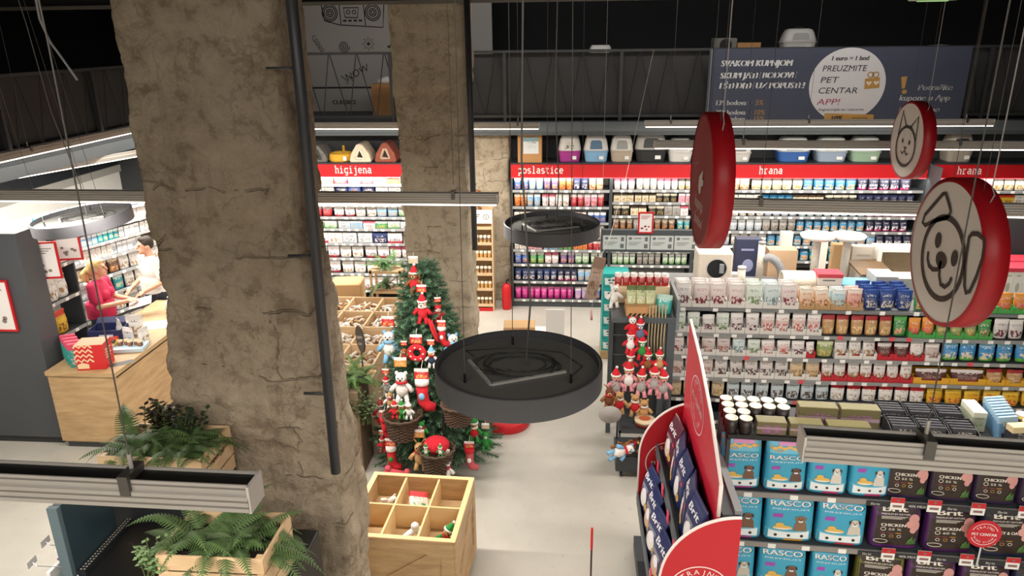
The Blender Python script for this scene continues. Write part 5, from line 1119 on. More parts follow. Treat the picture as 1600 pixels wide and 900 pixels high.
m.box(-.19, .19, -.13, -.124, 0, .16); m.box(-.19, .19, .124, .13, 0, .16); m.box(-.19, -.184, -.13, .13, 0, .16); m.box(.184, .19, -.13, .13, 0, .16); m.box(-.19, .19, -.13, .13, 0, .006); m.prism([(0, 0), (.12, .05), (.12, .056), (0, .006)], -.19, .19, lambda u, v, d: (d, .13 + u * .6, .16 + v))
o = tag(fixn(m.obj('display_box', mat('#262c58', .5), loc=(p.x, p.y + .1, CT), rot=(0, 0, R(10)))), 'open navy display box in the middle of the counter', 'box'); b = MB(); fill(b, [(-.06, .05), (.1, .05), (.1, .11), (-.06, .11)], lambda u, v, d: (u, -.131 - d, v)); b.obj('print', mat('#c9cfe6', .5), o)
for i in range(6): place('treat_box', carton(.07, .11, .05, PK['cream' if i % 2 else 'white']), '%s small carton, %s in the loose row behind the striped carton' % ('brown and cream' if i % 2 else 'white', ORD[i]), 'box', (p.x + .0 + .11 * (i % 3) - .0, p.y - .3 + .12 * (i // 3), CT), .3 * i, 'small cartons on the counter')
p2 = atz(205, 545, CT); m = MB(); m.box(-.17, .17, -.12, .12, 0, .045); o = tag(m.obj('paper_tray', mat('#b9d3e0', .4), loc=(p2.x, p2.y, CT), rot=(0, 0, .2), bevel=.006), 'pale blue tray of small goods by the counter front edge', 'tray')
for i in range(5): place('small_jar', jar(.03, .06, PK['brown'], mat('#d0b890', .4)), 'small brown jar, %s of five around the pale blue tray' % ORD[i], 'jar', (p2.x - .12 + .06 * i, p2.y + .03 * (i % 2), CT + .046), 0, 'small jars on the counter')
p3 = atz(215, 525, CT); m = MB().box(-.2, .2, -.15, .15, 0, .003); tag(m.obj('paper_sheet', WHITE, loc=(p3.x, p3.y + .35, CT), rot=(0, 0, .3)), 'white paper sheets spread on the far end of the counter', 'paper')
p3 = atz(165, 580, CT); m = MB().box(-.12, .12, -.05, .05, 0, .004); tag(m.obj('printed_sheet', pk('#dfe4c0', '#3a3a3a', None, '#333333', '#8a8a50'), loc=(p3.x + .06, p3.y + .2, CT), rot=(0, 0, .7)), 'printed price sheets taped to the counter front corner', 'paper')
for i, (px, py, c, s_) in enumerate(((190, 512, 'white', 1.1), (203, 522, 'silver', 1), (214, 508, 'white', 1.25), (180, 530, 'yellow', .7), (226, 520, 'white', .9))):
    q_ = atz(px, py + 14, CT); place('counter_pouch', pouch(.16 * s_, .2 * s_, .08, PK[c]), '%s bag of treats, %s from the pillar on the cluttered counter' % (WORD.get(c, c), ORD[4 - i]), 'bag', (q_.x, q_.y, CT + .002), .5 * i - .8, 'bags on the counter')
rt = thing('bag_of_goods', 'white crinkled bag standing on the counter by the man', 'bag', (-5.2, 8.75, CT)); rt.data if False else None
MB().loft([[(x, y, .2 * t) for x, y in sup(.12 * a, .08 * a, 16)] for t, a in ((0, .9), (.3, 1.05), (.7, .85), (.9, .5), (1, .65))]).obj('body', WHITE, rt, True); MB().tube([(-.04, 0, .18), (0, 0, .26), (.04, 0, .18)], .006, 6).obj('handle', WHITE, rt, True)

# ---------------------------------------------------------------- people
SKIN = mat('#d9a58a', .55)
def limb(b, pts, rs, m=None):
    b.tube(pts, rs, 12, m)
    for p, r in zip(pts, rs): b.ball(p, r, 12, 8, m)
def handm(b, wrist, d, side, curl=.5):
    """palm, four unequal bent fingers and a thumb from the side of the palm"""
    w = Vector(wrist); d = Vector(d).normalized(); s = d.cross(Vector((0, 0, 1)))
    s = s.normalized() if s.length > .01 else Vector((1, 0, 0)); n = s.cross(d).normalized(); s = s * side
    b.tube([w, w + d * .045, w + d * .085], [.024, .034, .03], 10); b.ball(w + d * .05, .03)
    for i, L in enumerate((.062, .075, .07, .052)):
        o = w + d * .085 + s * (-.03 + .02 * i); k1 = o + d * L * .5 - n * L * .12 * curl; k2 = k1 + d * L * .3 - n * L * .35 * curl; k3 = k2 + d * L * .1 - n * L * .4 * curl
        b.tube([o - d * .02, k1, k2, k3], [.011, .0105, .01, .0085], 8); b.ball(k3, .0085, 8, 6)
    o = w + d * .03 - s * .03; b.tube([o + s * .015, o - s * .02 + d * .03, o - s * .025 + d * .06 - n * .015], [.013, .012, .01], 8)
def person(label, loc, rz, hair, shirt, trousers, arms, H=1.65, woman=True, lean=0.0, headturn=0.0):
    rt = thing('person', label, 'person', loc, rz); k = H / 1.65; sh = .165 if woman else .19; V = lambda *p: Vector(p) * k
    hp = V(0, -.02 - lean, 1.53)
    Rh = Matrix.Rotation(headturn, 3, 'Z')
    hv = lambda *p: hp + (Rh @ Vector(p)) * k
    b = MB()
    b.ball(hv(0, .008, .022), (.073 * k, .09 * k, .098 * k), 20, 14); b.ball(hv(0, -.03, -.045), (.054 * k, .062 * k, .062 * k), 16, 10); b.ball(hv(0, -.075, -.085), (.024 * k, .02 * k, .02 * k), 10, 8)
    b.tube([hv(0, -.082, .03), hv(0, -.1, .0), hv(0, -.108, -.018)], [.01 * k, .014 * k, .017 * k], 8); b.ball(hv(0, -.082, -.05), (.026 * k, .012 * k, .009 * k), 10, 6)
    for sx in (-1, 1):
        b.ball(hv(sx * .074, .015, .0), (.012 * k, .022 * k, .032 * k), 10, 8); b.ball(hv(sx * .03, -.074, .042), (.024 * k, .014 * k, .01 * k), 8, 6)
    limb(b, [V(0, .01 - lean * .8, 1.36), V(0, -.0 - lean * .9, 1.46)], [.055 * k, .05 * k])
    b.ball(V(0, .0, 1.2), (.13 * k, .09 * k, .2 * k)); b.ball(V(0, 0, .95), (.14 * k, .1 * k, .12 * k))
    for sx, (el, wr) in zip((-1, 1), arms):
        limb(b, [V(sx * sh, -lean * .6, 1.345), V(*el), V(*wr)], [.05 * k, .042 * k, .028 * k]); d = V(*wr) - V(*el); handm(b, V(*wr), d, sx, .6)
        limb(b, [V(sx * .09, 0, .9), V(sx * .1, -.015, .48), V(sx * .1, .01, .09)], [.085 * k, .055 * k, .038 * k]); limb(b, [V(sx * .1, .01, .05), V(sx * .11, -.1, .035)], [.04 * k, .03 * k])
    remesh(b, 'body', SKIN, .009, rt, 3)
    c = MB(); w = .178 if woman else .165
    c.ball(V(0, -lean * .5, 1.2), (w * k, .125 * k, .2 * k), 20, 14); c.ball(V(0, -.01, 1.02), ((w + .02) * k, .145 * k, .17 * k), 20, 14); c.tube([V(0, 0, .9), V(0, 0, 1.1)], [.172 * k, .168 * k], 20)
    limb(c, [V(-sh, -lean * .6, 1.335), V(sh, -lean * .6, 1.335)], [.066 * k, .066 * k]); c.ball(V(0, -lean * .7, 1.36), (.085 * k, .075 * k, .05 * k))
    if woman:
        for sx in (-1, 1): c.ball(V(sx * .07, -.095 - lean * .4, 1.2), (.07 * k, .06 * k, .07 * k))
    for sx, (el, wr) in zip((-1, 1), arms): s0 = V(sx * sh, -lean * .6, 1.34); limb(c, [s0, s0.lerp(V(*el), .72)], [.068 * k, .064 * k])
    remesh(c, 'shirt', shirt, .011, rt, 3)
    c = MB(); c.ball(V(0, .0, .9), (.172 * k, .14 * k, .13 * k), 20, 12)
    for sx in (-1, 1): limb(c, [V(sx * .088, 0, .86), V(sx * .1, -.012, .48), V(sx * .1, .01, .12)], [.105 * k, .075 * k, .065 * k])
    remesh(c, 'trousers', trousers, .012, rt, 3)
    c = MB()
    for sx in (-1, 1): limb(c, [V(sx * .1, .02, .045), V(sx * .11, -.13, .035)], [.048 * k, .038 * k])
    remesh(c, 'shoes', DARK, .01, rt, 2)
    c = MB(); c.ball(hv(0, .022, .045), (.081 * k, .094 * k, .093 * k), 20, 14)
    if woman:
        c.ball(hv(0, .07, .0), (.07 * k, .05 * k, .08 * k)); c.ball(hv(0, .115, .0), (.035 * k, .03 * k, .035 * k)); limb(c, [hv(0, .13, .0), hv(0, .165, -.05), hv(0, .15, -.13), hv(.01, .13, -.18)], [.03 * k, .04 * k, .035 * k, .012 * k])
        c.ball(hv(0, -.035, .095), (.06 * k, .04 * k, .03 * k))
    else: c.ball(hv(0, .05, .02), (.072 * k, .06 * k, .07 * k)); c.ball(hv(0, -.03, .1), (.06 * k, .045 * k, .03 * k))
    hr = remesh(c, 'hair', hair, .008, rt, 2)
    e = MB()
    for sx in (-1, 1): e.ball(hv(sx * .029, -.081, .022), .0085 * k, 8, 6)
    e.obj('eyes', BLACK, rt, True); e = MB(); e.ball(hv(0, -.0925, -.05), (.02 * k, .004 * k, .0035 * k), 8, 6); e.obj('mouth', mat('#a8504c', .6), rt, True)
    return rt
# she faces right along the counter, forearm raised over the paper; he faces her
person('woman with a blonde ponytail in a magenta polo shirt behind the counter', (-6.12, 8.6, 0), R(100), mat('#d9b27a', .6, bump=.4, bscale=60), mat('#c2244f', .75, bump=.1), mat('#1c1f2a', .8), [((-.24, -.1, 1.1), (-.12, -.36, 1.12)), ((.24, -.06, 1.09), (.14, -.33, 1.06))], 1.69, True, .03, R(12))
p = atz(229, 372, 1.74)
person('man with short dark hair in a white T-shirt standing beside the front pillar', (p.x, p.y - .0, 0), R(-35), mat('#2c211a', .7, bump=.4, bscale=60), mat('#ebe8e4', .8), mat('#23252b', .8), [((-.27, .0, 1.08), (-.24, -.2, .95)), ((.26, .0, 1.08), (.2, -.22, 1.0))], 1.76, False, .02, R(-10))
m = MB().box(-.14, .14, -.1, .1, 0, .004); tag(m.obj('paper_sheet', WHITE, loc=(-5.58, 8.62, 1.11), rot=(.25, -.2, .4)), 'white paper held out in the woman\'s hand over the counter', 'paper')
# ---------------------------------------------------------------- middle gondola
MG = Matrix.Translation((1.12, 7.70, 0)) @ Matrix.Rotation(R(-1.1), 4, 'Z'); mgz = R(-1.1)
RM = [.12, .40, .66, .93, 1.2]
shelving('gondola', 'long middle gondola of treat pouches below the dog face sign', (1.12, 7.70, 0), mgz, 4.6, .5, RM, 1.46, tags=.2, back='#4a4f52', deps=[.5, .5, .5, .5, .5], lipc='#8c8d8d', redtags=.1)
m = MB(); m.box(-.02, 4.62, -.005, 1.25, 1.465, 1.5); o = tag(m.obj('top_deck', mat('#77797a', .5), loc=(1.12, 7.70, 0), rot=(0, 0, mgz)), 'grey top board of the middle gondola carrying cat furniture', 'board')
for k in range(13):
    q = MB().box(.1 + k * .35, .155 + k * .35, -.012, -.005, 1.462, 1.5).obj('price_tag', TAG, o)
m = MB(); m.box(0, 4.6, .535, 1.2, .02, 1.46); tag(m.obj('rear_gondola', mat('#4a4f52', .6), loc=(1.12, 7.70, 0), rot=(0, 0, mgz)), 'rear half of the middle gondola beneath the cat furniture', 'gondola')
pw = lambda c, t='#e9e6e2', i='#8a6a72', pc='#6a3a42': pk(c, t, None, i, pc)
POU = {'grey-white': pw('#d9d4d1'), 'rose-white': pw('#dccfcc', '#e2dad7', '#a85a62', '#7a3038'), 'mint-white': pw('#d0d8ce', '#dde2da', '#6a8a70', '#7a8a60'), 'aqua-white': pw('#cddad9', '#dbe4e3', '#4a8a94', '#7a8a8a'), 'peach': pw('#dfc2a8', '#e8dccc', '#a8553a', '#b07048'), 'pale blue': pw('#b9d0d6', '#dfe6e6', '#3a7a94', '#a88a68'), 'coral': pw('#dba79a', '#e9d6ce', '#a8453a', '#a86a50'), 'navy': pk('#243c78', '#2f4d92', None, '#e6e9f0', '#c9bfa6'), 'green': pk('#3f8a48', '#57a552', None, '#f0f0ea', '#e0a080'), 'orange': pk('#d98038', '#e8a050', '#3f9a48', '#f5ecd8', '#d9506a'), 'red-arc white': pk('#e0dcd8', '#e9e5e2', None, '#c04048', '#c06a60', '#d4bcb6'), 'cookie': pk('#b98f62', '#a5383a', None, '#f0e2cc', '#e0c08c'), 'olive': pk('#8a9a5a', '#c9d0a8', None, '#f0f0e0', '#d0b070'), 'red-and-white': pk('#e4dfdb', '#eae6e2', '#c02a34', '#a8404a', '#8a6a58'), 'brown': pk('#5c3c38', '#d8d0cc', '#c02a34', '#f0e6e0', '#8a5048'), 'blue': pk('#3a86bc', '#8cc4dc', '#5aa84a', '#f0f4f6', '#d9c9a8'), 'silver-pink': pk('#cbbcb8', '#e2dad6', None, '#6a4a4a', '#a4776a'), 'disc-print grey': pk('#cfc8c4', '#d9d4d0', None, '#3a3230', '#5a4a42'), 'red-banded': pk('#dcd6d2', '#e6e2de', '#bf2a36', '#7a5a52', '#a8845c'), 'yellow': pk('#dfae2e', '#e8c048', None, '#a8301c', '#c8503a'), 'pale sky': pk('#c2ccd2', '#d6dde0', None, '#3a4248', '#5a4c48'), 'red-topped white': pk('#e6e2df', '#c8232e', None, '#9a7a70', '#b0a090'), 'cream biscuit': pk('#cdb491', '#e2d6c2', None, '#5a4a3a', '#a88a60')}
TRAYW = mat('#d8d4ce', .6); TRAYR = mat('#bb2430', .5); TRAYY = mat('#dca42c', .5); TRAYG = mat('#4aa04e', .5); TRAYC = mat('#b08d62', .7)
def pouches(row, z, items, hd, wh):
    """items: (colour, how many, width, height, tray material or None, rows deep)"""
    x = .03; k = 0; tk = 0; rr = random.Random(row * 11)
    for cname, cnt, w, h, tr, deep in items:
        for _ in range(cnt):
            if x + w > 4.58: return
            if tr is not None:
                p = MG @ Vector((x + w / 2, .004, z + .002)); nm = {TRAYW.name: 'white', TRAYR.name: 'red', TRAYY.name: 'yellow', TRAYG.name: 'green', TRAYC.name: 'brown'}[tr.name]
                tray('display_tray', '%s display tray, %s from left on %s' % (nm, ORD[tk], wh), tuple(p), mgz, w - .004, .32 if deep > 1 else .24, .075, tr, .1, 'display trays on the middle gondola'); tk += 1
            for j in range(deep):
                me = pouch(w * .88, h * rr.uniform(.96, 1.03), .06, POU[cname]); p = MG @ Vector((x + w / 2 + rr.uniform(-.006, .006), .055 + .095 * j, z + (.013 if tr is not None else .008)))
                lbl = '%s pouch, %s from left%s on %s' % (cname, ORD[k], '' if j == 0 else ', %s row behind' % ORD[j - 1], wh)
                place('treat_pouch', me, lbl, 'pouch', tuple(p), mgz + rr.uniform(-.08, .08), 'treat pouches on the middle gondola', (rr.uniform(-.1, -.02), rr.uniform(-.03, .03), mgz + rr.uniform(-.1, .1)))
            x += w; k += 1
pouches(0, 1.501, [('grey-white', 1, .19, .25, TRAYW, 3), ('rose-white', 3, .19, .25, TRAYW, 3), ('mint-white', 1, .19, .25, TRAYW, 3), ('aqua-white', 1, .19, .25, TRAYW, 3), ('rose-white', 1, .19, .25, TRAYW, 3), ('peach', 2, .165, .21, TRAYC, 2), ('pale blue', 1, .165, .21, TRAYC, 2), ('coral', 1, .17, .22, TRAYC, 2), ('navy', 3, .175, .22, None, 4), ('green', 1, .17, .18, None, 1), ('mint-white', 2, .17, .18, None, 1), ('green', 2, .165, .2, TRAYG, 1), ('orange', 3, .165, .21, TRAYG, 1)], 0, 'the middle gondola top')
pouches(1, 1.2, [('mint-white', 2, .155, .22, TRAYW, 1), ('grey-white', 1, .155, .19, TRAYW, 1), ('mint-white', 1, .16, .21, TRAYW, 1), ('grey-white', 2, .16, .22, TRAYW, 1), ('red-arc white', 4, .165, .23, TRAYW, 1), ('cookie', 5, .15, .23, None, 1), ('green', 1, .15, .23, None, 1), ('orange', 2, .14, .21, TRAYG, 1), ('olive', 3, .145, .21, TRAYG, 1), ('green', 1, .15, .2, TRAYG, 1), ('grey-white', 5, .165, .22, None, 1)], 0, 'middle gondola shelf two')
pouches(2, .93, [('rose-white', 2, .16, .19, TRAYW, 1), ('silver-pink', 2, .17, .2, TRAYW, 1), ('aqua-white', 1, .16, .2, TRAYW, 1), ('mint-white', 1, .16, .18, TRAYW, 1), ('red-arc white', 2, .165, .18, TRAYW, 1), ('grey-white', 1, .16, .17, TRAYW, 1), ('red-and-white', 1, .1, .16, TRAYR, 1), ('olive', 1, .2, .19, None, 1), ('red-banded', 3, .15, .2, TRAYW, 1), ('brown', 2, .17, .17, TRAYR, 1), ('red-and-white', 1, .16, .21, TRAYR, 1), ('silver-pink', 1, .17, .18, TRAYW, 1), ('blue', 5, .19, .22, None, 1)], 0, 'middle gondola shelf three')
pouches(3, .66, [('silver-pink', 3, .165, .22, TRAYW, 1), ('disc-print grey', 5, .165, .22, TRAYW, 1), ('cream biscuit', 2, .17, .22, TRAYW, 1), ('red-banded', 7, .14, .2, TRAYR, 1), ('brown', 2, .38, .15, TRAYY, 1), ('cookie', 2, .2, .17, TRAYY, 1)], 0, 'middle gondola shelf four')
pouches(4, .40, [('cream biscuit', 4, .16, .2, None, 1), ('pale sky', 7, .165, .22, None, 1), ('red-topped white', 6, .17, .19, None, 1), ('yellow', 6, .2, .17, None, 2)], 0, 'middle gondola shelf five')

# cat furniture and boxes on the top board
PL = mat('#c6c2bc', .95, bump=.5, bscale=80); PLD = mat('#8d8f92', .95, bump=.5, bscale=80); SISAL = mat('#cfc8bb', .9, bump=.6, bscale=50); CREAM = mat('#ded5c6', .9, bump=.3, bscale=70)
ZD = 1.5
def onb(px, py, y): q = at(px, py, y); return q
def tree_post(label, x, y, h, top='dish', base=(.36, .34), c=PL, r=.045, arch=False):
    rt = thing('cat_tree', label, 'cat tree', (x, y, ZD), mgz, 'cat trees on the middle gondola')
    MB().box(-base[0] / 2, base[0] / 2, -base[1] / 2, base[1] / 2, 0, .035).obj('base', c, rt, bevel=.01); MB().lathe([(r, .035), (r, h)], n=20).obj('post', SISAL, rt, True)
    if top == 'dish': MB().lathe([(.08, h), (.18, h + .01), (.2, h + .05), (.185, h + .06), (.17, h + .03), (.001, h + .025)], n=32).obj('perch', mat('#e3ddd3', .9, bump=.3, bscale=70), rt, True)
    if top == 'cap': MB().lathe([(r * 1.1, h), (r * 1.1, h + .02), (.001, h + .025)], n=20).obj('cap', c, rt, True)
    if arch:
        pts = [(.03, 0, h * .6)] + [(.05 + .22 * sin(R(a)), 0, .06 + (h * .55) * cos(R(a))) for a in range(10, 95, 12)]; MB().tube(pts, [.05] * len(pts), 10).obj('arch', c, rt, True)
    return rt
p = at(1187, 420, 8.55); tree_post('grey cat post with an arched brush left of the tall white dish perch', p.x, 8.55, .5, 'cap', (.5, .36), PLD, .04, True)
p = at(1265, 430, 8.7); tree_post('tall cat tree with a round white dish perch', p.x, 8.58, .55, 'dish', (.3, .3))
p = at(1313, 430, 8.7); tree_post('tall cat tree with an oval tilted perch, right of the dish perch', p.x, 8.62, .54, 'dish', (.28, .28))
p = at(1155, 430, 8.3); tree_post('short grey sisal post at the left of the cat furniture', p.x, 8.2, .3, 'cap', (.22, .22), PL, .045)
# barrel tunnel
p = at(1243, 425, 8.3); rt = thing('cat_tunnel', 'curved cream cat tunnel on a plush base in front of the dish perch', 'cat tunnel', (p.x, 8.2, ZD), mgz); MB().box(-.22, .2, -.14, .14, 0, .03).obj('base', PL, rt, bevel=.01)
b = MB().lathe([(.12, -.18), (.125, -.17), (.125, .17), (.12, .18), (.105, .18), (.105, -.18), (.12, -.18)], (0, 0, .15), 32, axis='x', cap=False); b.obj('barrel', CREAM, rt, True)
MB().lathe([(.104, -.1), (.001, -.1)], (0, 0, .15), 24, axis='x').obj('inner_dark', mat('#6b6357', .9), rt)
# cube condo with a round entrance
p = at(1120, 400, 8.3); rt = thing('cat_condo', 'cream cube cat house with a round dark entrance at the left end', 'cat house', (p.x, 8.5, ZD), mgz); MB().box(-.2, .2, -.17, .17, .0, .44).obj('body', CREAM, rt, bevel=.02); MB().lathe([(.118, -.171), (.118, -.174), (.001, -.174)], (0.02, 0, .25), 32, axis='y').obj('entrance', mat('#16171a', .9), rt); b = MB(); stroke(b, ring(.02, .25, .12), .016, lambda u, v, d: (u, -.173 - d, v), None, True); b.obj('entrance_trim', PL, rt)
MB().box(.05, .1, -.19, -.174, .2, .31).obj('hanging_toy', mat('#8d9296', .6), rt)
def plainbox(label, px, y, w, h, d, m, topc=None, pic=None, name='carton_box', z=ZD, tilt=0):
    p = at(px, 420, y); rt = thing(name, label, 'box', (p.x, y, z), mgz + tilt); MB().box(-w / 2, w / 2, -d / 2, d / 2, 0, h).obj('carton', m, rt, bevel=.004)
    if topc: MB().box(-w / 2 - .002, w / 2 + .002, -d / 2 - .002, d / 2 + .002, h - .045, h + .003).obj('coloured_top', topc, rt, bevel=.003)
    if pic:
        b = MB(); t = lambda u, v, d_: (u, -d / 2 - .002 - d_, v); fill(b, ring(0, h * .35, w * .22, h * .16, 20), t); fill(b, [(-w * .3, h * .72), (w * .2, h * .72), (w * .2, h * .77), (-w * .3, h * .77)], t); b.obj('print', pic, rt)
    return rt
WB = mat('#e2dfda', .55); 
plainbox('white box with a red top band and a dark bowl picture', 1295, 8.17, .27, .28, .2, WB, mat('#c94a58', .5), mat('#5a6266', .5))
plainbox('white box with a blue top beside the red topped box', 1338, 8.17, .34, .17, .26, WB, mat('#6aa8cc', .5), mat('#8a9a8a', .5))
plainbox('plain grey carton right of the blue topped box', 1380, 8.22, .24, .26, .3, mat('#b3b0ab', .7))
plainbox('second plain grey carton nearest the dog face sign', 1414, 8.2, .3, .24, .26, mat('#aaa8a4', .7))
plainbox('kraft carton behind the oval perch cat tree', 1308, 8.86, .18, .42, .12, CARD2)
plainbox('pale grey panelled carton behind the red topped box', 1345, 8.86, .3, .4, .12, mat('#bfb6aa', .8), None, mat('#a79d90', .8))
plainbox('low white carton beneath the wooden lid', 1363, 8.56, .36, .16, .22, WB)
plainbox('beige tray carton under the arched cat post', 1205, 8.2, .22, .1, .2, mat('#c2b294', .8))
plainbox('small white carton at the left front of the cat furniture', 1112, 8.16, .2, .16, .18, WB, None, mat('#8a8a88', .5)); plainbox('white flat pack behind the front pouches', 1150, 8.4, .18, .18, .1, mat('#d5d2cc', .7))
plainbox('dark navy printed carton behind the arched cat post', 1165, 8.8, .3, .5, .16, mat('#2a2f4a', .6), None, mat('#8a8fb0', .5))
plainbox('open kraft carton behind the arched cat post', 1218, 8.85, .34, .36, .2, mat('#c9a888', .8))
p = at(1400, 400, 8.7); rt = thing('framed_bed', 'white framed cat bed with a woven brown inside at the right', 'cat bed', (p.x + .06, 8.78, ZD), mgz); b = MB()
for a in ((-.28, .28, 0, .05), (-.28, .28, .37, .42), (-.28, -.23, .05, .37), (.23, .28, .05, .37)): b.box(a[0], a[1], -.12, .12, a[2], a[3])
b.obj('frame', WB, rt, bevel=.005); MB().box(-.23, .23, .02, .1, .05, .37).obj('woven_panel', mat('#8f7b62', .9, bump=.6, bscale=60), rt)
p = at(1363, 410, 8.5); m = MB().box(-.2, .2, -.16, .16, 0, .018); tag(m.obj('wooden_tray', mat('#6b543a', .6), loc=(p.x, 8.54, ZD + .215), rot=(R(15), 0, .2)), 'dark wooden tray leaning on the low white carton', 'tray')
m = MB().box(-.1, .1, -.14, .14, 0, .5); p = at(1440, 400, 8.75); tag(m.obj('white_panel_box', WB, loc=(p.x + .1, 8.78, ZD), bevel=.004), 'tall white box behind the left rim of the dog face sign', 'box')
for px, lb in ((1222, 'tall white post rising behind the dish perch on the left'), (1277, 'tall white post rising just right of the dish perch'), (1466, 'tall white post right behind the dog face sign')):
    p = at(px, 430, 9.3); rt = thing('display_post', lb, 'post', (p.x, 9.3, 0)); MB().box(-.07, .07, -.05, .05, 0, 1.95).obj('post', mat('#e4ded4', .6), rt, bevel=.004); MB().box(-.12, .12, -.1, .1, 0, .02).obj('foot', mat('#e4ded4', .6), rt)
# right end of the gondola top
for i in range(4):
    for j in range(2): p = at(1572 + i * 14, 430, 8.35); plainbox('white carton with red lid, %s from left, %s row at far right' % (ORD[i], ('front', 'back')[j]), 1570 + i * 15, 8.3 + j * .3, .1, .34, .24, WB, mat('#c93a4c', .5), mat('#b0aca6', .5), 'lidded_carton')
plainbox('yellow-green topped carton left of the red lidded cartons', 1545, 8.25, .22, .2, .2, mat('#cfd0b8', .6), mat('#cfd84a', .5))
plainbox('dark cabinet box at the right edge behind the red lidded cartons', 1585, 8.86, .5, .75, .1, mat('#2a2a2c', .5)); plainbox('white poster board with a portrait picture near the right edge', 1512, 8.82, .16, .66, .05, mat('#d8cbd4', .6), None, mat('#7a5a4a', .6))
p = MG @ Vector((4.42, .2, 1.5)); m = MB(); m.tube([(-.1, 0, .2), (-.02, 0, .3), (.12, .02, .29), (.2, .02, .2)], [.03, .05, .05, .04], 10); tag(m.obj('plush_toy', mat('#2f9fae', .9, bump=.3), None, True, loc=tuple(p)), 'turquoise soft toy lying over the green and orange pouches', 'dog toy')

# ---------------------------------------------------------------- end display of the middle gondola
GD = mat('#4b5256', .45)
rt = thing('end_display', 'dark grey end frame of the middle gondola with hanging toys', 'display frame', (.44, 7.02, 0))
MB().box(0, .64, 0, .6, 1.57, 1.63).obj('top_board', GD, rt, bevel=.004); MB().box(.56, .64, 0, .08, 0, 1.57).obj('post', GD, rt); MB().box(.56, .64, .5, .58, 0, 1.57).obj('post', GD, rt); MB().box(0, .05, .52, .58, 0, 1.57).obj('post', GD, rt)
MB().box(.64, .67, .0, .62, 1.5, 1.83).obj('side_board', mat('#6d7478', .45), rt, bevel=.003); MB().box(.05, .56, .55, .57, .2, 1.57).obj('mesh_back', mat('#2e3234', .6), rt)
for z in (1.2, 1.42): MB().tube([(.0, .04, z), (.56, .04, z)], .008, 6).obj('hook_bar', STEEL_D, rt)
def hang(px, py, y): return at(px, py, y)
for i in range(6): p = at(1014 + i * 5, 500, 7.035); m = MB().tube([(0, 0, .16), (.004, -.004, 0), (.0, .0, -.2), (.006, 0, -.36)], .008, 6); m.tube([(.006, 0, -.36), (.006, 0, -.42)], .013, 6, 1); tag(m.obj('rope_lead', [mat('#a89878', .9), GFUR], None, True, loc=tuple(p)), 'tan rope lead with a green end, %s from left on the end display' % ORD[i], 'lead', 'rope leads on the end display')
EG = 'toys on the end display'
spec = [('gnome_toy', 'grey gnome plush with red hat, leftmost of the front gnomes', 962, 600, GREYF, PINKF, RFUR), ('gnome_toy', 'white gnome plush with red hat, second of the front gnomes', 982, 590, WFUR, PINKF, RFUR), ('gnome_toy', 'pink and grey gnome plush, third of the front gnomes', 1002, 600, GREYF, PINKF, RFUR), ('gnome_toy', 'grey gnome plush with pink arms, fourth of the front gnomes', 1022, 596, GREYF, PINKF, RFUR), ('gnome_toy', 'tall grey gnome plush, rightmost of the front gnomes', 1036, 602, GREYF, PINKF, RFUR)]
for nm, lb, px, py, bo, li, ha in spec: plush(nm, lb, at(px, py, 6.9), 1.2, bo, TAN, li, ha, None, PINKF, group=EG, cardon=False)
for lb, px, py, c in (('red and white hat toy at the top left of the end display', 988, 510, RFUR), ('blue and red plush hanging high on the end display', 1000, 518, mat('#5a6a8a', .9)), ('green and red plush hanging in the middle of the end display', 1003, 545, GFUR), ('white and red plush at the far left of the end display', 985, 535, WFUR), ('brown plush above the gnomes on the end display', 985, 568, BROWN), ('brown plush at the right above the gnomes', 1012, 566, BROWN), ('tan plush above the right gnomes', 1030, 566, TAN)): plush('plush_toy', lb, at(px, py, 7.0), 1.0, c, WFUR if c is RFUR else c, RFUR, RFUR if c is not RFUR else None, None, WFUR, 'round', group=EG, cardon=False)
for lb, px, py, c in (('red and tan striped plush below the left gnome', 968, 628, RFUR), ('red and tan striped plush below the middle gnomes', 992, 632, RFUR), ('tan long plush below the right gnomes', 1006, 640, TAN)): plush('plush_toy', lb, at(px, py, 6.88), 1.1, c, TAN, TAN, None, WFUR, None, 'round', group=EG, cardon=False)
# rolling base in front
rt = thing('rolling_display', 'dark rolling display base holding toy packs in front of the end frame', 'display', (.5, 6.62, 0))
MB().box(0, .56, 0, .4, .08, .26).obj('base', mat('#34393c', .5), rt, bevel=.01); MB().box(.02, .54, .02, .38, .52, .55).obj('shelf', mat('#34393c', .5), rt)
for x in (.02, .52):
    for y in (.02, .36): MB().box(x, x + .02, y, y + .02, .26, .72).obj('upright', STEEL_D, rt)
for x in (.06, .5):
    for y in (.05, .35):
        w_ = MB().lathe([(.03, -.012), (.035, -.008), (.035, .008), (.03, .012)], (x, y, .035), 14, axis='x').obj('caster', BLACK, rt, True); MB().box(x - .012, x + .012, y - .012, y + .012, .05, .08).obj('fork', STEEL, rt)
plush('reindeer_toy', 'dark brown plush dangling at the left of the rolling display', at(952, 622, 6.75), 1.1, mat('#6b3a22', .9), mat('#6b3a22', .9), BROWN, None, RFUR, TAN, 'antler', group=EG, cardon=False)
m = MB().lathe([(.11, -.012), (.115, 0), (.11, .012), (.001, .016)], n=28, axis='y'); p = at(953, 648, 6.6); tag(m.obj('round_cushion', GREYF, None, True, loc=tuple(p), rot=(.3, 0, 0)), 'round flat grey cushion toy at the left of the rolling display', 'dog toy')
rt = thing('round_tin', 'round tin with a cream lid on the rolling display shelf', 'tin', (.79, 6.78, .551)); MB().lathe([(.1, 0), (.1, .05), (.001, .05)], n=28).obj('tin', mat('#8a3a2c', .4), rt, True); MB().lathe([(.104, .04), (.104, .066), (.001, .07)], n=28).obj('lid', mat('#d9c2a0', .4), rt, True)
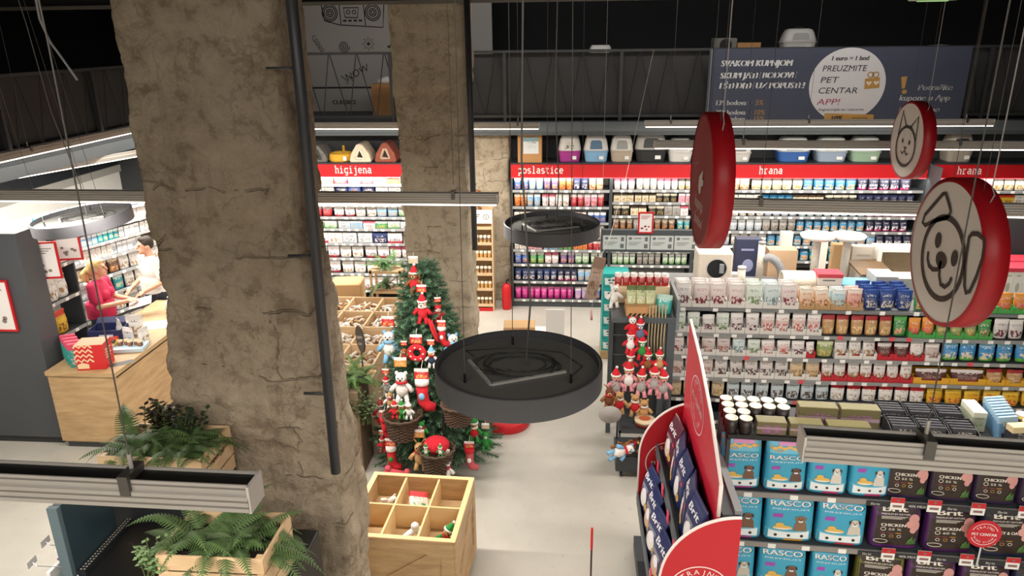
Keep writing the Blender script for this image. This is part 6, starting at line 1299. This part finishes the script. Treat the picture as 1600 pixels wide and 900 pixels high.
b = MB(); fill(b, ring(0, 0, .06, .05), lambda u, v, d: (u, v, .069 + d)); b.obj('picture', mat('#b05a3a', .5), rt)
for i in range(5): plush('plush_toy', 'small brown plush, %s of the pile on the rolling display base' % ORD[i], (.56 + .11 * i, 6.66 + .05 * (i % 2), .36), .9, (BROWN, RFUR, mat('#6b3a22', .9))[i % 3], BROWN, BROWN, None, None, TAN, 'round', .4 * i, 1.2, group='small plush pile on the rolling base', cardon=False)
plush('snowman_toy', 'white and blue plush lying at the front corner of the rolling display', (.55, 6.56, .36), 1.2, WFUR, WFUR, BFUR, None, RFUR, None, 'round', .2, 1.3, group=EG, cardon=False)
# goods on the end display top
def top(px, py): return atz(px, py, 1.631)
p = Vector((.73, 7.05, 0)); rt = thing('striped_carton', 'carton tray with black and cream diagonal stripes on the end display', 'box', (p.x, p.y, 1.631)); MB().box(-.15, .15, 0, .26, 0, .1).obj('carton', mat('#b98b5c', .6), rt, bevel=.003); b = MB()
for k in range(6): fill(b, [(-.135 + k * .045, .005), (-.11 + k * .045, .005), (-.085 + k * .045, .035), (-.11 + k * .045, .035)], lambda u, v, d: (u, -d, v))
b.obj('stripes', BLACK, rt)
for i in range(3):
    o = place('food_sachet', pouch(.1, .2, .05, pk('#b9c096', '#5a6a3a', None, '#2a2a1a', '#d9dcc0')), 'striped green sachet, %s from left in the striped carton tray' % ORD[i], 'sachet', (p.x - .095 + .095 * i, p.y + .1, 1.732), 0, 'sachets in the striped carton tray')
p = Vector((.97, 7.08, 0)); place('treat_bag', pouch(.17, .2, .1, pk('#3aa39c', '#a9c9c0', None, '#eef4f0', '#4ab0a8')), 'shiny teal bag at the right of the striped carton tray', 'bag', (p.x, p.y + .08, 1.632), -.3)
for i in range(7): p = at(980 + i * 12, 412, 7.45); place('gift_cup', can(.038, .13, pk('#b9262e', '#efe6e0', None, '#f4ece6', '#7a3a2a'), mat('#eae4dc', .6)), 'red and white gift cup, %s from left above the end display' % ORD[i], 'cup', (.52 + .082 * i, 7.5, 1.821), 0, 'gift cups above the end display')
m = MB().box(.47, 1.06, 7.44, 7.58, 1.632, 1.82); tag(m.obj('carton_riser', mat('#d9c3a0', .7), bevel=.004), 'pale carton riser carrying the red and white gift cups', 'box')
plush('plush_toy', 'fluffy white plush heap at the left of the striped carton tray', (.47, 7.32, 1.76), 1.1, WFUR, WFUR, WFUR, None, None, None, 'round', .2, group=EG, cardon=False)
m = MB().box(-.07, .07, -.01, .01, -.26, .26); p = at(930, 435, 8.2); o = tag(m.obj('hanging_board', pk('#b39c8c', '#8a7262', None, '#5a463a', '#8a6a58'), loc=tuple(p), rot=(0, .22, .2)), 'long pinkish brown hanging scratch board behind the end display', 'scratch board'); MB().tube([(0, 0, .26), (.05, 0, .5), (.12, .2, 1.2), (.1, .3, 2.6)], .003, 5).obj('hanging_cord', WHITE, o)
m = MB().tube([(0, 0, .0), (.0, 0, .12)], .014, 8); p = at(924, 500, 8.2); o = tag(m.obj('candy_cane', mat('#d9a9a4', .6), None, True, loc=tuple(p)), 'red and white cane toy hanging below the pinkish scratch board', 'dog toy')
MB().tube([(0, 0, .12), (.02, 0, .35), (.1, .2, 1.6), (.1, .3, 4.3)], .002, 4).obj('string', WHITE, o)

# ---------------------------------------------------------------- front gondola of pet food
FG = Matrix.Translation((1.14, 4.62, 0)) @ Matrix.Rotation(R(-3.4), 4, 'Z'); fgz = R(-3.4)
RF = [.12, .40, .83, 1.25]
shelving('gondola', 'front gondola of large pet food bags at the lower right', (1.14, 4.62, 0), fgz, 2.5, .42, RF, 1.66, tags=.3, back='#3a3e41', lipc='#8e8a86', deps=[.42, .42, .42, .42], tagskip=lambda i, x: x > .95)
m = MB(); m.box(-.02, 2.52, .0, .455, 1.668, 1.7); tag(m.obj('top_deck', mat('#232526', .5), loc=(1.14, 4.62, 0), rot=(0, 0, fgz)), 'dark top board of the front gondola under the cans and boxes', 'board')
# dark printed shelf strips with red price tags on the right part
rr = random.Random(5)
for z, ii in ((1.25, 0), (.83, 1), (.40, 2)):
    rt = thing('shelf_strip', 'dark printed shelf edge strip on the %s shelf of the front gondola' % ('top', 'middle', 'lower')[ii], 'strip', tuple(FG @ Vector((.95, -.0165, z))), fgz); MB().box(0, 1.55, -.004, 0, -.036, .004).obj('strip', mat('#2b2c2f', .5), rt); b = MB(); t = lambda u, v, d: (u, -.0045 - d, v)
    for k, (s, x, w) in enumerate((('Brit', .06, .06), ('40% MEAT', .34, .13), ('Brit', .56, .06), ('Brit', .88, .06), ('40% MEAT', 1.16, .13), ('Brit', 1.4, .06))): text(b, s, x, -.026, .026, t, width=w, bold=.0008)
    b.obj('lettering', mat('#cfccc6', .5), rt)
    for x in (.2, .44, .72, 1.02, 1.3):
        q = MB().box(x - .045, x + .045, -.01, -.005, -.05, .045).obj('price_tag', TAG, rt); MB().box(x - .045, x + .045, -.0115, -.01, .005, .045).obj('red_band', mat('#c4252e', .5), q)
        b = MB(); fill(b, ring(x, .026, .01), lambda u, v, d: (u, -.012 - d, v)); fill(b, [(x - .03, -.03), (x + .03, -.03), (x + .03, -.012), (x - .03, -.012)], lambda u, v, d: (u, -.0105 - d, v)); b.obj('print', mat('#8a6a68', .5), q)
def rasco(seedk, ac, dogc, dogx, cw, ch, low=False):
    M0 = [mat('#3fa3c4', .35), mat('#e8f0f2', .4), mat('#123a52', .4), mat('#e2b65a', .5), mat(dogc, .7), mat(ac, .4), mat('#3a2a22', .6), mat('#63b6cf', .35), mat('#a04ab0', .4), mat('#dfe6e6', .45), mat('#a39a72', .5), mat('#d78ac0', .45)]
    def art(b, F, w, H):
        h = H * (.8 if low else 1)
        t = lambda u, v, d: F(u, v, d)
        t1 = lambda u, v, d: F(u, v, d + .001); t2 = lambda u, v, d: F(u, v, d + .002); t3 = lambda u, v, d: F(u, v, d + .003)
        N = 14; us = [-w * .48 + w * .96 * i / N for i in range(N + 1)]
        def band(f0, f1, m, tt): b.add([tt(u, f0(u), 0) for u in us] + [tt(u, f1(u), 0) for u in us], [(i, i + 1, N + 2 + i, N + 1 + i) for i in range(N)], m)
        band(lambda u: h * .06, lambda u: h * (.2 + .05 * (2 * u / w) ** 2), 1, t); band(lambda u: h * .015, lambda u: h * .06, 0, t); band(lambda u: h * (.2 + .05 * (2 * u / w) ** 2), lambda u: h * (.23 + .06 * (2 * u / w) ** 2), 7, t1)
        fill(b, [(-w * .1, h * .012), (w * .3, h * .012), (w * .3, h * .055), (-w * .1, h * .055)], t1, 5)
        for k in (-.27, 0, .27): fill(b, ring(w * k, h * .13, w * .035, w * .035, 12), t1, 6)
        text(b, 'RASCO', 0, h * .76, h * .13, t2, 9, width=w * .82, bold=w * .006); text(b, 'RASCO', w * .008, h * .752, h * .13, t1, 2, width=w * .84, bold=w * .012)
        text(b, 'PREMIUM', 0, h * .685, h * .045, t1, 9, width=w * .74)
        fill(b, [(-w * .36, h * .52), (-w * .16, h * .52), (-w * .14, h * .6), (-w * .34, h * .6)], t1, 8)
        # bowl of kibble and the dog
        fill(b, arc(-w * .14, h * .3, w * .2, h * .05, 0, 360, 18)[:-1], t1, 3); fill(b, arc(-w * .2, h * .36, w * .09, h * .05, 0, 360, 12)[:-1], t2, 3); fill(b, arc(-w * .14, h * .285, w * .2, h * .02, 180, 360, 10), t2, 1)
        x = w * dogx; fill(b, [(x - w * .14, h * .24), (x + w * .14, h * .24), (x + w * .12, h * .4), (x + w * .06, h * .48), (x - w * .07, h * .48), (x - w * .12, h * .38)], t1, 4); fill(b, arc(x, h * .5, w * .095, h * .075, 0, 360, 18)[:-1], t2, 4)
        for sx in (-1, 1): fill(b, [(x + sx * w * .06, h * .56), (x + sx * w * .12, h * .54), (x + sx * w * .115, h * .47), (x + sx * w * .08, h * .5)], t3, 6 if dogc != '#8a6a50' else 4); fill(b, ring(x + sx * w * .035, h * .515, w * .012, w * .012, 8), t3, 6)
        fill(b, ring(x, h * .48, w * .022, w * .016, 10), t3, 6); fill(b, arc(x, h * .455, w * .05, h * .02, 0, 360, 12)[:-1], t2, 1)
        band(lambda u: h * .9, lambda u: h * .985, 7, t)
        if low: band(lambda u: H * .79 + .02 * sin(u / w * 8), lambda u: H * .97, 10, t1); fill(b, [(-w * .2, H * .85), (w * .3, H * .85), (w * .3, H * .93), (-w * .2, H * .93)], t2, 11); [fill(b, ring(-w * .3 + w * .12 * k, H * (.8 + .02 * (k % 2)), w * .07, h * .03, 10), t2, 3) for k in range(6)]
    return bagm(cw, ch, .13, M0, art, 'r' + seedk)
def brit(seedk, side, words, cw, ch, pinkside=1, meat='#d39a94'):
    M0 = [mat(side, .35), mat('#33271f', .5), mat('#ece6dc', .5), mat(meat, .5), mat('#5c8a4a', .6), mat('#26284a', .4), mat('#c9913c', .5), mat('#8a3a44', .5)]
    def art(b, F, w, h):
        t = lambda u, v, d: F(u, v, d); t1 = lambda u, v, d: F(u, v, d + .001); t2 = lambda u, v, d: F(u, v, d + .002); t3 = lambda u, v, d: F(u, v, d + .003)
        N = 14; us = [-w * .46 + w * .92 * i / N for i in range(N + 1)]; V = [h * (.08 + .84 * j / 8) for j in range(9)]
        b.add([t(u, v, 0) for v in V for u in us], [(j * (N + 1) + i, j * (N + 1) + i + 1, (j + 1) * (N + 1) + i + 1, (j + 1) * (N + 1) + i) for j in range(8) for i in range(N)], 1)
        fill(b, [(-w * .46, h * .08), (w * .46, h * .08), (w * .46, h * .16), (0, h * .2), (-w * .46, h * .24)], t1, 5)
        text(b, 'Brit', -w * .06, h * .79, h * .13, t1, 2, width=w * .5, bold=w * .01)
        text(b, 'PREMIUM BY NATURE', -w * .05, h * .73, h * .04, t1, 2, width=w * .58)
        for k in range(3): fill(b, [(-w * .34, h * (.69 - .022 * k)), (w * (.2 - .06 * k), h * (.69 - .022 * k)), (w * (.2 - .06 * k), h * (.698 - .022 * k)), (-w * .34, h * (.698 - .022 * k))], t1, 2)
        text(b, words[0], -w * .08, h * .49, h * .085, t1, 2, width=w * (.5 if len(words[0]) < 9 else .62), bold=w * .004)
        if words[1]: stroke(b, ring(-w * .28, h * .43, w * .05, h * .035, 14), w * .012, t1, 2, True); text(b, words[1], -w * .04, h * .405, h * .065, t1, 2, width=w * .26)
        for k, c in enumerate((7, 7, 6)): fill(b, [(-w * .34 + k * w * .16, h * .34), (-w * .22 + k * w * .16, h * .34), (-w * .22 + k * w * .16, h * .355), (-w * .34 + k * w * .16, h * .355)], t1, c)
        for k in range(3): stroke(b, ring(-w * .26 + k * w * .16, h * .28, w * .04, h * .028, 12), w * .01, t1, 6 if k == 1 else 2, True)
        stroke(b, arc(-w * .3, h * .16, w * .14, h * .04, 0, 360, 16), w * .012, t1, 2)
        for (x, y, rx, ry) in ((.33, .66, .11, .1), (.27, .55, .1, .08), (.38, .52, .08, .1), (.33, .43, .07, .07)): fill(b, arc(w * x, h * y, w * rx, h * ry, 0, 360, 16)[:-1], t2, 3)
        for k in range(5): stroke(b, [(w * (.24 + .04 * k), h * .12), (w * (.27 + .03 * k), h * (.22 + .03 * (k % 3)))], w * .022, t3, 4)
    return bagm(cw, ch, .12, M0, art, 'b' + seedk)
def fplace(me, x, z, lb, y=.085, group='pet food bags on the front gondola', tilt=-.04): rr = random.Random(int(x * 991 + z * 77)); place('pet_food_bag', me, lb, 'pet food bag', tuple(FG @ Vector((x, y, z + .008))), 0, group, (tilt, 0, fgz + rr.uniform(-.05, .05)))
R1 = rasco('1', '#c65aa8', '#7a5a48', .2, .285, .405, True); R2 = rasco('2', '#b04a9c', '#6b4f44', .24, .285, .405, True); R3 = rasco('3', '#c43c74', '#d9d2c8', .2, .265, .36); R4 = rasco('4', '#c43c74', '#d5cec4', .2, .265, .36)
for me, x, lb in ((R1, .0, 'blue bag with olive top, leftmost on the top bag shelf'), (R2, .31, 'blue bag with brown dog, second on the top bag shelf'), (R3, .6, 'short blue bag with white dog, third on the top bag shelf'), (R4, .88, 'short blue bag with white dog, fourth on the top bag shelf')): fplace(me, x + .09, 1.25, lb.replace('RASCO ', 'puppy '))
B1 = brit('1', '#3a2c46', ('CHICKEN', '55 %'), .27, .36); B2 = brit('2', '#5a2c6a', ('CHICKEN', '55 %'), .33, .37); B3 = brit('3', '#4a2258', ('CHICKEN', '60 %'), .33, .37); B4 = brit('4', '#2c3048', ('TURKEY & OAT', ''), .33, .37, 1, '#dfa9a0'); B5 = brit('5', '#6b6a2a', ('CHICKEN', '50 %'), .33, .37)
for i in range(5): fplace(B1, 1.22 + .285 * i, 1.25, 'brown chicken bag, %s from left on the top bag shelf' % ORD[i])
RA, RB_, RC = rasco('5', '#c65aa8', '#7a5a48', .2, .34, .37), rasco('6', '#d9a03c', '#8a6a50', .22, .34, .37), rasco('7', '#c43c4c', '#cfc6b8', .26, .33, .37)
for me, x, lb in ((RA, .11, 'blue bag with brown animal, leftmost on the middle bag shelf'), (RB_, .47, 'blue bag with sitting brown dog, second on the middle bag shelf'), (RC, .83, 'blue bag with pale dog and red side, third on the middle bag shelf')): fplace(me, x, .83, lb)
for me, x, lb in ((B2, 1.2, 'brown chicken bag with purple side, fourth on the middle bag shelf'), (B3, 1.56, 'brown chicken bag beside the red round sticker on the middle shelf'), (B4, 1.93, 'brown turkey and oat bag behind the red round sticker'), (B2, 2.29, 'brown chicken bag at the right edge of the middle shelf')): fplace(me, x, .83, lb)
for me, x, lb in ((RC, .1, 'blue bag with white dog, leftmost on the lower bag shelf'), (RA, .46, 'blue bag with pale dog, second on the lower bag shelf'), (R3, .8, 'blue bag, third on the lower bag shelf'), (B5, 1.15, 'brown bag with olive side on the lower shelf'), (B2, 1.5, 'brown chicken bag in the middle of the lower shelf'), (B3, 1.86, 'brown chicken bag second from right on the lower shelf'), (B4, 2.22, 'brown bag rightmost on the lower shelf')): fplace(me, x, .40, lb)
# round red sticker
p = FG @ Vector((1.73, -.05, 1.07)); rt = thing('shelf_sticker', 'round red shelf sticker with white ring lettering before the brown bags', 'sticker', tuple(p), fgz); MB().lathe([(.11, -.002), (.11, .002), (.001, .002)], n=40, axis='y').obj('disc', mat('#c62230', .45), rt); b = MB(); t = lambda u, v, d: (u, -.003 - d, v)
text(b, 'PET CENTAR', 0, -.012, .03, t, width=.16, bold=.0012); ringtext(b, 'TRAJNO', 0, 0, .052, 150, 30, .026, t); ringtext(b, 'NISKE CIJENE', 0, 0, .072, 200, 340, .02, t, flip=True); stroke(b, arc(0, 0, .085, .085, 20, 160), .004, t); stroke(b, arc(0, 0, .085, .085, 200, 340), .004, t); b.obj('lettering', mat('#f0e9e6', .5), rt); MB().box(-.006, .006, .002, .004, -.26, -.1).obj('stem', mat('#c9c9c9', .3), rt)
# cans, packs and boxes on the top deck
LID = mat('#d8d2be', .35); CANB = mat('#2a2423', .4); k = 0
def deck(x, y): return tuple(FG @ Vector((x, y, 1.701)))
for r in range(4):
    for c in range(5):
        x, y = .0 + c * .097, .05 + r * .098
        if c >= 2 and r < 2: continue
        place('food_can', can(.044, .11, CANB, LID), 'cream-lidded dark can, %s from left, %s row of the left block' % (ORD[c], ORD[r]), 'can', deck(x, y), 0, 'cans in the left block')
for r in range(4):
    for c in range(4): place('food_can', can(.044, .1, pk('#3a3030', '#c9a040', None, '#e0d0b0', '#8a6a40'), LID), 'gold banded can, %s from left, %s row of the right block' % (ORD[c], ORD[r]), 'can', deck(2.02 + c * .097, .05 + r * .098), 0, 'cans in the right block')
OL = pk('#6a6442', None, None, '#a85aa8', '#a05aa0', '#a58a9a'); k = 0
for x, y, w, hh in ((.27, .07, .2, .1), (.5, .07, .22, .1), (.78, .07, .28, .1), (.6, .19, .26, .17), (.88, .19, .26, .17)):
    place('litter_pack', carton(w, hh, .1, OL), 'olive and magenta pack, %s in the block beside the cream lidded cans' % ORD[k], 'pack', deck(x, y), fgz, 'olive packs on the top board'); k += 1
BX = pk('#26262a', '#3a3a40', None, '#cfc9bd', '#8a8680', '#d6d0c4'); k = 0
for r in range(2):
    for c in range(3):
        x, y = 1.14 + c * .19, .01 + r * .22; tray('black_tray', 'black open box of sachets, %s in the %s row on the top board' % (ORD[c], ('front', 'back')[r]), deck(x, y), fgz, .18, .2, .08, mat('#1f1f22', .5), .11, 'black boxes of sachets')
        for j in range(4): place('cat_sachet', carton(.15, .1, .03, BX), 'dark sachet carton, %s in the %s box of the %s row' % (ORD[j], ORD[c], ('front', 'back')[r]), 'sachet', tuple(FG @ Vector((x, y + .035 + .037 * j, 1.712))), 0, 'sachets in the black boxes', (-.25, 0, fgz))
for j in range(8): place('blue_carton', carton(.14, .17, .025, pk('#5f86a8', '#8fb0c8', None, '#e6eef2', '#2a3a5a')), 'slim blue carton, %s from the front in the leaning row' % ORD[j], 'box', tuple(FG @ Vector((1.83 + .006 * j, .13 + .042 * j, 1.702))), 0, 'slim blue cartons', (-.18, 0, fgz + .25))
place('sachet_box', carton(.16, .17, .07, pk('#2a2a30', '#c9b890', None, '#cfc9bd', '#8a6a4a')), 'dark carton with a picture in front of the slim blue cartons', 'box', deck(1.86, .05), fgz + .2)
place('pale_carton', carton(.09, .15, .2, pk('#9aa08a', '#c9ccb8', None, '#4a4a3a', '#7a8a6a')), 'grey-green carton left of the slim blue cartons', 'box', deck(1.69, .33), fgz)
tray('white_tray', 'empty white display tray beside the slim blue cartons', deck(1.945, .12), fgz, .06, .3, .05, WHITE, .06)

# ---------------------------------------------------------------- red promotional end rack with dark blue bags
def atx(px, py, X):
    d = cam.matrix_world.to_3x3() @ Vector((px - 800, 450 - py, -1150)); t = X / d.x
    return Vector((0, 0, CAM_H)) + d * t
rt = thing('promotion_rack', 'red promotional end rack of the front gondola with hanging dark blue bags', 'rack', (0, 0, 0))
RK = mat('#2f3439', .5); WEDGE = mat('#e9ddd8', .5)
MB().box(.985, 1.1, 4.02, 5.52, .1, 1.47).obj('back_panel', RK, rt); MB().box(.6, 1.1, 4.02, 5.52, .02, .14).obj('base', RK, rt); MB().box(1.06, 1.108, 4.02, 5.5, 1.472, 1.5).obj('ledge', mat('#777a7c', .5), rt)
for (x0, x1, z) in ((.76, .985, 1.02), (.62, .985, .54)): MB().box(x0, x1, 4.03, 5.51, z - .03, z).obj('shelf', RK, rt); MB().box(x0 - .012, x0, 4.03, 5.51, z - .05, z + .06).obj('front_lip', mat('#4a5157', .5), rt)
def wing(y, lb):
    P = [(1.1, .5), (1.1, 1.46)] + arc(1.1, .96, .48, .5, 90, 180, 16) + [(.62, .5)]
    b = MB().prism(P, y - .012, y + .012, lambda u, v, d: (u, d, v)); w = fixn(b.obj('red_wing', mat('#b81c28', .42), rt)); q = MB(); q.tube([(u, y, v) for u, v in [(1.1, 1.462)] + arc(1.1, .96, .482, .502, 90, 180, 20) + [(.618, .5)]], .0125, 6); q.obj('white_edge', WEDGE, w, True)
    b = MB(); t = lambda u, v, d: (u, y - .013 - d, v); cxx, czz = .87, .89
    stroke(b, ring(cxx, czz, .2, .2, 40), .008, t, None, True); ringtext(b, 'TRAJNO', cxx, czz, .14, 140, 40, .055, t); text(b, 'PET CENTAR', cxx, czz - .02, .05, t, width=.3, bold=.002); ringtext(b, 'NISKE CIJENE', cxx, czz, .165, 205, 335, .04, t, flip=True); b.obj('lettering', WEDGE, w)
wing(4.0, ''); wing(5.54, '')
P = [at(1118, 802, 4.02), at(1122, 760, 4.02), at(1070, 489, 5.53), at(1088, 650, 5.53)]; X = .955
P2 = [(4.03, 1.3), (4.03, 1.68), (4.5, 1.93), (5.0, 2.1), (5.52, 2.2), (5.52, 1.3)]
b = MB().prism(P2, X, X + .016, lambda u, v, d: (d, u, v)); hb = fixn(b.obj('red_header', mat('#c41f38', .4), rt)); q = MB(); q.tube([(X + .008, u, v) for u, v in P2[1:5]], .013, 6); q.tube([(X + .008, 4.03, 1.45), (X + .008, 4.03, 1.68)], .013, 6); q.obj('white_edge', WEDGE, hb, True)
b = MB(); t = lambda u, v, d: (X - .001 - d, -u, v); stroke(b, ring(-4.95, 1.75, .27, .2, 40), .012, t, None, True); text(b, 'PET CENTAR', -4.95, 1.73, .08, t, width=.42, bold=.003); ringtext(b, 'TRAJNO', -4.95, 1.75, .15, 150, 30, .07, t); ringtext(b, 'NISKE CIJENE', -4.95, 1.75, .17, 205, 335, .05, t, flip=True); b.obj('lettering', mat('#e6b9bd', .5), hb)
def navybag(seedk, c, pc):
    M0 = [mat(c, .3), mat('#e6e6ee', .45), mat(pc, .5), mat('#b33a5a', .4), mat('#3d4f86', .35), mat('#c9a35a', .5)]
    def art(b, F, w, h):
        t = lambda u, v, d: F(u, v, d); t1 = lambda u, v, d: F(u, v, d + .001)
        text(b, 'Brit', 0, h * .72, h * .17, t1, 1, width=w * .7, bold=w * .012); fill(b, [(-w * .4, h * .62), (w * .4, h * .62), (w * .36, h * .65), (-w * .36, h * .65)], t, 4)
        fill(b, arc(-w * .05, h * .32, w * .26, h * .2, 0, 360, 20)[:-1], t, 2); fill(b, arc(-w * .02, h * .42, w * .16, h * .12, 0, 360, 16)[:-1], t1, 1); fill(b, arc(w * .25, h * .2, w * .14, h * .08, 0, 360, 14)[:-1], t1, 5)
        fill(b, [(w * .3, h * .52), (w * .42, h * .5), (w * .42, h * .58), (w * .3, h * .6)], t1, 3)
        for k in range(3): fill(b, [(-w * .35, h * (.58 - .03 * k)), (w * .2, h * (.58 - .03 * k)), (w * .2, h * (.588 - .03 * k)), (-w * .35, h * (.588 - .03 * k))], t1, 1)
    return bagm(.27, .38, .1, M0, art, 'n' + seedk)
N1, N2, N3 = navybag('1', '#232c5a', '#c9a690'), navybag('2', '#28325f', '#e3ddd6'), navybag('3', '#5a2438', '#d9c2b0')
def rbag(me, x, y, z, lb, tilt=-.25, rz=-90, s=1): place('pet_food_bag', me, lb, 'pet food bag', (x, y, z), 0, 'dark blue bags in the promotion rack', (tilt, 0, R(rz)), (s, s, s))
for i in range(5): rbag(N1 if i % 2 else N2, .68, 4.2 + .28 * i, .551, 'dark blue food bag, %s from the front on the lower tier of the red rack' % ORD[i], -.15, -84 + 4 * (i % 3))
for i in range(5): rbag((N2, N1, N2, N1, N3)[i], .852, 4.24 + .27 * i, 1.029, '%s food bag, %s from the front on the upper tier of the red rack' % ('wine red' if i == 4 else 'dark blue', ORD[i]), -.13, (-82, -98, -88, -97, -84)[i])
for i in range(4):
    m = MB().box(-.004, .004, -.035, .035, 0, .08); tag(m.obj('price_flag', mat('#d9305a', .45), loc=(.735, 4.25 + .33 * i, 1.02 - .03)), 'pink price flag, %s from the front on the upper lip of the red rack' % ORD[i], 'price tag', 'pink price flags')
p = atx(1003, 870, .58); m = MB().lathe([(.075, -.003), (.075, .003), (.001, .003)], n=28, axis='x'); o = tag(m.obj('round_price_sign', mat('#c6263a', .45), loc=(.575, 4.12, .86)), 'round red price sign at the near front of the red rack', 'sign'); b = MB(); t = lambda u, v, d: (-.004 - d, -u, v); stroke(b, ring(0, 0, .055, .055, 24), .006, t, None, True); text(b, '%', 0, -.02, .06, t); b.obj('print', WEDGE, o)
# free-standing thin post and orange pack in the aisle
rt = thing('sign_post', 'thin dark post with a red top standing in the aisle', 'post', (.187, 4.46, 0)); MB().lathe([(.1, 0), (.1, .012), (.012, .02)], n=20).obj('base', BLACK, rt); MB().tube([(0, 0, .02), (0, 0, .82)], .007, 8).obj('stem', mat('#3a1c1e', .5), rt); MB().tube([(0, 0, .82), (0, 0, 1.0)], .009, 8).obj('red_top', RED, rt)
p = at(960, 895, 4.2); m = MB().box(-.35, .1, -.2, .2, 0, .5); tag(m.obj('floor_display', mat('#d8d2cb', .6), loc=(p.x + .1, p.y + .1, 0)), 'pale low floor display at the foot of the red rack', 'display')
place('orange_pack', pouch(.16, .24, .08, pk('#e89a3a', '#f0c080', None, '#7a3a1c', '#d96a3a')), 'orange pack on the low floor display beside the red rack', 'pack', (p.x + .02, p.y + .06, .502), .4)
# exit light and loose cable overhead
p = at(1457, 1, 6.0); rt = thing('exit_light', 'slim pale emergency light fitting under the ceiling beam', 'lamp', (p.x, 6.0, p.z + .03)); MB().box(-.16, .16, -.05, .05, -.03, .05).obj('housing', mat('#b9bcae', .5), rt, bevel=.01); MB().box(-.1, .1, -.03, .03, -.036, -.03).obj('green_diffuser', mat('#9fd08a', .5, emit=.6), rt)
MB().tube([(0, 0, .05), (0, 0, 5.6 - p.z - .03)], .008, 6).obj('drop_rod', STEEL, rt)
pts = [at(55, -6, 3.6), at(62, 30, 3.6), at(78, 65, 3.6), at(100, 95, 3.6), at(121, 125, 3.6)]; pts = [Vector((pts[0].x - .02, 3.6, 5.58))] + pts; m = MB().tube(pts, .006, 6); tag(m.obj('loose_cable', mat('#8f9090', .5), None, True), 'loose pale cable dangling at the upper left', 'cable')
